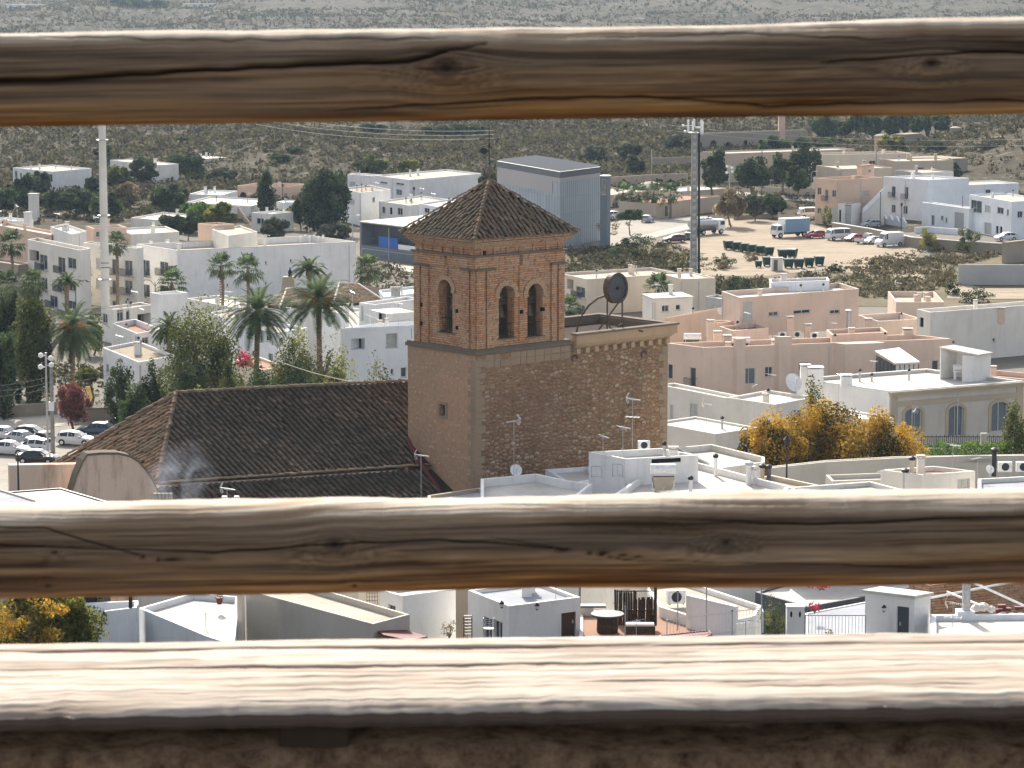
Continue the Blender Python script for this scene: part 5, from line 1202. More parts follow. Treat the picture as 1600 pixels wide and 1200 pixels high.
block(g['root'],(335,352),(309,349),(366,350),base=(335,384),zb=gz,wall='peach',deck='deck',par=.3,names=('rooftop_room','rooftop_room_roof'))
for i,(px,py,z_)in enumerate(((414,384,1.3),(236,388,.9),(262,386,.9))):chimney(g['root'],W(px,py,gz),.5,z_,'white')
railing(W(285,388,gz),W(330,386,gz),gz,1.0,'thin metal railing on the roof of the largest white building',mat='metal',step=.8)
for i in range(6):
 p=W(470+i*7,380-(i%2)*2,gz);t=thing('roof_vent','small white roof vent in a cluster on the largest white building','vent',p,'small vents on the largest white building');m=MB();m.bar(p,p+Vector((0,0,.9)),.1,8);m.build('pipe',MT['whitem'],t);m=MB();m.lathe(p+Vector((0,0,.9)),[(.18,0),(.2,.12),(.05,.25)],8);m.build('cap',MT['whitem'],t)
m=MB()
H('long peach house with a bright roof at the left edge',(80,367),(-30,347),(96,363),d=480,wall='peach',deck='deckw',par=.4,wins=[('L',70,371,74,375,'w')])
H('white penthouse block above the left apartment roofs',(112,366),(79,354),(135,361),d=468,wall='white2',deck='deckw',par=.4)
H('salmon rooftop house left of the tall mast',(146,357),(134,353),(198,355),d=500,wall='pink',deck='deck',par=.4,wins=[('R',150,362,156,370,'w')])
H('wide low white roof between the mast and the peach rooftop room',(205,366),(196,362),(280,362),d=500,wall='ivory',deck='deckw',par=.3,over=(12,None))
H('flat white roofed house at far left behind the palm crowns',(20,345),(-20,341),(52,343),d=520,wall='white',deck='deckw',par=.3)
H('small white rooftop hut above the far left terrace roofs',(45,333),37,(50,332),d=520,wall='white',deck='deckw',par=0)
H('brown walled house at the left edge below the fan palm',(28,414),(-30,405),(46,411),d=440,wall='stone_wall',deck='deckb',par=.3)
H('dark low house behind the green hedge left of the white terrace house',(262,345),(205,340),(312,336),d=560,wall='ivory',deck='deckw',par=.3)
H('little white shed among the trees left of the pale shed',(232,298),(205,296),(240,296),d=665,wall='white',deck='deckw',par=0)
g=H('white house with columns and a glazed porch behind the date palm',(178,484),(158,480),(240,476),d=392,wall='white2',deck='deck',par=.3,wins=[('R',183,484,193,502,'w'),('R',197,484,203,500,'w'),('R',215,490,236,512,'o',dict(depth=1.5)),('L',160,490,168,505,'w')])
H('blank white cube with a railing on top at the left of the palms',(252,460),(235,457),(293,457),d=385,wall='white',deck='deckw',par=.4)
H('small white terrace house with a red rimmed terrace near the date palm',(214,521),(174,505),(252,514),d=372,wall='white',deck='deckt',par=.8,wins=[('R',222,527,232,538,'w')])
H('white house with a broad bright flat roof behind the central palms',(385,485),(292,466),(440,479),d=390,wall='white2',deck='deckw',par=.35,wins=[('R',395,492,402,503,'w')])
H('single storey white house with a brown gravel roof beside the olive tree',(217,566),(161,543),(273,555),d=318,wall='white',deck='deckb',par=.35,wins=[('L',166,569,170,582,'w'),('L',179,574,183,584,'w'),('L',195,585,202,606,'d'),('R',240,600,252,632,'k')])
def pillar_gate():
 r=thing('gateway','two ochre gate pillars with a white iron gate between them','gate',W(160,636,0));P_=[W(140,638,0),W(179,636,0)]
 for p in P_:m=MB();m.box(p.x-.32,p.x+.32,p.y-.3,p.y+.3,0,2.35);q=m.build('pillar',MT['yellow'],r);m=MB();m.box(p.x-.4,p.x+.4,p.y-.38,p.y+.38,2.35,2.5);m.build('cap',MT['yellow'],q)
 a,b=P_;m=MB();m.bar(a+Vector((.3,0,.15)),b+Vector((-.3,0,.15)),.04,5);m.bar(a+Vector((.3,0,1.7)),b+Vector((-.3,0,1.7)),.04,5)
 for i in range(15):q=a.lerp(b,(i+1.5)/17);m.bar(q+Vector((0,0,.1)),q+Vector((0,0,1.9)),.02,4)
 m.build('gate_leaf',MT['whitem'],r)
pillar_gate()
lowwall('low rough stone wall along the street at the left edge',[(-40,656),(40,653),(90,649)],1.5,mat='stone_wall')
lowwall('low grey garden wall between the gateway and the church roof',[(113,662),(160,660),(250,655),(330,648)],1.5,mat='stone_wall',cap='darkstone')
lowwall('white garden wall beside the pink flowering bush',[(96,655),(134,640)],2.3,mat='white2')
def hip_house():
 d=372.0;root=thing('tiled_house','house with a low brown hipped tile roof behind the tall date palm','house',D(500,490,d))
 zr=D(530,445,d+4).z;ze=zr-1.2
 def pt(x,y,z):return W(x,y,z)
 for(a,b,e0,e1,e2)in(((448,452),(480,452),(418,478),(437,481),(530,472)),((530,444),(560,445),(505,470),(520,478),(600,471))):
  A_,B_=pt(*a,zr),pt(*b,zr);E0,E1_,E2_=pt(*e0,ze),pt(*e1,ze),pt(*e2,ze)
  E3=E2_+Vector((2,13,0));E4=E0+Vector((2,13,0))
  m=MB();m.quad(A_,B_,E2_,E1_);m.tri(A_,E1_,E0);m.tri(A_,E0,E4);m.tri(B_,E2_,E3);m.quad(A_,B_,E3,E4);m.prism([(E0.x,E0.y),(E1_.x,E1_.y),(E2_.x,E2_.y),(E3.x,E3.y),(E4.x,E4.y)],ze-.2,ze-.02)
  rf=m.build('roof',MT['tilebed'],root);nn=(B_-A_).cross(E1_-A_).normalized();nn=nn if nn.z>0 else-nn;cols=[];N=34
  for k in range(N):f=(k+.5)/N;bot=E1_.lerp(E2_,f);top=(A_.lerp(B_,(f-.12)/.5))if .12<f<.62 else(E1_.lerp(A_,f/.12)if f<=.12 else B_.lerp(E2_,(f-.62)/.38));cols.append((top+nn*.01,bot+nn*.01))
  v,f_,c_=tiles(cols,.5,.5,nn,jit=.02);fast_mesh('roof_tiles',v,f_,MT['tile'],rf,c_)
  n2=(E0-A_).cross(E1_-A_).normalized();n2=n2 if n2.z>0 else-n2;cols=[(A_.lerp(E1_,(k+.5)/12*.05)+n2*.01,E0.lerp(E1_,(k+.5)/12)+n2*.01)for k in range(12)]
  v,f_,c_=tiles(cols,.5,.5,n2,jit=.02);fast_mesh('hip_tiles',v,f_,MT['tile'],rf,c_)
  for p,q in((E1_,A_),(B_,A_),(E2_,B_)):m=MB();m.bar(p+nn*.08,q+nn*.08,.16,6);m.build('ridge',MT['coping'],rf)
  m=MB();m.prism([(E0.x+.4,E0.y+.4),(E1_.x+.2,E1_.y+.5),(E2_.x-.4,E2_.y+.5),(E3.x-.4,E3.y),(E4.x,E4.y)],-.5,ze-.2);m.build('wall',MT['white'],root)
 p=D(451,452,d+6);m=MB();b=1.0;q=.7;zc=D(451,432,d+6).z;z0=zr-1.5
 m.add([(p.x-b,p.y-b,z0),(p.x+b,p.y-b,z0),(p.x+b,p.y+b,z0),(p.x-b,p.y+b,z0),(p.x-q,p.y-q,zc),(p.x+q,p.y-q,zc),(p.x+q,p.y+q,zc),(p.x-q,p.y+q,zc)],[(0,1,5,4),(1,2,6,5),(2,3,7,6),(3,0,4,7),(4,5,6,7)])
 c_=m.build('chimney',MT['tan'],root);m=MB();m.lathe((p.x+.2,p.y,zc),[(.3,0),(.22,.3),(.3,.6),(.12,.9),(.04,1.2)],8);m.build('cap',MT['blackm'],c_)
hip_house()
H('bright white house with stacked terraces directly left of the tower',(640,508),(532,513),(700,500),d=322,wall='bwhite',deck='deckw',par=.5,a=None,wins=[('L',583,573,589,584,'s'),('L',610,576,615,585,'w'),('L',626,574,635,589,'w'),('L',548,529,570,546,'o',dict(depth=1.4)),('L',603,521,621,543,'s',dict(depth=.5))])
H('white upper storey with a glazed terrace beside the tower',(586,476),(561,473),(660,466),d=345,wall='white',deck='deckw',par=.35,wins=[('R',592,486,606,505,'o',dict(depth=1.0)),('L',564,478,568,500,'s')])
g=H('white rooftop building with three chimney pots by the tower',(600,464),(597,460),(700,452),d=365,wall='bwhite',deck='deckw',par=.3,over=(8,None),wins=[('R',611,474,616,480,'w')])
for k in range(3):pipe(g['root'],W(613+k*5,462,g['zr']),.9,.2,'grey','coping',name='chimney_pot')
H('white house with a pale flat roof left of the upper terrace',(545,491),(498,485),(575,484),d=350,wall='white',deck='deck',par=.3,wins=[('L',517,498,523,505,'w')])
H('white two storey house behind the yellow-green tree',(432,520),(370,509),(480,512),d=338,wall='bwhite',deck='deckw',par=.4,wins=[('R',437,528,444,540,'w'),('L',393,548,397,560,'w'),('L',419,552,426,564,'w'),('L',415,523,423,533,'w')])
H('white garden house with a flat roof left of the tall date palm',(350,498),(330,488),(392,490),d=352,wall='white',deck='deck',par=.3,wins=[('L',341,503,346,512,'w')])
H('low peach garage roof under the magenta bougainvillea',(410,578),(368,562),(445,572),d=318,wall='cream',deck='deckt',par=.3)
def pergola():
 z=D(600,517,335).z;zt=D(600,488,335).z;r=thing('pergola','light roofed pergola on the white terrace left of the tower','pergola',D(600,517,335));q=[W(578,484,zt),W(604,490,zt),W(648,487,zt),W(622,481,zt)]
 m=MB();m.slab(q,.12);m.build('canopy',MT['ivory'],r)
 for p in q:m=MB();m.bar((p.x,p.y,z),(p.x,p.y,zt),.07,6);m.build('post',MT['whitem'],r)
 a,b,c=W(572,506,z+.0),W(603,519,z),W(640,514,z)
 t=railing(a,b,z,1.1,'metal terrace railing below the pergola',mat='metal',step=.3);railing(b,c,z,1.1,'',mat='metal',step=.3,t=t)
pergola()
H('long cream apartment building with ochre balconies right of the belfry',(917,437),(872,427),(1064,428),d=425,wall='cream',deck='deck',par=.35,name='apartment_building',cat='apartment block',coping='coping',wins=[('L',886,436,896,452,'o',dict(depth=1.2)),('L',885,462,895,478,'o',dict(depth=1.2)),('L',900,448,914,465,'f'),('L',901,476,914,492,'f')])
H('narrow cream annexe under the grey mobile phone mast',(1066,436),1058,(1118,434),d=415,wall='cream',deck='deckw',par=.2,over=(9,None))
g=H('small white rooftop house with a bright flat roof and two windows',(1021,468),(1004,461),(1082,465),d=372,wall='ivory',deck='deckw',par=0,wins=[('R',1034,477,1045,487,'w'),('R',1056,476,1063,484,'w')])
H('low terrace house with pinkish parapet left of the salmon complex',(1085,487),(1040,497),(1130,480),d=362,wall='pink',deck='deckw',par=.4)
H('grey walled flat roof house left of the salmon complex',(1132,468),(1102,463),(1150,465),d=368,wall='grey',deck='deckw',par=.3,wins=[('L',1112,478,1124,487,'s')])
g=H('large salmon coloured housing complex, front wing with terraces',(1099,543),(1041,536),(1486,529),d=330,wall='pink',deck='deckt',par=.7,pt=.3,name='apartment_building',cat='apartment block',wins=[('L',1043,569,1051,592,'w'),('L',1078,574,1087,604,'f'),('R',1160,575,1180,600,'b'),('R',1195,573,1207,589,'w'),('R',1248,566,1263,580,'w'),('R',1335,569,1355,590,'w'),('R',1456,563,1466,583,'w')])
GC=g;zd=g['deck']
for(x0,x1,e,dz)in((1146,1160,.5,.9),(1210,1230,.7,1.0),(1304,1366,1.6,.0)):
 a0=solve_t(g['c'],g['uR'],g['zr'],x0);a1=solve_t(g['c'],g['uR'],g['zr'],x1);m=MB();m.obox(g['c'],g['uR'],(a0,a1),g['uL'],(-e,-.004),-.5,g['zr']+dz-.01);m.build('projecting_bay',MT['pink'],g['root'])
gu=H('salmon coloured rooftop storey with slit windows above the complex',(1156,466),(1128,456),(1342,452),base=(1156,528),zb=zd,wall='pink',deck='deckw',par=.5,coping='coping',wins=[('R',1201,487,1216,494,'w'),('R',1240,484,1266,490,'w'),('R',1297,484,1312,490,'w'),('R',1160,470,1176,500,'s',dict(depth=.1))])
H('white stair room on top of the salmon rooftop storey',(1204,441),(1203,438),(1296,438),base=(1204,456),zb=gu['deck'],wall='bwhite',deck='deckt',par=.3,over=(4,None))
for lab,C_,L_,R_2,by in(('low salmon stair block left on the terrace of the complex',(1146,517),(1124,510),(1201,512),537),('salmon walled roof room in the middle of the complex',(1300,523),(1291,515),(1387,519),540),('small salmon roof box behind the left water heaters',(1120,505),(1102,503),(1146,502),527)):
 H(lab,C_,L_,R_2,base=(C_[0],by),zb=zd,wall='pink',deck='deckt',par=.4)
for i,(px,py,w_,h_)in enumerate(((1110,531,.8,2.2),(1121,538,.9,1.4),(1136,542,.9,1.2),(1234,528,.8,2.4),(1262,528,.8,1.5),(1217,545,1.6,.9),(1418,531,1.1,1.2),(1356,515,.9,1.2),(1217,520,1.5,3.4))):
 chimney(g['root'],W(px,py,zd),w_,h_,'pink','coping')
pipe(g['root'],W(1326,521,zd),2.6,.28,'metal','metal')
m=MB()
def leanto():
 r=thing('glazed_porch','glass walled lean-to with a white sloping roof against the salmon wing','porch',D(1400,590,324));zr0=D(1385,545,329).z;zr1=D(1415,566,322).z;zb=0
 q=[D(1367,548,330),D(1398,567,323),D(1437,565,324.5),D(1405,543,331)];m=MB();m.slab(q,.14);m.build('roof',MT['whitem'],r);P_=[D(1369,560,330),D(1399,570,323.4),D(1435,569,324.8)]
 for a,b,k in((P_[0],P_[1],5),(P_[1],P_[2],5)):
  m=MB();m.quad((a.x,a.y,zb),(b.x,b.y,zb),(b.x,b.y,b.z-.1),(a.x,a.y,a.z+.4 if a is P_[0]else a.z-.1));m.build('glazing',MT['glass']if k and a is P_[0]else MT['frame'],r)
  for i in range(k+1):p=a.lerp(b,i/k);m=MB();m.bar((p.x,p.y-.03,zb),(p.x,p.y-.03,p.z),.05,4);m.build('mullion',MT['darkgrey'],r)
leanto()
H('white house with a long blank wall right of the salmon complex',(1454,488),(1433,483),(1640,474),d=372,wall='ivory',deck='deckw',par=.5,wins=[('L',1437,496,1443,511,'k'),('R',1488,532,1492,537,'w'),('R',1551,528,1555,534,'w')])
H('low peach house with roof terrace behind the white blank wall',(1400,472),(1397,468),(1475,472),d=410,wall='pink',deck='deck',par=.8,over=(14,None))
H('pale pink terrace with a dark parapet line left of the white blank wall',(1372,502),(1340,492),(1440,498),d=385,wall='pink',deck='deckw',par=.8)
H('long pale pink roof terrace at the right edge',(1530,486),(1500,478),(1660,480),d=405,wall='pink',deck='deckw',par=1.0)
for i,(px,py)in enumerate(((1550,504),(1564,503))):
 t=thing('chimney_stack',('left square pinkish chimney on the roof of the blank white house','right square pinkish chimney on the roof of the blank white house')[i],'chimney',D(px,py,378),'square chimneys on the blank white house');chimney(t,D(px,py,378),.9,1.7,'pink',name='shaft')
H('salmon flat roofed wing at the right edge below the white blank wall',(1500,583),(1486,572),(1660,598),d=320,wall='pink',deck='deckt',par=.5)
g=H('grey aged house with arched windows and a heavy cornice',(1393,612),(1246,592),(1597,596),d=292,wall='greybeige',deck='deckw',par=.3,coping='white',wins=[('R',1413,638,1440,684,'b',dict(arch=True,rise=.5,depth=.25)),('R',1481,634,1505,682,'b',dict(arch=True,rise=.5,depth=.25)),('R',1548,628,1574,674,'b',dict(arch=True,rise=.5,depth=.25))])
GA=g;c2=Vector(g['c']);uR,uL=g['uR'],g['uL']
m=MB();m.obox(c2,uR,(-.25,g['lR']+.25),uL,(-.28,-.002),g['zr']-.5,g['zr']-.2);m.obox(c2,uR,(-.4,g['lR']+.4),uL,(-.45,-.002),g['zr']-.2,g['zr']-.01);m.build('cornice',MT['trim'],g['root'])
A=rect_on(g['c'],uR,1400,628,1402,636);m=MB();m.obox(c2,uR,(-.06,g['lR']+.06),uL,(-.1,-.002),A[2],A[3]);m.build('string_course',MT['trim'],g['root'])
for e0,e1 in((-.08,.7),(g['lR']-.7,g['lR']+.08)):m=MB();m.obox(c2,uR,(e0,e1),uL,(-.12,-.0015),-.4,g['zr']-.5);m.build('corner_pilaster',MT['trim'],g['root'])
for x0,x1,y0,y1 in((1413,1440,638,684),(1481,1505,634,682),(1548,1574,628,674)):
 A=rect_on(g['c'],uR,x0,y0,x1,y1);m=MB();cx=(A[0]+A[1])/2;r_=(A[1]-A[0])/2;rise=.5;ww=.32;N=12
 Q=lambda a,z,dd:Vector((c2.x+uR.x*a-uL.x*dd,c2.y+uR.y*a-uL.y*dd,z))
 pr=[(cx-(r_)*math.cos(math.pi*i/N),A[3]-rise+rise*math.sin(math.pi*i/N))for i in range(N+1)];po=[(cx-(r_+ww)*math.cos(math.pi*i/N),A[3]-rise+(rise+ww)*math.sin(math.pi*i/N))for i in range(N+1)]
 pr=[(A[0],A[2])]+pr+[(A[1],A[2])];po=[(A[0]-ww,A[2])]+po+[(A[1]+ww,A[2])]
 for i in range(len(pr)-1):
  V8=[Q(*pr[i],.0),Q(*pr[i+1],.0),Q(*po[i+1],.0),Q(*po[i],.0),Q(*pr[i],.1),Q(*pr[i+1],.1),Q(*po[i+1],.1),Q(*po[i],.1)];m.add(V8,[(4,5,6,7),(0,1,5,4),(2,3,7,6)])
 m.build('arch_surround',MT['trim'],g['root'])
m=MB();m.obox(c2,uL,(.2,g['lL']+.03),uR,(-.06,-.003),-.4,g['zr']-.02);m.build('white_flank',MT['white'],g['root'])
for px,py,w_,h_ in((1258,596,1.0,1.6),(1274,598,1.5,1.5),(1322,603,1.1,1.0)):chimney(g['root'],W(px,py,g['zr']-.1),w_,h_,'white','white')
def shelter():
 z=GA['deck']+.02;z1=D(1480,558,300).z;r=thing('roof_shelter','white open fronted shelter housing a water heater on the grey arched house','shelter',W(1490,596,z));a,b=W(1468,592,z),W(1503,597,z);c=W(1520,592,z)
 m=MB();u=(b-a).normalized();v=Vector((-u.y,u.x,0))*2.4
 m.prism([a[:2],(a+u*.15)[:2],(a+u*.15+v)[:2],(a+v)[:2]],z,z1+.5);m.prism([b[:2],(b+Vector((1.4,.4,0)))[:2],(b+Vector((1.4,.4,0))+v)[:2],(b+v)[:2]],z,z1);m.prism([(a+v)[:2],(b+v)[:2],(b+v*1.06)[:2],(a+v*1.06)[:2]],z,z1);m.build('wall',MT['white'],r)
 m=MB();up=Vector((0,0,z1-z));m.slab([a+up+Vector((-.2,-.2,.66)),b+up+Vector((1.6,-.2,.16)),b+v+up+Vector((1.6,.2,.16)),a+v+up+Vector((-.2,.2,.66))],.14);m.build('roof',MT['coping'],r)
 t=thing('water_heater','white horizontal water heater inside the open roof shelter','water heater',a.lerp(b,.6));p=a.lerp(b,.62)+v*.4;m=MB();m.bar(p+Vector((-.65,0,1.3)),p+Vector((.65,0,1.3)),.34,14);m.build('tank',MT['whitem'],t);m=MB();m.box(p.x-.6,p.x-.4,p.y-.2,p.y+.2,z,p.z+1.0);m.box(p.x+.4,p.x+.6,p.y-.2,p.y+.2,z,p.z+1.0);m.box(p.x-.7,p.x+.7,p.y-.25,p.y+.25,p.z+.85,p.z+.98);m.build('stand',MT['white'],t)
shelter()
m=MB()
H('plain white flat roofed house with pale garages right of the tower',(1136,622),(1030,601),(1160,619),d=290,wall='ivory',deck='deckw',par=.3,a=None,wins=[('L',1047,632,1052,660,'s',dict(depth=.06)),('L',1078,630,1090,662,'s',dict(depth=.06))])
H('second white flat roofed house in front of the salmon complex',(1211,632),(1136,621),(1275,620),d=283,wall='ivory',deck='deckw',par=.3)
H('white house with a low shaded front terrace behind the near roofs',(1118,678),(1020,660),(1185,668),d=268,wall='ivory',deck='deckw',par=.2)
H('low white annexe at the foot of the grey arched house',(1350,655),(1262,640),(1396,652),d=285,wall='white',deck='deckw',par=.2)
def paint(name,c,rough=.35):return flat(name,c,rough,.0,var=.06,spec=.5)
PAINT={'white':paint('white_car_paint',(.62,.62,.61)),'navy':paint('navy_car_paint',(.02,.045,.09)),'red':paint('red_car_paint',(.28,.015,.03)),'silver':paint('silver_car_paint',(.36,.38,.40)),'maroon':paint('maroon_car_paint',(.10,.03,.035)),'black':paint('black_car_paint',(.02,.02,.025)),'green':paint('green_car_paint',(.04,.14,.10)),'blue':paint('pale_blue_box',(.16,.27,.36),.6)}
MT['tyre']=flat('tyre_rubber',(.018,.018,.018),.85);MT['cglass']=flat('car_glass',(.02,.03,.035),.08,spec=.7);MT['lampc']=flat('headlamp_lens',(.6,.6,.58),.15);MT['lampr']=flat('tail_lamp_lens',(.35,.01,.01),.2)
PROF={'hatch':([(-2.0,.76,.32,.62,.70,.66),(-1.9,.82,.24,.84,.98,.70),(-1.55,.86,.2,.90,1.36,.62),(-.6,.88,.2,.92,1.47,.62),(.2,.88,.2,.91,1.40,.62),(.98,.87,.2,.90,.95,.72),(1.5,.85,.2,.82,.86,.70),(1.88,.80,.22,.66,.71,.62),(2.0,.72,.3,.50,.54,.55)],(1,5),1.25,.31),'sedan':([(-2.2,.74,.32,.66,.72,.62),(-2.1,.8,.24,.88,.96,.7),(-1.65,.86,.2,.92,1.0,.72),(-1.0,.88,.2,.92,1.38,.6),(-.2,.88,.2,.91,1.44,.6),(.4,.88,.2,.91,1.38,.6),(1.15,.87,.2,.89,.94,.72),(1.75,.84,.2,.82,.86,.7),(2.1,.79,.22,.66,.7,.62),(2.22,.7,.3,.5,.54,.55)],(2,6),1.35,.31),'van':([(-2.7,.92,.4,1.3,2.35,.82),(-2.62,.97,.3,1.35,2.5,.86),(-1.0,.99,.26,1.35,2.56,.88),(.9,.99,.26,1.32,2.54,.88),(1.35,.98,.26,1.28,2.38,.84),(2.05,.97,.26,1.16,1.32,.80),(2.55,.93,.28,.92,1.02,.76),(2.72,.84,.34,.66,.72,.7)],(3,5),1.75,.35),'camper':([(-2.1,.82,.35,1.1,1.85,.72),(-2.05,.85,.3,1.12,1.95,.76),(-.8,.87,.28,1.12,2.0,.78),(1.3,.87,.28,1.12,1.98,.78),(1.75,.86,.28,1.08,1.8,.74),(2.0,.84,.3,1.0,1.1,.74),(2.1,.8,.34,.8,.85,.7)],(0,5),1.3,.32),'pickup':([(-2.4,.86,.42,.98,1.0,.84),(-.3,.86,.36,.98,1.0,.84),(-.2,.86,.3,1.0,1.72,.68),(.6,.86,.26,.98,1.70,.68),(1.2,.86,.26,.96,1.02,.74),(1.9,.84,.26,.86,.9,.72),(2.2,.78,.3,.6,.64,.66)],(2,4),1.45,.35)}
def vehicle(kind,col,label,p,yaw,cat='car',s=1.0,rot=True,group='vehicles parked in the village',name=None,panel_sides=()):
 st,(c0,c1),wb,wr=PROF[kind];name=name or{'van':'parked_van','camper':'camper_van','pickup':'pickup_truck'}.get(kind,'parked_car')
 t=thing(name,label,cat,(0,0,0),group);mt=PAINT[col]
 ring=lambda q:[(q[0],-q[1]*.9,q[2]),(q[0],-q[1],(q[2]+q[3])*.5),(q[0],-q[1]*.97,q[3]),(q[0],-q[5],q[4]-.05),(q[0],-q[5]*.8,q[4]),(q[0],q[5]*.8,q[4]),(q[0],q[5],q[4]-.05),(q[0],q[1]*.97,q[3]),(q[0],q[1],(q[2]+q[3])*.5),(q[0],q[1]*.9,q[2])]
 m=MB();V=[];n=10
 for q in st:V+=ring(q)
 fs=[(i*n+j,i*n+(j+1)%n,(i+1)*n+(j+1)%n,(i+1)*n+j)for i in range(len(st)-1)for j in range(n)];fs+=[tuple(range(n-1,-1,-1)),tuple(range((len(st)-1)*n,len(st)*n))]
 m.add(V,fs);b=m.build('body',mt,t,bevel=.02)
 off=.012;dark_from=c0
 for sd in(-1,1):
  for i in range(c0,c1):
   if kind=='van' and i<3:continue
   a,d=st[i],st[i+1]
   def P(q,f,u):z=q[3]+.05+(q[4]-.14-q[3])*f;w=q[1]*.97+(q[5]-q[1]*.97)*((z-q[3])/max(.01,(q[4]-.05-q[3])));return(q[0]+u,sd*(w+off),z)
   if min(a[4]-a[3],d[4]-d[3])<.2 and max(a[4]-a[3],d[4]-d[3])<.3:continue
   m=MB();pts=[P(a,0,.06),P(d,0,-.06),P(d,1,-.06),P(a,1,.06)]
   m.poly(pts if sd<0 else pts[::-1]);m.build('side_window',MT['cglass'],t)
 def screen(i,nm):
  a,d=st[i],st[i+1];lo,hi=(a,d)if a[4]<d[4]else(d,a);dx=hi[0]-lo[0]
  f0,f1=.1,.88;Q=lambda f:(lo[0]+dx*f,(lo[5]+(hi[5]-lo[5])*f)*.88,lo[4]+(hi[4]-lo[4])*f)
  l,h=Q(f0),Q(f1);e=.014 if lo[0]>0 else-.014;m=MB();m.poly([(l[0]+e,-l[1],l[2]+.012),(l[0]+e,l[1],l[2]+.012),(h[0]+e,h[1],h[2]+.012),(h[0]+e,-h[1],h[2]+.012)]);m.build(nm,MT['cglass'],t)
 screen(c1-1,'windscreen')
 if kind in('hatch','sedan'):screen(c0,'rear_window')
 for x in(-wb,wb):
  for sd in(-1,1):
   y=sd*(st[3][1]-.10);m=MB();m.bar((x,y-.1,wr),(x,y+.115 if sd>0 else y+.1,wr),wr,16);w=m.build('wheel',MT['tyre'],t);m=MB();m.bar((x,y+sd*.1,wr),(x,y+sd*.125,wr),wr*.6,12);m.build('rim',MT['steel'],w)
   a=MB();pts=[]
   for k in range(13):th=math.pi*k/12;pts.append((x+math.cos(th)*wr*1.16,sd*(st[3][1]+.006),wr+math.sin(th)*wr*1.16))
   a.poly(pts if sd<0 else pts[::-1]);a.build('wheel_arch',MT['tyre'],t)
 f,r=st[-1],st[0];fz=st[-2][3]-.1;rz=r[3]+.1 if kind!='van' else .95
 for sd in(-1,1):
  m=MB();x=st[-2][0];m.box(x-.12,x+.06,sd*.62-.15,sd*.62+.15,fz-.07,fz+.06);m.build('headlight',MT['lampc'],t)
  m=MB();m.box(r[0]-.03,r[0]+.1,sd*(r[1]-.14)-.1,sd*(r[1]-.14)+.1,rz-.12,rz+.14);m.build('tail_light',MT['lampr'],t)
  m=MB();x=st[c1][0]-.25;m.box(x-.06,x+.06,sd*(st[c1][1]+.08)-.08,sd*(st[c1][1]+.08)+.08,st[c1][3]+.02,st[c1][3]+.15);m.build('wing_mirror',mt,t)
 m=MB();m.box(f[0]-.02,f[0]+.02,-.26,.26,.42,.52);m.build('number_plate',MT['whitem'],t)
 if kind=='pickup':m=MB();m.box(-2.3,-.35,-.74,.74,1.003,1.02);m.build('load_bed',MT['dark'],t)
 t.location=p;t.rotation_euler=(0,0,yaw);t.scale=(s,s,s);return t
def heading(dx,dy):return math.atan2(dy,dx)
V_=[('van','white','tall white panel van at the right end of the dirt lot',(1389,386),(-.86,-.5),'van',1.0),('camper','white','old white camper van between two red cars',(1309,376),(-.9,-.42),'camper van',1.08),('hatch','red','red hatchback parked just behind the blue box truck',(1274,373),(-.92,-.38),'car',.98),('hatch','red','red car half hidden between the camper van and the pickup',(1334,378),(-.8,-.6),'car',.92),('pickup','white','white pickup truck with an open bed beside the tall white van',(1355,381),(.75,.6),'pickup',1.05),('hatch','white','white car with a raised front next to the pickup and van',(1362,382),(-.75,-.66),'car',.95),('camper','white','small white van up the road behind the blue box truck',(1264,342),(-.9,-.3),'van',1.1),('hatch','silver','silver blue car parked by the wavy garden wall',(1361,356),(-.95,-.3),'car',1.0),('hatch','white','white car on the terrace street in front of the right hand white house',(1571,377),(-.92,-.3),'car',1.05),('hatch','maroon','dark maroon estate car left of the grey phone mast',(1054,380),(-.97,-.2),'car',1.05),('hatch','green','green and white small car partly behind the phone mast',(1077,375),(.2,.95),'car',.95),('hatch','silver','silver car on the plaza right of the umbrella pine',(1012,348),(.3,.9),'car',1.0),('hatch','white','white car on the plaza next to the corrugated hall',(962,342),(.9,.2),'car',1.0),('hatch','white','second white car on the plaza nearer to the hall',(946,344),(.9,.25),'car',.95),('sedan','white','white saloon car nearest the left edge of the car park',(16,712),(.95,-.28),'car',1.0),('hatch','white','white hatchback left of the concrete pole, seen from behind',(52,708),(-.93,.3),'car',1.0),('sedan','silver','silver car in the second row of the car park',(36,695),(.8,-.55),'car',.95),('hatch','black','dark roofed car at the back of the left car row',(52,688),(.9,-.3),'car',1.0),('sedan','white','white car furthest back at the left edge of the car park',(8,688),(.85,-.45),'car',.95),('hatch','white','white hatchback alone between the concrete pole and the navy car',(119,697),(.96,-.22),'car',1.02),('sedan','navy','navy estate car behind the lone white hatchback',(153,683),(-.96,.22),'car',1.05),('hatch','black','black car partly hidden by the church roof',(183,674),(-.95,.25),'car',1.0),('sedan','black','dark car seen just above the pinkish church wall',(60,726),(.96,-.2),'car',1.0)]
for k,c,lab,(px,py),hd,cat,s in V_:
 p=W(px,py,0);p.z=.16;vehicle(k,c,lab,p,heading(*hd),cat,s)
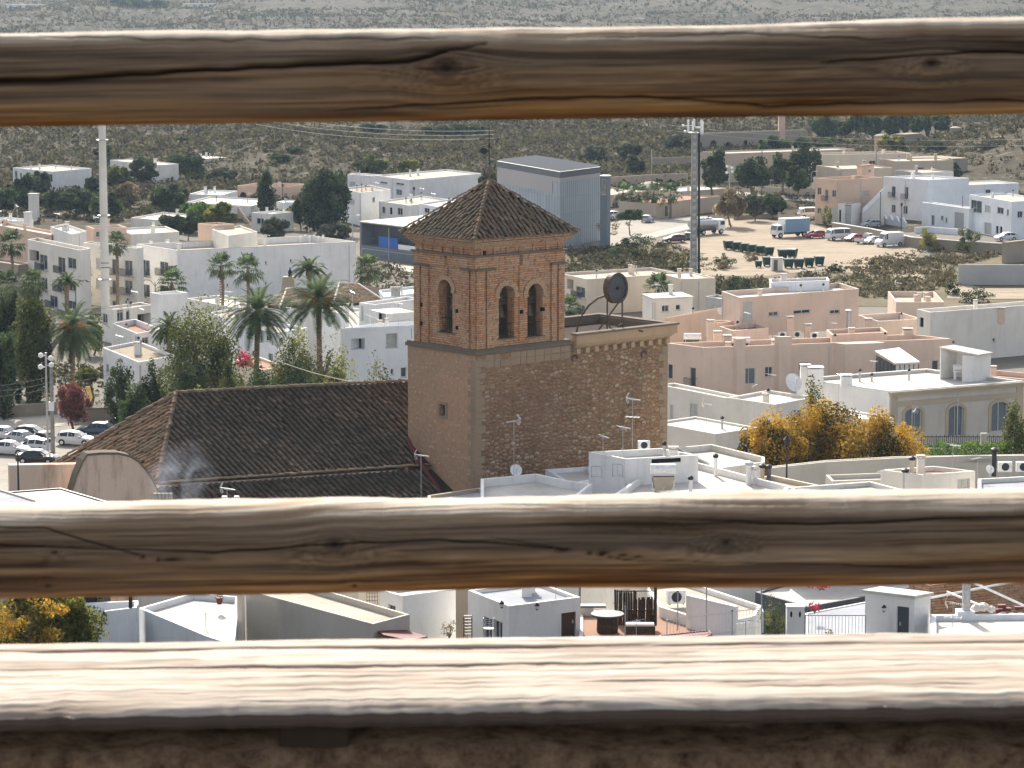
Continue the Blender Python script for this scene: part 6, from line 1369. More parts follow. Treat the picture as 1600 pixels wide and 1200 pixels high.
def box_truck():
 t=thing('box_truck','box truck with a pale blue cargo body and white front panel','truck',(0,0,0),'vehicles parked in the village')
 m=MB();m.box(-3.6,2.0,-1.2,1.2,.95,3.45);m.build('cargo_box',PAINT['blue'],t,bevel=.03);m=MB();m.box(2.003,2.05,-1.15,1.15,1.0,3.4);m.build('front_panel',MT['whitem'],t)
 m=MB();m.box(-3.62,2.04,-1.22,1.22,3.452,3.52);m.build('roof_panel',MT['whitem'],t)
 m=MB();m.add([(2.2,-1.05,.55),(3.9,-1.05,.55),(3.95,-1.05,1.35),(3.6,-1.0,2.35),(2.2,-1.0,2.4),(2.2,1.05,.55),(3.9,1.05,.55),(3.95,1.05,1.35),(3.6,1.0,2.35),(2.2,1.0,2.4)],[(0,1,2,3,4),(9,8,7,6,5),(0,5,6,1),(1,6,7,2),(2,7,8,3),(3,8,9,4),(4,9,5,0)]);m.build('cab',MT['whitem'],t,bevel=.04)
 m=MB();m.poly([(3.955,-.9,1.45),(3.955,.9,1.45),(3.66,.9,2.25),(3.66,-.9,2.25)]);m.build('windscreen',MT['cglass'],t)
 for sd in(-1,1):m=MB();m.poly([(2.6,sd*1.062,1.4),(3.75,sd*1.062,1.4),(3.5,sd*1.03,2.2),(2.6,sd*1.03,2.2)]);m.build('side_window',MT['cglass'],t)
 m=MB();m.box(-3.5,3.6,-.45,.45,.55,.94);m.build('chassis',MT['darkgrey'],t)
 for x in(-2.4,3.0):
  for sd in(-1,1):m=MB();m.bar((x,sd*.85,.48),(x,sd*1.12,.48),.48,18);w=m.build('wheel',MT['tyre'],t);m=MB();m.bar((x,sd*1.12,.48),(x,sd*1.15,.48),.26,12);m.build('rim',MT['steel'],w)
 p=W(1235,370,.16);t.location=p;t.rotation_euler=(0,0,heading(-.86,-.50));return t
box_truck()
def tanker():
 t=thing('tanker_truck','tanker truck with a dull steel tank parked right of the phone mast','tanker truck',(0,0,0),'vehicles parked in the village')
 m=MB();V=[];n=20
 for x,k in((-4,.5),(-3.85,1),(1.6,1),(1.75,.5)):
  for j in range(n):a=2*math.pi*j/n;V.append((x,math.cos(a)*1.2*k,2.1+math.sin(a)*.85*k))
 m.add(V,[(i*n+j,i*n+(j+1)%n,(i+1)*n+(j+1)%n,(i+1)*n+j)for i in range(3)for j in range(n)]+[tuple(range(n-1,-1,-1)),tuple(range(3*n,4*n))]);m.build('tank',MT['metal'],t,smooth=False)
 m=MB();m.box(-3.2,1.0,-.3,.3,2.95,3.08);m.build('walkway',MT['darkgrey'],t)
 for x in(-2.6,-1.2,.2):m=MB();V=[]
 m=MB()
 for x in(-3,-1.6,-.2,1.1):m.lathe((x,0,2.9),[(.22,0),(.22,.2),(.1,.26)],10)
 m.build('hatches',MT['steel'],t)
 m=MB();m.box(2.0,3.8,-1.15,1.15,.7,2.75);m.build('cab',MT['whitem'],t,bevel=.1);m=MB();m.box(3.79,3.815,-1.0,1.0,1.7,2.5);m.build('windscreen',MT['cglass'],t)
 for sd in(-1,1):m=MB();m.box(2.5,3.6,sd*1.155-.01,sd*1.155+.01,1.7,2.4);m.build('side_window',MT['cglass'],t)
 m=MB();m.box(-3.9,3.5,-.5,.5,.7,1.2);m.box(-3.95,-3.85,-1.15,1.15,.6,.9);m.build('chassis',MT['darkgrey'],t)
 for x in(-3.0,-1.8,2.8):
  for sd in(-1,1):m=MB();m.bar((x,sd*.8,.5),(x,sd*1.15,.5),.5,18);w=m.build('wheel',MT['tyre'],t);m=MB();m.bar((x,sd*1.15,.5),(x,sd*1.18,.5),.27,12);m.build('rim',MT['steel'],w)
  m=MB()
 t.location=W(1104,366,.16);t.rotation_euler=(0,0,heading(.75,.62));return t
tanker()
def bin_proto():
 t=thing('waste_container','dark green wheeled waste container','waste container',(0,0,0),'green waste containers on the dirt lot')
 m=MB();m.add([(-.58,-.42,.2),(.58,-.42,.2),(.58,.42,.2),(-.58,.42,.2),(-.7,-.55,1.15),(.7,-.55,1.15),(.7,.55,1.15),(-.7,.55,1.15)],[(0,3,2,1),(0,1,5,4),(1,2,6,5),(2,3,7,6),(3,0,4,7),(4,5,6,7)]);m.build('bin_body',MT['greenp'],t,bevel=.03)
 m=MB();V=[];n=9
 for x in(-.72,.72):
  for k in range(n):a=math.pi*k/(n-1);V.append((x,math.cos(a)*.58,1.16+math.sin(a)*.30))
 m.add(V,[(k,k+1,n+k+1,n+k)for k in range(n-1)]+[tuple(range(n)),tuple(range(2*n-1,n-1,-1)),(0,n,2*n-1,n-1)]);m.build('lid',MT['greenp'],t)
 m=MB()
 for x in(-.45,-.15,.15,.45):m.box(x-.04,x+.04,-.545,-.45,.3,1.1)
 m.build('rib',MT['greenp'],t)
 for x in(-.45,.45):
  for y in(-.3,.3):m=MB();m.bar((x,y-.04,.1),(x,y+.04,.1),.1,10);m.build('wheel',MT['tyre'],t)
 for sd in(-1,1):m=MB();m.bar((sd*.72,0,1.05),(sd*.84,0,1.05),.035,6);m.build('handle',MT['metal'],t)
 return t
B0=bin_proto();first=True
row1=[(1138,391),(1151,393),(1163,395),(1175,397),(1187,399),(1201,401)];names=['leftmost','second','third','fourth','fifth','rightmost']
BL=[(q,.35,'green waste container, %s of the far row of six'%names[i])for i,q in enumerate(row1)]+[((1223,405),.2,'green waste container standing left in the separate pair'),((1238,404),-.5,'green waste container with a crooked lid, right in the separate pair'),((1185,419),.1,'small low green container at the left of the little hut'),((1199,417),.1,'green waste container directly left of the little hut')]+[((x,y),.12,'green waste container, %s of the near row of four right of the hut'%l)for x,y,l in((1232,420,'first'),(1248,420,'second'),(1264,418,'third'),(1280,416,'last'))]
for i,(q,a,lab)in enumerate(BL):
 p=W(*q,0);p.z=.13;s=1.12 if 'small' not in lab else .8
 if i==0:B0.location=p;B0.rotation_euler=(0,0,a);B0['label']=lab;B0.scale=(s,s,s)
 else:c=copy_thing(B0,p,a,lab);c.scale=(s,s,s)
t=thing('lot_hut','tiny pale hut with a brown doorway between the waste containers','hut',W(1214,423,.1));p=W(1214,423,.13);m=MB();m.box(p.x-.95,p.x+.95,p.y,p.y+1.4,.1,2.2);m.build('wall',MT['white2'],t);m=MB();m.box(p.x-.55,p.x+.1,p.y-.03,p.y+.01,.15,1.95);m.build('door',MT['trunk'],t);m=MB();m.box(p.x-1.05,p.x+1.05,p.y-.1,p.y+1.5,2.21,2.3);m.build('roof',MT['coping'],t)
def mast_white():
 d=395.0;p=W(166,532,0);t=thing('telecom_mast','tall white tapering mast with climbing rings left of the church','mast',p,'masts');zt=D(167,120,p.y).z;m=MB();n=10
 m.lathe(p,[(.62-.16*i/n,(zt)*i/n)for i in range(n+1)],20);m.build('pole',MT['ivory'],t,smooth=True)
 for y in(220,338,438):z=D(167,y,p.y).z;r=.62-.16*z/zt;m=MB();m.lathe((p.x,p.y,z),[(r,0),(r+.3,.04),(r+.3,.16),(r,.2)],18);m.build('ring',MT['metal'],t)
 m=MB();z=3.0
 while z<zt:m.bar((p.x+.4,p.y-.2,z),(p.x+.85-.12*z/zt,p.y-.35,z),.025,4);m.bar((p.x-.85+.12*z/zt,p.y-.35,z+.3),(p.x-.4,p.y-.2,z+.3),.025,4);z+=.62
 m.build('climbing_pegs',MT['metal'],t)
 for y in(411,418):z=D(167,y,p.y).z;m=MB();m.lathe((p.x,p.y,z),[(.60,0),(.66,.02),(.66,.07),(.60,.1)],18);m.build('band',MT['darkgrey'],t)
mast_white()
def mast_phone():
 p=W(1084,447,0);t=thing('phone_mast','grey concrete mobile phone mast with white panel antennas and a black cable duct','mast',p,'masts');zt=D(1084,205,p.y).z
 m=MB();m.prism([(p.x-.68,p.y-.5),(p.x+.45,p.y-.5),(p.x+.45,p.y+.5),(p.x-.68,p.y+.5)],0,.5)
 z=0;n=12;V=[]
 for i in range(n+1):w_=.66-.16*i/n;V+=[(p.x-w_,p.y-w_*.8,zt*i/n),(p.x+w_*.7,p.y-w_*.8,zt*i/n),(p.x+w_*.7,p.y+w_*.8,zt*i/n),(p.x-w_,p.y+w_*.8,zt*i/n)]
 m=MB();m.add(V,[(i*4+j,i*4+(j+1)%4,(i+1)*4+(j+1)%4,(i+1)*4+j)for i in range(n)for j in range(4)]+[(0,1,2,3),tuple(range(n*4,n*4+4))]);m.build('shaft',MT['concrete'],t)
 for i in range(1,22):z=zt*i/22;w_=.66-.16*i/22;m=MB();m.box(p.x-w_*.6,p.x+w_*.3,p.y-w_*.8-.03,p.y-w_*.8+.02,z,z+.5);m.build('shaft_recess',MT['grey'],t)
 m=MB();m.bar((p.x+.78,p.y-.2,0),(p.x+.62,p.y-.2,zt),.2,8);m.build('cable_duct',MT['blackm'],t)
 for k,(dx,dy,y0,y1)in enumerate(((-1.1,-.3,187,206),(.95,-.3,187,210),(-.3,.8,190,204),(1.2,.5,190,210),(-.2,-.7,186,198))):
  z1,z0=D(1084,y0,p.y).z,D(1084,y1,p.y).z;a=MB();a.box(p.x+dx-.16,p.x+dx+.16,p.y+dy-.1,p.y+dy+.1,z0,z1);o=a.build('panel_antenna',MT['whitem'],t,bevel=.03);b=MB();b.bar((p.x+dx,p.y+dy+.1,(z0+z1)/2),(p.x,p.y,(z0+z1)/2),.05,5);b.bar((p.x+dx,p.y+dy+.15,z0-.3),(p.x+dx,p.y+dy+.15,z1+.2),.04,5);b.build('bracket',MT['metal'],o)
 m=MB();z=D(1084,208,p.y).z;m.lathe((p.x,p.y,z),[(.5,0),(1.1,.02),(1.1,.12),(.5,.14)],16);m.build('platform',MT['metal'],t)
 for x,y in((-1.9,196),(-1.6,205)):m=MB();z=D(1084,y,p.y).z;m.bar((p.x,p.y,z),(p.x+x,p.y-.3,z),.04,5);m.lathe((p.x+x,p.y-.3,z-.2),[(.05,0),(.22,.1),(.22,.3),(.05,.4)],10);m.build('radio_unit',MT['whitem'],t)
mast_phone()
def pole(label,base,ytop,r=.11,mat='concrete',kind='plain',d=None,h=None,group='poles and street lamps',name='utility_pole',cat='pole'):
 p=W(base[0],base[1],0)if d is None else D(base[0],base[1],d);p=Vector((p.x,p.y,max(0,tz(p.x,p.y))if d is None else p.z));zt=D(base[0],ytop,p.y).z
 t=thing(name,label,cat,p,group);m=MB();m.bar(p,(p.x,p.y,zt),r,8,r*.7);m.build('post',MT[mat],t);T=Vector((p.x,p.y,zt))
 if kind=='flood':
  for k,(dx,dz)in enumerate(((-.5,-.3),(.5,-.6),(-.55,-1.5),(.55,-1.3))):b=MB();b.bar(T+Vector((0,0,dz)),T+Vector((dx,0,dz)),.04,5);b.lathe(T+Vector((dx,-.05,dz-.22)),[(.08,0),(.26,.1),(.26,.38),(.1,.5)],12);b.build('floodlight',MT['whitem'],t)
 if kind=='lantern':
  b=MB();b.lathe(T,[(.05,-.1),(.16,0),(.24,.42),(.30,.46),(.05,.72),(.03,.85)],8);b.build('lantern',MT['blackm'],t);b=MB();b.lathe(T,[(.165,.03),(.235,.40)],8);b.build('glass',MT['lampc'],t)
 if kind=='arm2':
  for s in(-1,1):b=MB();b.tube([T-Vector((0,0,.7)),T+Vector((s*.7,0,.2)),T+Vector((s*1.6,0,.3))],.05,6);b.lathe(T+Vector((s*1.8,0,.15)),[(.05,.2),(.3,.12),(.3,0),(.2,-.06)],10);b.build('lamp_arm',MT['darkgrey'],t)
 if kind=='arm':b=MB();b.tube([T-Vector((0,0,.3)),T+Vector((.3,0,.15)),T+Vector((.9,0,.2))],.04,6);b.box(T.x+.8,T.x+1.3,T.y-.12,T.y+.12,T.z+.1,T.z+.24);b.build('lamp_head',MT['metal'],t)
 if kind=='box':b=MB();z=D(base[0],640,p.y).z;b.box(p.x-.3,p.x+.25,p.y-.35,p.y-.1,z-.1,z+.85);b.build('meter_box',MT['whitem'],t,bevel=.02)
 if kind=='cross':
  b=MB();b.bar(T+Vector((-.8,0,-.4)),T+Vector((.8,0,-.4)),.05,5);b.build('cross_arm',MT['metal'],t)
  for x in(-.7,0,.7):b=MB();b.lathe(T+Vector((x,0,-.36)),[(.05,0),(.08,.1),(.05,.22)],7);b.build('insulator',MT['whitem'],t)
 return t,T
pole('grey metal pole with four round floodlights left of the church',(75,714),551,.13,'metal','flood',name='floodlight_pole',cat='lamp pole')
_,PA=pole('thick concrete pole with a white meter box beside the floodlight pole',(83,716),576,.24,'concrete','box')
_,PB=pole('wooden electricity pole in front of the gravel roofed house',(232,650),560,.12,'woodd','cross')
_,PC=pole('black lamp post at the lower left in front of the pinkish wall',(29,768),708,.07,'blackm','plain',d=196,name='lamp_post',cat='lamp post')
pole('black lantern lamp post in front of the autumn tree',(1229,752),697,.07,'blackm','lantern',d=205,name='street_lamp',cat='street lamp')
pole('pole with four floodlights beside the bare tree on the lot',(1139,352),258,.12,'metal','flood',name='floodlight_pole',cat='lamp pole')
pole('plain concrete pole in front of the round dark tree',(1190,303),234,.17,'concrete')
pole('thin grey street light at the end of the far road',(1267,318),269,.08,'metal','arm',name='street_lamp',cat='street lamp')
pole('thin pole between the round dark tree and the far gate',(1204,304),265,.07,'metal')
pole('black lantern lamp post in front of the peach house',(1305,352),312,.09,'blackm','lantern',name='street_lamp',cat='street lamp')
pole('tall dark pole beside the villa stair',(1375,357),300,.1,'woodd')
pole('black lantern lamp post by the wavy garden wall',(1408,362),322,.09,'blackm','lantern',name='street_lamp',cat='street lamp')
pole('dark pole left of the right hand white house',(1503,360),306,.08,'woodd')
pole('pole on the far right in front of the hill buildings',(1369,262),236,.15,'concrete',d=640)
pole('short grey pole near the beige utility building',(1018,290),233,.12,'metal')
pole('two armed street lamp left of the fan palm by the white cube',(243,482),440,.08,'darkgrey','arm2',name='street_lamp',cat='street lamp')
pole('two armed street lamp in front of the cream apartment block',(119,498),441,.08,'darkgrey','arm2',name='street_lamp',cat='street lamp')
pole('slim lamp post near the modern grey pavilion',(551,395),338,.09,'metal','arm',name='street_lamp',cat='street lamp')
pole('wooden pole beyond the white mast on the left hillside',(210,300),247,.15,'woodd','cross')
pole('short lamp post beside the narrow cypress',(442,322),292,.09,'blackm','lantern',name='street_lamp',cat='street lamp')
pole('street lamp on the white roofs left of the tiled tower roof',(647,330),297,.09,'blackm','lantern',name='street_lamp',cat='street lamp')
pole('small white round road sign post by the street wall',(214,656),634,.04,'whitem')
pole('far lattice pylon on the left hillside',(98,245),198,.22,'metal','cross',name='pylon',cat='pylon',d=860)
pole('second far pylon right of the first on the left hillside',(142,245),196,.22,'metal','cross',name='pylon',cat='pylon',d=870)
def wires(label,pairs,sag=.8,r=.02):
 t=thing('overhead_cable',label,'cable',pairs[0][0],'overhead cables')
 for a,b in pairs:
  a=Vector(a);b=Vector(b);m=MB();m.tube([a.lerp(b,k/12)-Vector((0,0,4*sag*(k/12)*(1-k/12)))for k in range(13)],r,4);m.build('wire',MT['blackm']if r<.03 else MT['coping'],t)
wires('bundle of cables from the wooden pole towards the garden trees',[(PB+Vector((x,0,-.35-.25*i)),D(400+10*i,606,290)+Vector((0,0,.1*i)))for i,x in enumerate((-.6,0,.6))],.5)
wires('cables between the left edge and the concrete pole',[(D(-60,606+8*i,320),PA+Vector((0,0,-.8-.6*i)))for i in range(3)],.3)
wires('cables from the concrete pole to the wooden electricity pole',[(PA+Vector((0,0,-.6)),PB+Vector((-.6,0,-.3))),(PA+Vector((0,0,-1.5)),PB+Vector((0,0,-.4)))],.5)
wires('pale cable drooping in front of the yellow-green tree',[(D(430,562,285),D(620,604,262))],.5,.035)
wires('thin cables high across the valley left of the weather vane',[(D(400,176+9*i,700),D(772,204+6*i,560))for i in range(3)],1.5,.03)
wires('cables strung across the far right grove',[(D(1040,195+8*i,620),D(1640,216+10*i,560))for i in range(2)],1.5,.03)
def T(label,x0,x1,yt,d,leaf,n=1800,ls=.45,group=None,name='tree',cat='tree',cl=30,flat_=.2,up=.0,spread=.2,shell=.6,rzf=None,limbs=5,zb=None):
 px=(x0+x1)/2;p=D(px,400,d);z=tz(p.x,p.y)if zb is None else zb;k=F/d;zt=D(px,yt,d).z;h=max(1.2,zt-z);rx=(x1-x0)/2/k
 rz=rzf*h if rzf else min(h*.46,max(rx*.8,h*.36));return tree(name,label,cat,(p.x,p.y,z),h,rx,rz,leaf,n,ls,cl,group,max(.08,h*.022),spread,None,flat_,rx*.9,limbs,None,None,shell)
G1='pines of the left middle distance'
for lab,x0,x1,yt,d in(('dark pine at the left edge beside the narrow grey block',-5,28,297,600),('dark pine touching the narrow grey block',22,50,297,607),('rounded pine just right of the narrow grey block',63,95,302,600),('pine in the middle of the left row',88,122,299,598),('broad pine left of the white mast',112,152,300,596),('tallest pine crossing the white mast',142,190,304,590),('low pine right of the white mast',172,190,318,588)):T(lab,x0,x1,yt,d,'pine',1700,.5,G1)
for lab,x0,x1,yt,d,lf,nm in(('dark tree in front of the white hillside house',36,82,270,640,'dark','tree'),('low dark tree left of that in front of the hillside house',15,45,283,642,'dark','tree'),('dark tree at the right corner of the white hillside house',136,163,276,640,'dark','tree'),('greyish low tree in front of the hillside house wall',95,135,291,632,'greyg','tree'),('olive tree right of the mast near the wooden pole',168,206,262,655,'olive','tree'),('dark tree beside the house hidden by the mast',204,246,249,668,'dark','tree'),('large dark tree left of the pale shed',264,324,238,705,'dark','tree'),('small tree high on the left slope',150,180,228,720,'pine','tree'),('lone dark bush on the upper left slope',278,302,216,800,'dark','tree'),('big round dark tree above the green hedge',240,295,287,600,'dark','tree'),('brownish tree left of the round dark tree',174,222,288,618,'dryleaf','tree'),('bright green spreading tree before the white terrace house',278,345,320,560,'bright','tree'),('yellow green tree joined to the spreading tree',320,370,319,556,'yg','tree'),('dark hedge trees in front of the low dark house',246,284,339,545,'dark','tree'),('second dark hedge tree next to the peach rooftop room',276,312,337,543,'dark','tree'),('grey green tree right of the pale shed',330,372,262,690,'greyg','tree'),('olive scrub tree behind the low white house',296,335,268,700,'olive','tree'),('olive coloured tree in front of the small white house',408,452,340,540,'greyg','tree'),('dark tree attached left of the biggest dark tree',456,486,312,566,'dark','tree'),('grey green undergrowth right of the biggest dark tree',500,548,352,540,'greyg','tree'),('round dark pine on the middle slope',423,453,241,742,'pine','tree'),('second round pine just above it on the middle slope',449,472,232,760,'pine','tree'),('dark pine high on the slope left of the weather vane',512,550,206,850,'dark','tree'),('dark pine beside it nearer the tower',566,610,194,862,'dark','tree'),('broad dark tree behind the weather vane rod',706,762,192,850,'dark','tree'),('broad dark tree left of the weather vane rod',662,708,194,848,'dark','tree'),('low olive tree above the white back houses',556,608,246,700,'olive','tree'),('yellowish tree behind the white back house',618,664,248,690,'yg','tree'),('small dark tree beside the corrugated hall',748,778,262,600,'dark','tree'),('olive clump on the slope right of the hall',912,948,228,760,'greyg','tree'),('tall grey green clump right of the hall',965,1000,222,760,'greyg','tree'),('rounded grey bush in front of that clump',976,1006,244,690,'greyg','tree'),('grey green clump left of the phone mast',1040,1072,212,800,'greyg','tree'),('green tree right behind the phone mast',1090,1136,238,640,'pine','tree'),('round dark tree in front of the tan building',1148,1206,250,640,'dark','tree'),('dark tree right of the round one',1202,1240,246,652,'dark','tree'),('dark tree touching the beige warehouse',1234,1280,230,655,'dark','tree'),('dry tree behind the far gate',1225,1262,262,640,'pine','tree'),('bare branching tree beside the tanker truck',1118,1166,296,572,'dryleaf','tree'),('grey olive tree right of the bare tree',1160,1198,306,585,'greyg','tree'),('dark low olive bush next to the far road',1190,1226,305,592,'pine','tree'),('ochre tinted tree in front of the brown block',1371,1412,211,765,'yg','tree'),('green bush tree on the right hill below the stone cottage',1440,1475,222,760,'pine','tree'),('grey green bush tree at the far right hill',1520,1556,232,740,'greyg','tree'),('bushy tree on the right hill above the long pale house',1460,1500,250,690,'greyg','tree'),('dark green tree at the top right corner of the hill',1575,1605,190,860,'pine','tree')):
 T(lab,x0,x1,yt,d,lf,1700,.5,'scattered hillside and village trees',cl=26,spread=.19)
for i,(x0,x1,yt,lab)in enumerate(((1264,1304,182,'leftmost and broadest tree of the dark grove'),(1296,1328,186,'second tree of the dark grove'),(1322,1352,178,'third tree of the dark grove'),(1345,1376,182,'greener fourth tree of the dark grove'),(1372,1400,180,'fifth tree of the dark grove'),(1394,1424,177,'tall sixth tree of the dark grove'),(1418,1446,184,'seventh tree of the dark grove'),(1452,1482,180,'last tree at the right end of the dark grove'))):T(lab,x0,x1,yt,832+i%3*6,'dark' if i%3 else 'pine',1500,.6,'trees of the dark grove',limbs=3)
T('pointed cypress standing in the dark grove',1440,1451,172,830,'dark',700,.5,'trees of the dark grove','cypress_tree','cypress',rzf=.5,flat_=.0)
for i,(x0,x1)in enumerate(((1186,1216),(1210,1242),(1236,1270),(1262,1300))):T(('leftmost','second','third','rightmost')[i]+' of the low green bushes below the arched stone villa',x0,x1,214+i%2*3,765,'pine',900,.5,'bushes below the arched villa','bush_tree','bush',limbs=3)
T('narrow dark cypress in front of the arched peach building',404,431,270,590,'dark',1600,.4,None,'cypress_tree','cypress',rzf=.5,flat_=0.05,cl=40)
T('biggest dark tree of the middle distance beside the white houses',474,545,275,556,'dark',5200,.5,None,'pine_tree','tree',cl=60,rzf=.46)
T('umbrella shaped pine on the plaza',966,1003,328,553,'pine',1300,.4,None,'umbrella_pine','tree',rzf=.2,flat_=.5,limbs=9)
T('bare twiggy tree beside the corrugated hall',930,968,335,535,'dryleaf',160,.3,None,limbs=14,shell=.4)
for lab,x0,x1,yt,yb,lf,n in(('large dark bush on the scrubland left of the maroon car',962,1020,370,402,'dark',2200),('smaller dark bush at the left foot of the large one',948,975,388,406,'pine',900),('yellow green bush in front of the peach house',1283,1300,327,356,'yg',900),('yellow green bush left of the far white car',1318,1346,350,366,'yg',700),('yellow green bush right of the tall white van',1430,1472,360,392,'yg',1800),('olive green bush before the garage house',1490,1536,357,395,'olive',2000),('brown dry bush beside the waste containers',1160,1188,394,408,'dryleaf',700),('dark shrub on the scrub left of the hut',1112,1156,398,418,'dark',900),('pale rounded dry shrub under the phone mast',1120,1138,409,422,'dryleaf',500),('dark shrub at the right edge of the scrub plot',1478,1502,440,462,'dark',800),('dark hedge shrub above the pink terraces',1500,1560,452,474,'dark',1100),('rounded shrub at the top edge of the right scrub',1296,1322,412,426,'dark',600),('grey shrub near the modern pavilion',624,648,444,458,'greyg',500),('dark shrub cluster behind the cream apartments',1130,1180,438,462,'dark',1400)):
 p=W((x0+x1)/2,yb,0);k=F/p.y;bush(lab,(p.x,p.y,.1),(x1-x0)/2/k,(yb-yt)/k,lf,n,.3,'bushes on the vacant plots')
def fan(label,px,yc,d,rpx,seed,skirt=.0,n=34):
 p=D(px,400,d);z=tz(p.x,p.y);k=F/d;h=D(px,yc+rpx*.1,d).z-z;return fan_palm_proto(h,seed,n,rpx/k*.92,skirt,label,(p.x,p.y,z),'fan palms')
fan('fan palm at far left in front of the brown walled house',18,378,425,24,1);fan('fan palm rising above the ivy at the left edge',10,444,352,28,2,1.5);fan('fan palm above the ivy columns near the apartment block',50,438,345,24,3,1.5)
fan('slender fan palm directly right of the white mast',183,378,403,20,4);fan('bushy fan palm behind the white cube house',268,438,396,26,5);fan('left of the twin fan palms before the blank white wall',345,413,398,23,6);fan('right of the twin fan palms before the blank white wall',387,418,396,27,7);fan('fan palm in front of the grey pavilion',576,417,398,27,8)
fan('fan palm behind the small white rooftop house',1029,448,390,27,9);fan('shaded fan palm squeezed beside the belfry',890,476,402,20,10)
for i,px in enumerate((973,997,1021,1047)):fan(('first','second','third','fourth')[i]+' palm from the left in the far row by the plaza',px,299+i%2*2,600-i*3,19,20+i,.4,26)
def dp(label,px,yc,d,rpx,seed,base=None,nf=60,fruit=False,low=-.75):
 k=F/d;p=D(px,400,d);z=0;h=D(px,yc,d).z;lean=0
 if base:q=D(base,400,d);lean=p.x-q.x;p=q
 return date_palm(label,(p.x,p.y,z),h,rpx/k,seed,nf,fruit,lean=lean,low=low)
dp('date palm with a slightly leaning trunk left of the pair before the white houses',402,487,306,66,31,393,64);dp('date palm with orange fruit stalks behind the church roof',497,472,312,70,32,499,60,True,-.45);dp('shorter crowned date palm behind the fruiting one',483,424,372,34,33,None,36,False,.1)
dp('small upright date palm in front of the cream apartment block',103,445,398,27,34,None,34,False,.3);dp('large date palm with orange fruit beside the ivy columns',110,512,338,62,35,None,70,True,-1.1);dp('date palm fronds half hidden behind the olive tree',262,512,330,36,36,None,44)
for lab,x0,x1,yt,d,lf,n,ls,cl,rzf,nm,cat in(('ivy covered dark column tree at the left edge',-12,30,452,345,'dark',4200,.28,60,.5,'ivy_column','tree'),('broad ivy covered column between the palms',22,80,462,338,'olive',5600,.28,70,.5,'ivy_column','tree'),('dense dark ivy column behind the street wall',-20,24,520,325,'pine',3000,.28,50,.5,'ivy_column','tree'),('large airy olive green tree left of the date palms',252,368,482,300,'olive',7500,.2,90,.44,'tree','tree'),('yellow green tree between the two tall date palms',424,505,524,296,'yg',5000,.2,60,.42,'tree','tree'),('dark round citrus tree behind the gateway',160,206,578,312,'dark',2600,.2,40,.4,'tree','tree'),('small dark orange tree in front of the gravel roofed house',184,232,603,300,'pine',2400,.2,40,.36,'tree','tree'),('pink flowering tree beside the garden wall',84,136,596,318,'reddish',2600,.2,40,.4,'tree','tree'),('yellow leaved tree above the gateway',112,150,574,326,'yg',1500,.2,30,.14,'tree','tree'),('yellow flowering shrub tree under the apartment block',126,160,494,380,'yg',1500,.25,30,.4,'tree','tree'),('dark climbing shrub on the gravel roofed house',212,262,572,304,'dark',2600,.2,50,.42,'tree','tree'),('dark tree mass under the olive tree',262,330,566,292,'dark',3600,.2,60,.4,'tree','tree'),('olive shrub tree at the foot of the leaning palm',330,380,570,290,'olive',2600,.2,50,.42,'tree','tree'),('dark garden shrub right of the leaning palm trunk',374,436,576,286,'pine',2800,.2,50,.42,'tree','tree'),('dark shrub under the yellow green tree',428,500,562,284,'dark',3200,.2,50,.42,'tree','tree'),('yellow tinted garden tree right of the fruiting palm trunk',500,562,560,290,'yg',3000,.2,50,.42,'tree','tree'),('low green shrub nearest the tower behind the roof ridge',556,622,584,284,'olive',2200,.2,44,.4,'tree','tree'),('green treetop peeping over the church ridge at the left',272,328,598,262,'bright',2400,.2,40,.3,'tree','tree')):
 T(lab,x0,x1,yt,d,lf,n,ls,'garden trees behind the church',nm,cat,cl,.05,rzf=rzf,spread=.2,limbs=8,shell=.55)
T('nearly leafless tree right of the fruiting palm',470,540,508,302,'dryleaf',350,.15,None,limbs=26,rzf=.4,shell=.5)
def puff(label,x0,x1,y0,y1,d,lf,n,ls,zb=None,cat='shrub',name='bougainvillea',group=None):
 k=F/d;p=D((x0+x1)/2,y1,d);return bush(label,(p.x,p.y,p.z),(x1-x0)/2/k,(y1-y0)/k,lf,n,ls,group,cat,name,20)
puff('magenta bougainvillea beside the leaning palm trunk',362,398,548,574,319,'pinkf',1500,.16)
for lab,x0,x1,yt,d,n in(('left golden autumn tree with a broad low crown',1150,1272,650,246,14000),('tallest golden autumn tree with a bare pointed top',1214,1352,628,250,11000),('right golden autumn tree in front of the grey arched house',1290,1448,648,247,15000)):T(lab,x0,x1,yt,d,'autumn',n,.17,'golden autumn trees','autumn_tree','tree',130,.05,rzf=.34,spread=.15,limbs=12,shell=.55)
T('greener autumn tree behind the tallest golden one',1255,1300,618,254,'olive',2200,.17,'golden autumn trees','autumn_tree','tree',40,.05,rzf=.4,limbs=8)
T('dry olive bush at the right edge before the grey arched house',1566,1625,642,262,'olive',4200,.17,None,'tree','tree',60,.05,rzf=.48)
def hedge():
 a,b=D(1432,712,262),D(1592,708,262);z1=D(1500,694,262).z;t=thing('hedge','bright green clipped hedge in front of the iron fence','hedge',a);n=9000;u=RNG.random(n);zz=RNG.random(n);P=np.stack([a.x+(b.x-a.x)*u,a.y+(RNG.random(n)-.5)*2.2,(z1-2.6)+zz*2.6+(fbm(u*14,u*0)-.5)*.9+.1],1);V,Fi,c=leaf_quads(P,.2,tone=np.clip(fbm(u*30,zz*3)*1.1,0,1));fast_mesh('foliage',V,Fi,MT['leaf_bright'],t,c)
 m=MB();m.box(a.x,b.x,a.y-.4,a.y+.4,0,z1-1.6);m.build('branches',MT['leaf_dark']if False else MT['trunk'],t)
hedge()
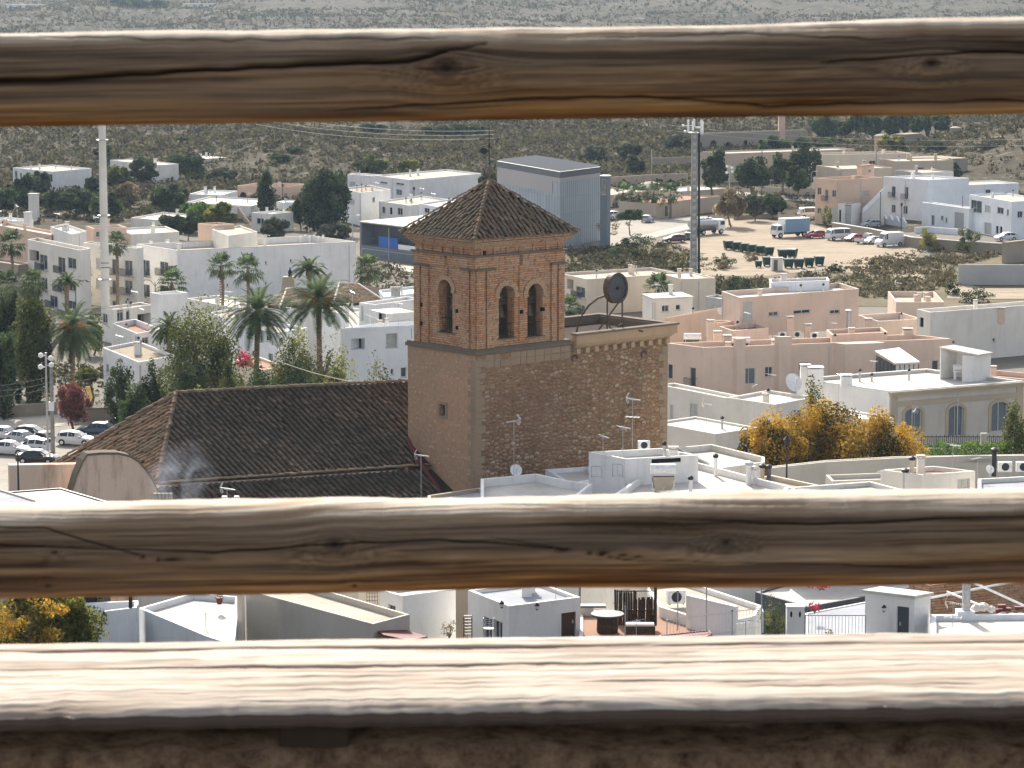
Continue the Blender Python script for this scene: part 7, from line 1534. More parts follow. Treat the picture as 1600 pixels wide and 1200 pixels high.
def ironfence():
 a,b=D(1440,694,274),D(1588,688,274);z0,z1=D(1500,700,274).z,D(1500,680,274).z;t=thing('iron_fence','black wrought iron fence below the arched windows','fence',(a.x,a.y,z0));m=MB();n=46
 for i in range(n+1):x=a.x+(b.x-a.x)*i/n;m.bar((x,a.y,z0),(x,a.y,z1-.1+.12*(i%2)),.03,4)
 m.build('balusters',MT['blackm'],t);m=MB();m.bar((a.x,a.y,z0+.1),(b.x,a.y,z0+.1),.035,4);m.bar((a.x,a.y,z1-.15),(b.x,a.y,z1-.15),.035,4);m.build('rail',MT['blackm'],t)
 m=MB();m.box(a.x-.3,b.x+.3,a.y-.15,a.y+.15,0,z0);m.build('base_wall',MT['white2'],t)
 for px in(1537,):q=D(px,690,274);m=MB();m.box(q.x-.3,q.x+.3,a.y-.2,a.y+.2,z0,z1+.2);m.build('pillar',MT['greybeige'],t)
ironfence()
for lab,x0,x1,yt in(('far dark tree left of the far off farmhouse',180,212,0),('far dark tree next to the far off farmhouse',205,240,-3),('far tree touching the far off farmhouse',236,268,2)):T(lab,x0,x1,yt,2300,'dark',900,1.6,'far trees beyond the upper rail',limbs=3)
def farhouse(lab,C,L,R,d,wall):
 p=D(C[0],C[1],d);zb=tz(p.x,p.y);
 if p.z<zb+2:p.z=zb+3
 root=thing('house',lab,'house',(p.x,p.y,zb));m=MB();k=d/F;w_=(R-L)*k;m.box(p.x-w_/2,p.x+w_/2,p.y,p.y+9,zb-1,p.z);m.build('wall',MT[wall],root);m=MB();m.box(p.x-w_/2-.3,p.x+w_/2+.3,p.y-.3,p.y+9.3,p.z,p.z+.3);m.build('roof',MT['deckw'],root)
 for i in range(4):x=p.x-w_*.38+w_*.25*i;m=MB();m.box(x-.5,x+.5,p.y-.06,p.y+.02,p.z-1.9,p.z-.8);m.build('window',MT['glass'],root)
farhouse('far off pale farmhouse on the hills above the upper rail',(310,6),283,332,2350,'ivory');farhouse('far off low white shed at the upper left corner',(40,10),10,72,2400,'white')
def polyhouse(label,pts,z,par=.4,wall='white',deck='deckw',t=.22,group=None,zb=None,hide=(),name='house'):
 w=[W(x,y,z)for x,y in pts];n=len(w);area=sum(w[i].x*w[(i+1)%n].y-w[(i+1)%n].x*w[i].y for i in range(n))
 if area<0:w.reverse()
 c=sum(w,Vector())/n;zb=tz(c.x,c.y)if zb is None else zb;root=thing(name,label,'house',(c.x,c.y,zb),group)
 inn=[]
 for i in range(n):
  a,b,d=w[i-1],w[i],w[(i+1)%n];e1=(b-a).normalized();e2=(d-b).normalized();n1=Vector((-e1.y,e1.x,0));n2=Vector((-e2.y,e2.x,0));k=(n1+n2);k=k/max(.2,k.length_squared/2);inn.append(b+k*t)
 m=MB()
 for i in range(n):
  j=(i+1)%n;a,b,p,q=w[i],w[j],inn[i],inn[j];D0=Vector((0,0,z-zb+.5));dd=Vector((0,0,par))
  m.quad(a-D0,b-D0,b,a);m.quad(a,b,q,p);m.quad(p,q,q-dd,p-dd)
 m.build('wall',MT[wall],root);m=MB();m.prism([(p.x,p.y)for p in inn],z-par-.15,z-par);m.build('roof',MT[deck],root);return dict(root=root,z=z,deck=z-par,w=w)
def zat(py,d):return D(800,py,d).z
z1=zat(757,196)
polyhouse('white terrace roof at the foot of the tower, left of the stair room',[(751,748),(838,740),(884,750),(925,756),(905,772),(905,800),(751,800)],z1,.55)
z2=zat(740,208);polyhouse('low bluish white roof between the tower wall and the stair room',[(852,733),(921,729),(935,748),(890,756)],z2,.3,'bwhite')
SRm=H('white rooftop stair room with an inset roof before the tower corner',(977,717),(920,706),(1091,711),d=198,wall='white',deck='deckw',par=.45,wins=[('R',1018,716,1064,723,'o',dict(depth=.12))],zb=10)
z3=zat(765,194)
TD=polyhouse('broad white roof terrace with the water heater and chimneys',[(1085,721),(1243,762),(1200,820),(985,830),(960,772),(1000,745)],z3,.45)
z4=zat(705,214);polyhouse('pinkish walled roof behind the white stair room',[(1056,699),(1112,694),(1195,714),(1195,722),(1120,732)],z4,.45,'ivory')
polyhouse('small weathered grey roof patch beside the tower foot at the rail',[(668,774),(748,762),(790,775),(780,830),(668,830)],zat(775,197),.25,'tan','deckg')
lz=TD['deck']
for lab,px,py,h in(('flue with a black cap on the white roof terrace',1118,744,1.3),('small flue near the middle of the white roof terrace',1079,768,.8)):
 t=thing('flue_pipe',lab,'flue',W(px,py,lz));pipe(t,W(px,py,lz),h,.13,'white','blackm',name='pipe')
t=thing('chimney_stack','pair of white chimneys joined on the edge of the roof terrace','chimney',W(1173,757,lz));pipe(t,W(1170,757,lz),1.35,.2,'white','metal',name='pipe');pipe(t,W(1179,757,lz),1.0,.17,'white','metal',name='pipe')
def heater():
 b=W(1036,772,lz);t=thing('solar_water_heater','solar water heater with a white tank seen from behind on the roof terrace','water heater',b,'solar water heaters');zt=D(1037,733,b.y).z;m=MB();m.bar((b.x-.85,b.y,zt),(b.x+.85,b.y,zt),.36,18);m.build('tank',MT['whitem'],t)
 m=MB();m.slab([Vector((b.x-.75,b.y-.1,zt-.45)),Vector((b.x+.75,b.y-.1,zt-.45)),Vector((b.x+.62,b.y+1.2,lz+.25)),Vector((b.x-.62,b.y+1.2,lz+.25))],.08);m.build('collector',MT['darkgrey'],t)
 m=MB();m.add([(b.x-.72,b.y-.25,zt-.5),(b.x+.72,b.y-.25,zt-.5),(b.x+.55,b.y-.2,lz+.3),(b.x-.55,b.y-.2,lz+.3),(b.x-.72,b.y-.2,zt-.5),(b.x+.72,b.y-.2,zt-.5),(b.x+.55,b.y-.15,lz+.3),(b.x-.55,b.y-.15,lz+.3)],[(0,1,2,3),(4,5,6,7),(0,1,5,4),(2,3,7,6)]);m.build('back_panel',MT['tan'],t)
 for s in(-1,1):m=MB();m.bar((b.x+s*.8,b.y-.1,zt-.1),(b.x+s*.65,b.y-.3,lz),.035,5);m.bar((b.x+s*.8,b.y+.0,zt-.2),(b.x-s*.3,b.y-.3,lz),.025,5);m.build('leg',MT['steel'],t)
heater()
def cafe_set():
 p=W(1066,741,lz);t=thing('terrace_table','small white metal table on the roof terrace behind the water heater','table',p);m=MB();m.lathe((p.x,p.y,p.z+.72),[(.45,0),(.45,.03),(.0,.035)],18);m.build('table_top',MT['whitem'],t)
 for k in range(3):a=k*2.1;m=MB();m.bar((p.x,p.y,p.z+.7),(p.x+math.cos(a)*.35,p.y+math.sin(a)*.35,p.z),.02,5);m.build('leg',MT['whitem'],t)
 for i,(dx,dy)in enumerate(((-.7,.2),(.75,-.1))):
  q=p+Vector((dx,dy,0));c=thing('terrace_chair',('white wire chair left of the terrace table','white wire chair right of the terrace table')[i],'chair',q,'white chairs on the roof terrace');m=MB();m.lathe((q.x,q.y,q.z+.44),[(.2,0),(.2,.03),(0,.035)],12);m.build('seat',MT['whitem'],c)
  m=MB();pts=[Vector((q.x+(.0 if 0 else-.18*(1 if dx<0 else-1)),q.y+.18*math.cos(k*.52-1.57)*0+(-.18+.06*k),q.z+.45+.42*math.sin(k/6*math.pi)))for k in range(7)];m.tube(pts,.016,5);m.build('backrest',MT['whitem'],c)
  for sx in(-1,1):
   for sy in(-1,1):m=MB();m.bar((q.x+sx*.14,q.y+sy*.14,q.z+.44),(q.x+sx*.18,q.y+sy*.18,q.z),.013,4);m.build('leg',MT['whitem'],c)
cafe_set()
q=W(1003,698,SRm['zr']-.1);ac_unit(W(1006,703,SRm['deck']),.1,'white air conditioner on the roof of the stair room')
dish(W(806,742,z1),.42,'small grey satellite dish at the foot of the tower',.2,.3)
antenna(D(803,742,199),D(803,656,199).z-D(803,742,199).z,'tall rooftop antenna in front of the tower corner',.3,0)
antenna(D(973,722,199),D(973,666,199).z-D(973,722,199).z,'short antenna with a forked head before the stair room',2.8,1)
antenna(D(988,700,201),D(988,622,201).z-D(988,700,201).z,'tall double antenna before the right part of the tower wall',2.9,2)
antenna(D(658,778,196),D(656,710,196).z-D(658,778,196).z,'box shaped antenna standing where the church roof meets the tower',3.0,0)
antenna(D(355,786,190),D(355,762,190).z-D(355,786,190).z,'box shaped antenna low over the middle rail at the church roof',3.0,0)
antenna(D(1179,668,282),4.2,'thin mast antenna in front of the white flat roofed house',1.0,1);antenna(D(1310,640,293),3.6,'thin antenna above the golden trees',2.0,1)
for lab,x0,y0,h in(('low step railing left of the stair room ladder',924,753,.8),('second low step railing by the stair room',957,752,.9)):a,b=W(x0,y0,z1),W(x0+16,y0+1,z1);railing(a,b,z1+.3,h,lab,'metal',.4)
zc=zat(722,214)
CW=polyhouse('long curved grey white wall closing the near right roofs',[(1200,732),(1290,722),(1400,716),(1525,712),(1640,712),(1640,709),(1400,713),(1290,719),(1200,729)],zc,.3,'greybeige','deckg')
polyhouse('low beige roof strip left of the near right houses',[(1205,742),(1300,762),(1300,800),(1190,800),(1190,745)],zat(745,203),.3,'cream','deckb')
polyhouse('pale yellowish flat roof just above the middle rail',[(1225,762),(1360,752),(1415,766),(1400,830),(1225,830)],zat(760,195),.3,'white','deck')
NB=H('small cream roof building with chimneys at the near right',(1440,742),(1376,734),(1524,736),d=198,wall='ivory',deck='deckt',par=.3,zb=10,wins=[('R',1496,748,1515,765,'s')])
polyhouse('grey white roof ridge behind the small cream roof building',[(1290,742),(1395,738),(1400,748),(1300,752)],zat(742,207),.3,'greybeige','deckw')
polyhouse('white roof at the right edge above the middle rail',[(1528,748),(1640,742),(1640,820),(1528,820)],zat(748,196),.3,'white2','deckg')
for lab,px,yb,yt,r,mt in(('square brown capped chimney on the small cream building',1425,738,719,.16,'cream'),('round dark topped flue at the front of the cream building',1414,764,738,.18,'metal'),('tall black stove pipe at the near right',1553,742,706,.16,'blackm'),('short beige flue left of the near right roofs',1191,748,731,.16,'tan'),('short dark flue beside the beige one',1201,752,732,.15,'darkgrey')):
 p=D(px,yb,199);t=thing('flue_pipe',lab,'flue',p);pipe(t,p,D(px,yt,199).z-p.z,r,mt,'blackm',name='pipe')
for i,px in enumerate((1570,1598)):ac_unit(D(px,738,205),.05,('left','right')[i]+' white air conditioner box at the right edge above the middle rail',1.15)
antenna(D(1527,756,197),D(1527,713,197).z-D(1527,756,197).z,'thin antenna pole beside the black stove pipe',.5,1);antenna(D(1381,764,197),1.4,'tiny antenna left of the small cream building',.5,1);antenna(D(1428,690,262),D(1428,640,262).z-D(1428,690,262).z,'ring shaped white antenna before the first arched window',1.2,0)
dish(W(1238,617,GA['deck']),.95,'large pale satellite dish left of the white chimneys',.5,1.2);dish(D(1546,745,198),.3,'small dish at the right edge near the stove pipe',.3,.5);dish(D(1126,492,360),.5,'orange tinted dish on the terrace left of the salmon complex',.4,.4)
for i,(px,py)in enumerate(((1082,541),(1158,547))):
 b=W(px,py,GC['deck']);t=thing('solar_water_heater',('solar water heater on the left corner of the salmon complex','solar water heater beside the left bay of the salmon complex')[i],'water heater',b,'solar water heaters');m=MB();m.bar((b.x-1.0,b.y,b.z+1.15),(b.x+1.0,b.y,b.z+1.15),.36,14);m.build('tank',MT['whitem'],t);m=MB();m.slab([Vector((b.x-.95,b.y+.2,b.z+1.0)),Vector((b.x+.95,b.y+.2,b.z+1.0)),Vector((b.x+.95,b.y+1.6,b.z+.2)),Vector((b.x-.95,b.y+1.6,b.z+.2))],.08);m.build('collector',MT['glass'],t);m=MB()
 for s in(-.8,.8):m.bar((b.x+s,b.y,b.z+.85),(b.x+s,b.y-.2,b.z),.04,5)
 m.build('frame',MT['metal'],t)
for i,(px,py)in enumerate(((1222,528),(1245,527),(1272,529))):ac_unit(W(px,py+1,GC['deck']),.1,('left','middle','right')[i]+' air conditioner on the salmon complex terrace',1.2)
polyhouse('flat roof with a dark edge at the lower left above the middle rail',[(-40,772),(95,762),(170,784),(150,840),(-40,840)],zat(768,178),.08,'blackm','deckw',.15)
polyhouse('corner of a grey roof at the very left above the middle rail',[(-60,760),(0,764),(60,782),(40,840),(-60,840)],zat(765,172),.1,'greybeige','deckg',.15)
for i,px in enumerate((351,370)):
 p=D(px,800,188);t=thing('chimney_stack',('left','right')[i]+' of two white pointed chimneys by the low antenna','chimney',p,'pointed white chimneys');m=MB();zt=D(px,775,188).z;m.add([(p.x-.35,p.y-.3,p.z),(p.x+.35,p.y-.3,p.z),(p.x+.35,p.y+.3,p.z),(p.x-.35,p.y+.3,p.z),(p.x-.16,p.y-.16,zt),(p.x+.16,p.y-.16,zt),(p.x+.16,p.y+.16,zt),(p.x-.16,p.y+.16,zt)],[(0,1,5,4),(1,2,6,5),(2,3,7,6),(3,0,4,7),(4,5,6,7)]);m.build('shaft',MT['white'],t)
for i in range(5):
 px=243+i*6;p=D(px,792,190);t=thing('chimney_pot',('first','second','third','fourth','fifth')[i]+' pot from the left in the smoking chimney row','chimney pot',p,'smoking chimney pots');m=MB();m.lathe((p.x,p.y,p.z),[(.16,0),(.12,.75),(.14,.9),(.11,.92)],10);m.build('pot',MT['greybeige'],t)
def smoke():
 c=D(285,752,192);t=NT('smoke_volume');tc=t.n('ShaderNodeTexCoord').outputs['Generated'];nz=t.noise(tc,3.0,4,.6,.8)
 g=t.n('ShaderNodeTexGradient',gradient_type='SPHERICAL');mp=t.n('ShaderNodeMapping');mp.inputs['Location'].default_value=(-1,-1,-1);mp.inputs['Scale'].default_value=(2,2,2);t.l(tc,mp.inputs['Vector']);t.l(mp.outputs[0],g.inputs[0])
 v=t.n('ShaderNodeVolumePrincipled');v.inputs['Color'].default_value=(.75,.82,.95,1);t.l(t.math('MULTIPLY',t.math('MULTIPLY',t.ramp(nz,[(.45,0.0),(.7,1.0)]),g.outputs[0]),.4),v.inputs['Density']);t.l(v.outputs[0],t.out.inputs['Volume'])
 m=MB();m.lathe((c.x,c.y,c.z-2.2),[(.3,0),(1.6,.8),(2.6,2.2),(2.4,3.6),(1.2,4.8),(.2,5.2)],18);o=m.build('smoke',t.m);tag(o,'pale blue smoke drifting over the church roof',kind='stuff')
smoke()
Z5=zat(950,165)
H('white rooftop room with one dark window below the middle rail',(629,931),(594,922),(712,920),d=162,wall='white',deck='deckw',par=.2,zb=8,wins=[('L',606,945,618,973,'w')])
H2=H('white house with a grey felt roof and a dark brown door',(795,947),(731,922),(907,933),d=158,wall='white',deck='deckg',par=.2,zb=8,wins=[('L',756,965,769,1000,'w'),('L',772,970,785,1000,'w'),('R',877,957,900,1000,'d')])
def wall_lamp(label,px,py,d):
 p=D(px,py,d);t=thing('wall_lantern',label,'wall lantern',p,'iron wall lanterns');m=MB();m.lathe(p,[(.03,-.16),(.09,-.1),(.13,.1),(.16,.12),(.03,.26)],8);m.build('lantern',MT['blackm'],t);m=MB();m.lathe(p,[(.095,-.08),(.134,.08)],8);m.build('glass',MT['lampc'],t);m=MB();m.tube([p+Vector((0,.3,-.1)),p+Vector((0,.15,-.2)),p+Vector((0,0,-.14))],.02,5);m.build('bracket',MT['blackm'],t)
wall_lamp('black lantern on the left wall of the grey roofed white house',784,946,158.0);wall_lamp('black lantern on the right wall of the grey roofed white house',839,949,157.8)
HB=H('small white roof hut with a glass door beside the railing',(1429,935),(1352,926),(1454,930),d=157,wall='white',deck='deckw',par=0,zb=8,wins=[('L',1401,948,1420,1004,'c')])
wall_lamp('dark lantern on the small white roof hut',1381,952,156.8)
polyhouse('bluish white terrace walls at the left below the middle rail',[(71,950),(150,957),(216,949),(216,938),(130,942),(60,942)],zat(955,160),.5,'bwhite','deckw')
polyhouse('shaded grey terrace between white walls at the left',[(217,950),(322,994),(366,1008),(374,932),(300,926)],zat(960,162),.35,'bwhite','deckw')
H('white back wall block with a hanging pipe at the left strip',(372,920),(214,905),380,d=176,wall='white',deck='deckw',par=.2,zb=8,over=(None,1.0))
t=thing('dividing_wall','tall cream dividing wall edge left of the middle of the strip','wall',D(374,960,160));m=MB();p=D(370,920,160);q=D(378,920,160);m.box(p.x,q.x,p.y,p.y+1.5,8,p.z+.6);m.build('wall',MT['cream'],t)
polyhouse('cream parapet roof running down to the right in the strip',[(385,922),(583,975),(640,960),(450,905)],zat(945,161),.35,'greybeige','deck',.18)
H('cream building with a trellis behind the white rooftop room',(560,918),(512,908),(600,912),d=172,wall='cream',deck='deck',par=.2,zb=8)
t=thing('trellis','dark square trellis on the cream wall by the white rooftop room','trellis',D(581,955,166));m=MB();a,b=D(573,915,166),D(590,962,166)
for k in range(5):x=a.x+(b.x-a.x)*k/4;m.bar((x,a.y,b.z),(x,a.y,a.z),.014,4)
for k in range(9):z=b.z+(a.z-b.z)*k/8;m.bar((a.x,a.y,z),(b.x,a.y,z),.014,4)
m.build('lattice',MT['rustm'],t)
t=thing('red_canopy','curved dark red edged canopy in front of the white rooftop room','canopy',D(620,985,158));m=MB();m.slab([D(574,976,158),D(600,974,159),D(632,984,158.6),D(668,994,157.6),D(640,1000,155),D(600,992,155.5)],.12);m.build('canopy',MT['red'],t)
for lab,px,y0,y1,c in(('brown timber post at the left of the strip',204,925,950,'woodd'),('thin drain pipe on the bluish terrace wall',215,945,1000,'whitem')):
 p=D(px,y1,159);t=thing('post',lab,'post',p);m=MB();m.bar(p,D(px,y0,159),.11 if c=='woodd' else .05,6);m.build('shaft',MT[c],t)
for lab,px,py in(('clay flower pot on the left terrace wall',156,949),('small brown pot on the shaded grey terrace',343,944)):
 p=D(px,py,164);t=thing('flower_pot',lab,'flower pot',p);m=MB();m.lathe(p,[(.13,0),(.2,.32),(.22,.32),(.22,.38),(.17,.38)],12);m.build('pot',MT['red'],t);P=RNG.normal(size=(80,3))*.12+np.array(p)+np.array([0,0,.55]);V,Fi,c=leaf_quads(P,.12);fast_mesh('plant',V,Fi,MT['leaf_olive'],t,c)
antenna(D(322,1000,160),1.6,'fallen looking antenna on the left strip terrace',2.6,1)
p=D(75,1010,146);tree('tree','leafy tree with some orange leaves at the lower left below the middle rail','tree',(p.x,p.y,5),D(75,908,146).z-5,2.7,2.6,'yg',9000,.15,110,None,.16,.15,None,.05,2.4,12,None,None,.5)
p=D(45,1010,143);tree('tree','orange tinted tree top in front of the lower left leafy tree','tree',(p.x,p.y,5),D(45,925,143).z-5,1.9,2.0,'autumn',1300,.14,40,None,.12,.15,None,.05,2.0,8,None,None,.5)
def patio():
 z=zat(985,160);d=160;r=polyhouse('paved patio with white walls between the houses of the strip',[(905,1000),(905,955),(1030,950),(1110,985),(1100,1020)],zat(985,160),.1,'white2','deckt')
 zf=r['deck']
 H('white back wall of the patio with a pale cupboard recess',(948,917),(905,905),(1012,912),d=168,wall='ivory',deck='deck',par=.15,zb=8,over=(2.5,None),wins=[('R',960,920,985,940,'s')])
 p=D(949,990,160);t=thing('patio_table','round dark patio table on a barrel shaped base','table',p);zt=D(949,960,160).z;m=MB();m.lathe((p.x,p.y,zt),[(.92,-.05),(.95,0),(.92,.06),(0,.07)],22);m.build('table_top',MT['darkgrey'],t);m=MB();m.lathe((p.x,p.y,p.z-.2),[(.52,0),(.6,.45),(.56,zt-p.z+.15)],18);m.build('barrel',MT['woodd'],t)
 p=D(922,965,164);t=thing('wall_counter','dark counter shelf against the patio wall','counter',p);m=MB();zt=D(922,947,164).z;m.box(p.x-.7,p.x+.9,p.y,p.y+.7,zt-.1,zt);m.build('counter_top',MT['darkgrey'],t);m=MB();m.box(p.x-.6,p.x+.2,p.y+.1,p.y+.65,zf,zt-.102);m.build('cabinet',MT['greybeige'],t)
 a=D(962,978,162);b=D(1024,978,160.5);t=thing('cane_screen','dark cane and stick screen beside the patio','screen',a);m=MB();n=26
 for i in range(n+1):q=a.lerp(b,i/n);h=D(990,917+(4 if i<14 else 14)+6*RNG.random(),q.y).z;m.bar(q,(q.x+.03*RNG.normal(),q.y,h),.045 if i%3 else .06,5)
 m.build('canes',MT['woodd'],t);m=MB()
 for zz in(.9,2.0):m.bar(a+Vector((0,-.06,zz)),b+Vector((0,-.06,zz)),.03,5)
 m.build('rail',MT['woodd'],t);m=MB();m.bar(b+Vector((.0,.1,0)),(b.x,b.y+.1,D(1016,915,b.y).z),.1,6);m.build('post',MT['woodd'],t)
 p=D(1001,992,158);t=thing('patio_bench','low dark bench with a pale cushion beside the cane screen','bench',p);zt=D(1001,978,158).z;m=MB();m.box(p.x-.85,p.x+.8,p.y,p.y+.6,zt-.5,zt-.05);m.build('base',MT['woodd'],t);m=MB();m.box(p.x-.8,p.x+.75,p.y+.03,p.y+.57,zt-.045,zt+.09);m.build('cushion',MT['ivory'],t,bevel=.03)
 p=D(764,992,155);t=thing('metal_chair','tilted pale metal chair beside the dark windows of the strip','chair',p);m=MB()
 for k in range(5):zz=.35+.13*k;m.bar(p+Vector((-.3,-.05*k,zz)),p+Vector((.25,-.05*k,zz+.06)),.02,5)
 m.build('backrest',MT['steel'],t)
 for s in(-.3,.27):m=MB();m.bar(p+Vector((s,0,0)),p+Vector((s,-.22,.98)),.022,5);m.build('leg',MT['steel'],t)
 m=MB();m.box(p.x-.3,p.x+.27,p.y,p.y+.4,p.z+.3,p.z+.33);m.build('seat',MT['steel'],t)
 p=D(731,992,159);t=thing('iron_rack','small dark iron rack in the gap between the two white houses','rack',p);m=MB();zt=D(731,963,159).z
 for sx in(-.22,.22):
  for sy in(0,.3):m.bar((p.x+sx,p.y+sy,p.z-.3),(p.x+sx,p.y+sy,zt),.025,4)
 m.build('frame',MT['blackm'],t);m=MB()
 for k in range(7):zz=p.z+(zt-p.z)*k/6;m.box(p.x-.22,p.x+.22,p.y,p.y+.3,zz-.012,zz+.012)
 m.build('shelf',MT['rustm'],t)
 puff('dry leafless plant between the two white houses',688,716,970,996,157,'dryleaf',260,.1,cat='plant',name='plant')
 ac_unit(D(1056,944,165),.15,'old yellowed air conditioner on the white wall beside the patio',1.25)
 polyhouse('long white parapet terrace behind the patio railing',[(1005,912),(1065,905),(1190,946),(1180,962),(1120,975),(1030,948)],zat(935,166),.3,'white','deck',.2)
 t=thing('screen_wall','low white wall block right of the air conditioner','wall',D(1110,960,160));m=MB();a,b=D(1072,930,161),D(1150,955,158);v=Vector((.15,.25,0));m.add([(a.x,a.y,10),(b.x,b.y,10),(b.x+.15,b.y+.3,10),(a.x+.15,a.y+.3,10),a,(b.x,b.y,a.z),(b.x+.15,b.y+.3,a.z),(a.x+.15,a.y+.3,a.z)],[(0,1,5,4),(1,2,6,5),(2,3,7,6),(3,0,4,7),(4,5,6,7)]);m.build('wall',MT['white'],t)
 zr=D(1120,992,156).z;a,b=D(1042,996,155),D(1190,975,158);railing(a,b,zr-.1,1.15,'white baluster railing right of the patio, long section','whitem',.2);a2,b2=D(1192,985,157),D(1212,990,155.6);railing(b,a2,zr-.1,1.15,'short white railing section at the bougainvillea','whitem',.2)
 polyhouse('red edged roof strip under the long white railing',[(1030,992),(1108,984),(1112,990),(1040,1030)],zat(990,157),.05,'red','red',.1)
 for lab,px,y0,y1 in(('thin grey pole left of the white railing',977,945,1000),('slim pole beside the old air conditioner',1059,925,985),('dark thin pole in the middle of the strip',1104,912,985),('thin clothes line pole near the bougainvillea',1190,915,990),('short dark flue behind the white railing',1144,955,992)):
  p=D(px,y1,157);t=thing('thin_pole',lab,'pole',p,'thin poles on the near roofs');m=MB();m.bar(p,D(px,y0,157),.035,5);m.build('shaft',MT['metal'],t);m=MB();m.lathe(D(px,y0,157),[(.05,0),(.06,.04),(.02,.08)],6);m.build('cap',MT['blackm'],t)
 antenna(D(994,1002,155),1.2,'low fish bone antenna in front of the patio',.2,1);antenna(D(1165,1002,154),1.15,'low antenna in front of the long white railing',.1,1)
 puff('bougainvillea with sparse red flowers climbing beside the white pillar',1188,1240,928,996,158,'olive',900,.13);puff('sprig of bright red bougainvillea flowers above the grey roof',1262,1300,906,920,170,'pinkf',260,.12);puff('low cluster of red bougainvillea flowers by the white pillar',1262,1284,940,956,162,'pinkf',160,.11)
 p=D(1243,1000,156);t=thing('white_pillar','square white pillar with two oval holes between the railings','pillar',p);zt=D(1243,950,156).z;w_=14*156/F;m=MB();m.box(p.x-w_,p.x+w_,p.y,p.y+.8,p.z-1,zt);m.build('shaft',MT['white'],t,bevel=.02);m=MB();m.box(p.x-w_-.03,p.x+w_+.03,p.y-.03,p.y+.83,zt+.002,zt+.08);m.build('cap',MT['white'],t)
 for dx in(-.25,.22):m=MB();m.add([(p.x+dx+.06*math.cos(k*.63),p.y-.012,zt-.35+.18*math.sin(k*.63))for k in range(10)],[tuple(range(10))]);m.build('oval_hole',MT['dark'],t)
 zr=D(1300,992,155).z;a,b=D(1258,1002,156),D(1352,998,156);railing(a,b,zr-.3,1.15,'grey railing between the white pillar and the roof hut','metal',.18)
 puff('small cactus behind the grey railing',1288,1303,985,1000,158,'yg',120,.12,cat='cactus',name='cactus')
 polyhouse('grey boarded roof terrace behind the grey railing',[(1258,958),(1352,940),(1400,960),(1352,1000),(1258,1000)],zat(960,164),.05,'white2','deckg',.15)
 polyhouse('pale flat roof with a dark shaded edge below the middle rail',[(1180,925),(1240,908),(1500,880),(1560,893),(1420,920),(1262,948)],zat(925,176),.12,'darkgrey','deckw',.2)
 H('dark brick walled ruin at the right end of the strip',(1452,915),(1420,905),(1640,895),d=172,wall='brick',deck='deckt',par=.4,zb=8)
 polyhouse('bluish white parapet at the lower right corner',[(1454,960),(1640,958),(1640,1020),(1454,1020)],zat(958,158),.3,'bwhite','deckw',.3)
 p=D(1509,1000,157.5);t=thing('square_pillar','white square pillar carrying a grey metal pipe','pillar',p);zt=D(1509,956,157.5).z;m=MB();m.box(p.x-.48,p.x+.48,p.y,p.y+.9,p.z-1,zt);m.build('shaft',MT['bwhite'],t,bevel=.02);m=MB();m.bar((p.x+.05,p.y+.45,zt),(p.x+.05,p.y+.45,D(1511,880,158).z),.23,14);m.build('pipe',MT['metal'],t)
 for lab,a,b in(('white plastic pipe slanting over the brick ruin, upper',D(1516,908,162),D(1604,948,160)),('white beam slanting the other way over the brick ruin',D(1454,934,162),D(1604,905,166)),('thin white pipe leaning at the grey metal pipe',D(1480,925,163),D(1530,945,161))):t=thing('leaning_pipe',lab,'pipe',a,'pipes over the brick ruin');m=MB();m.bar(a,b,.07,8);m.build('pipe',MT['whitem'],t)
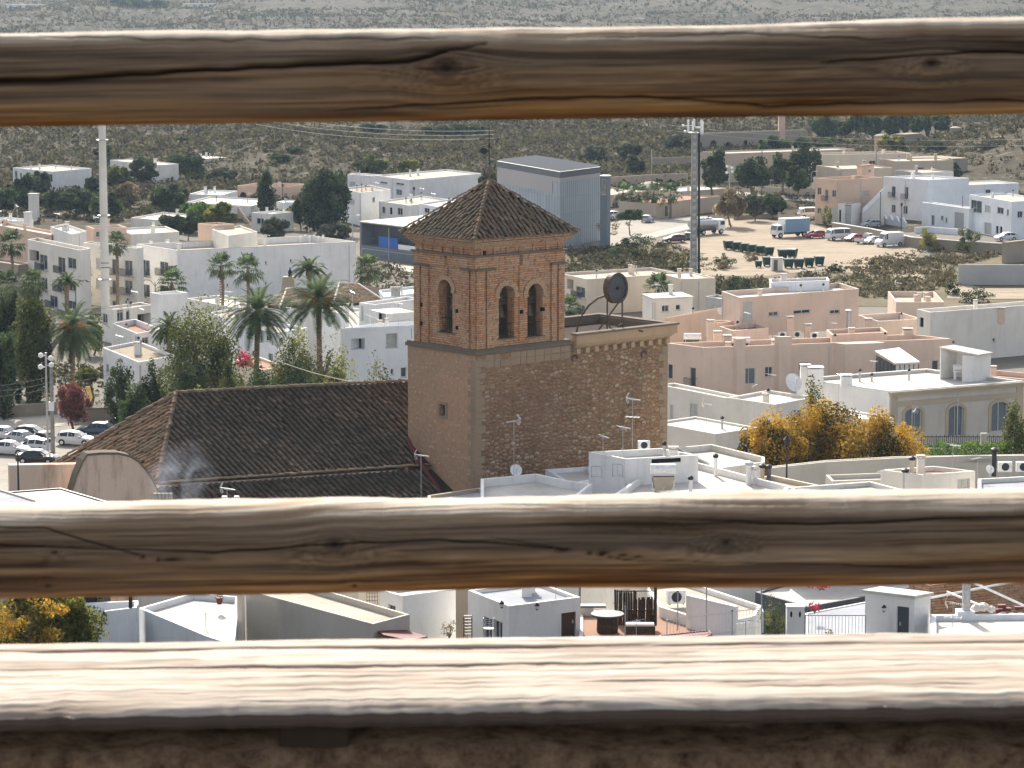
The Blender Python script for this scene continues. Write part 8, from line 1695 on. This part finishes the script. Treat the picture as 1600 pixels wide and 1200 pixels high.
 for i,(px,py,s)in enumerate(((1527,952,.3),(1538,950,.34),(1550,954,.27),(1568,962,.22),(1582,963,.24),(1595,962,.22))):
  q=D(px,py,157.9);m=MB();V=[];n=8
  for a in range(5):
   for b in range(n):th=math.pi*(a+.5)/5;ph=2*math.pi*b/n;rr=s*(1+.3*(random.random()-.5));V.append((q.x+rr*math.sin(th)*math.cos(ph),q.y+.3+rr*math.sin(th)*math.sin(ph),q.z+rr*.7*math.cos(th)))
  m.add(V,[(a*n+b,a*n+(b+1)%n,(a+1)*n+(b+1)%n,(a+1)*n+b)for a in range(4)for b in range(n)]+[tuple(range(n)),tuple(range(4*n,5*n))]);o=m.build('rubble_lump',MT['ivory']);tag(o,('first','second','third','fourth','fifth','last')[i]+' pale rubble lump from the left on the lower right parapet','rubble','rubble on the lower right parapet')
 for i,(px,py)in enumerate(((1562,955),(1566,948),(1574,953),(1592,951))):q=D(px,py,158.3);m=MB();m.box(q.x-.22,q.x+.22,q.y,q.y+.3,q.z-.08,q.z+.09);o=m.build('loose_brick',MT['red'],bevel=.01);tag(o,('red brick leaning lowest on the right parapet','red brick on top of the small brick pile','red brick at the right of the small brick pile','single red brick near the right end of the parapet')[i],'brick','loose bricks on the parapet')
 antenna(D(1488,1004,156),D(1488,940,156).z-D(1488,1004,156).z,'thin antenna left of the grey metal pipe',2.9,2)
patio()
def clutter():
 rng=random.Random(11);k=0
 for g in HOUSES:
  if g['lR']<4 or g['lL']<3 or g['wall']in('corr','stone_wall','brick'):continue
  P,zd,root=g['P'],g['deck'],g['root'];big=g['lR']*g['lL']>90
  for i in range(rng.choice((1,2))+(2 if big else 0)):
   q=P(g['lR']*rng.uniform(.15,.85),g['lL']*rng.uniform(.25,.8));p=(q[0],q[1],zd)
   if rng.random()<.5:chimney(root,p,rng.uniform(.4,.7),rng.uniform(.7,1.3),g['wall']if g['wall']!='bwhite' else 'white','coping')
   else:pipe(root,p,rng.uniform(.6,1.3),.11,'metal','blackm')
  uR,uL,c=g['uR'],g['uL'],g['c']
  for u,v,L in((uR,uL,g['lR']),(uL,uR,g['lL'])):
   if L>5 and rng.random()<.6:
    a=L*rng.choice((.04,.5,.96));n=Vector((-v.x,-v.y)).normalized()*.07;q=(c[0]+u.x*a+n.x,c[1]+u.y*a+n.y);m=MB();m.bar((q[0],q[1],0),(q[0],q[1],g['zr']-.35),.055,6);m.build('drain_pipe',MT['frame'],root)
  if rng.random()<.62 and g['d']<600:
   q=P(g['lR']*rng.uniform(.1,.9),g['lL']*rng.uniform(.1,.9));lab=root['label'];h=rng.uniform(1.6,3.0)
   antenna(Vector((q[0],q[1],zd)),h,'thin antenna on the roof of the '+' '.join(lab.split()[:9]),rng.uniform(2.2,3.6),rng.choice((0,1,1)))
clutter()
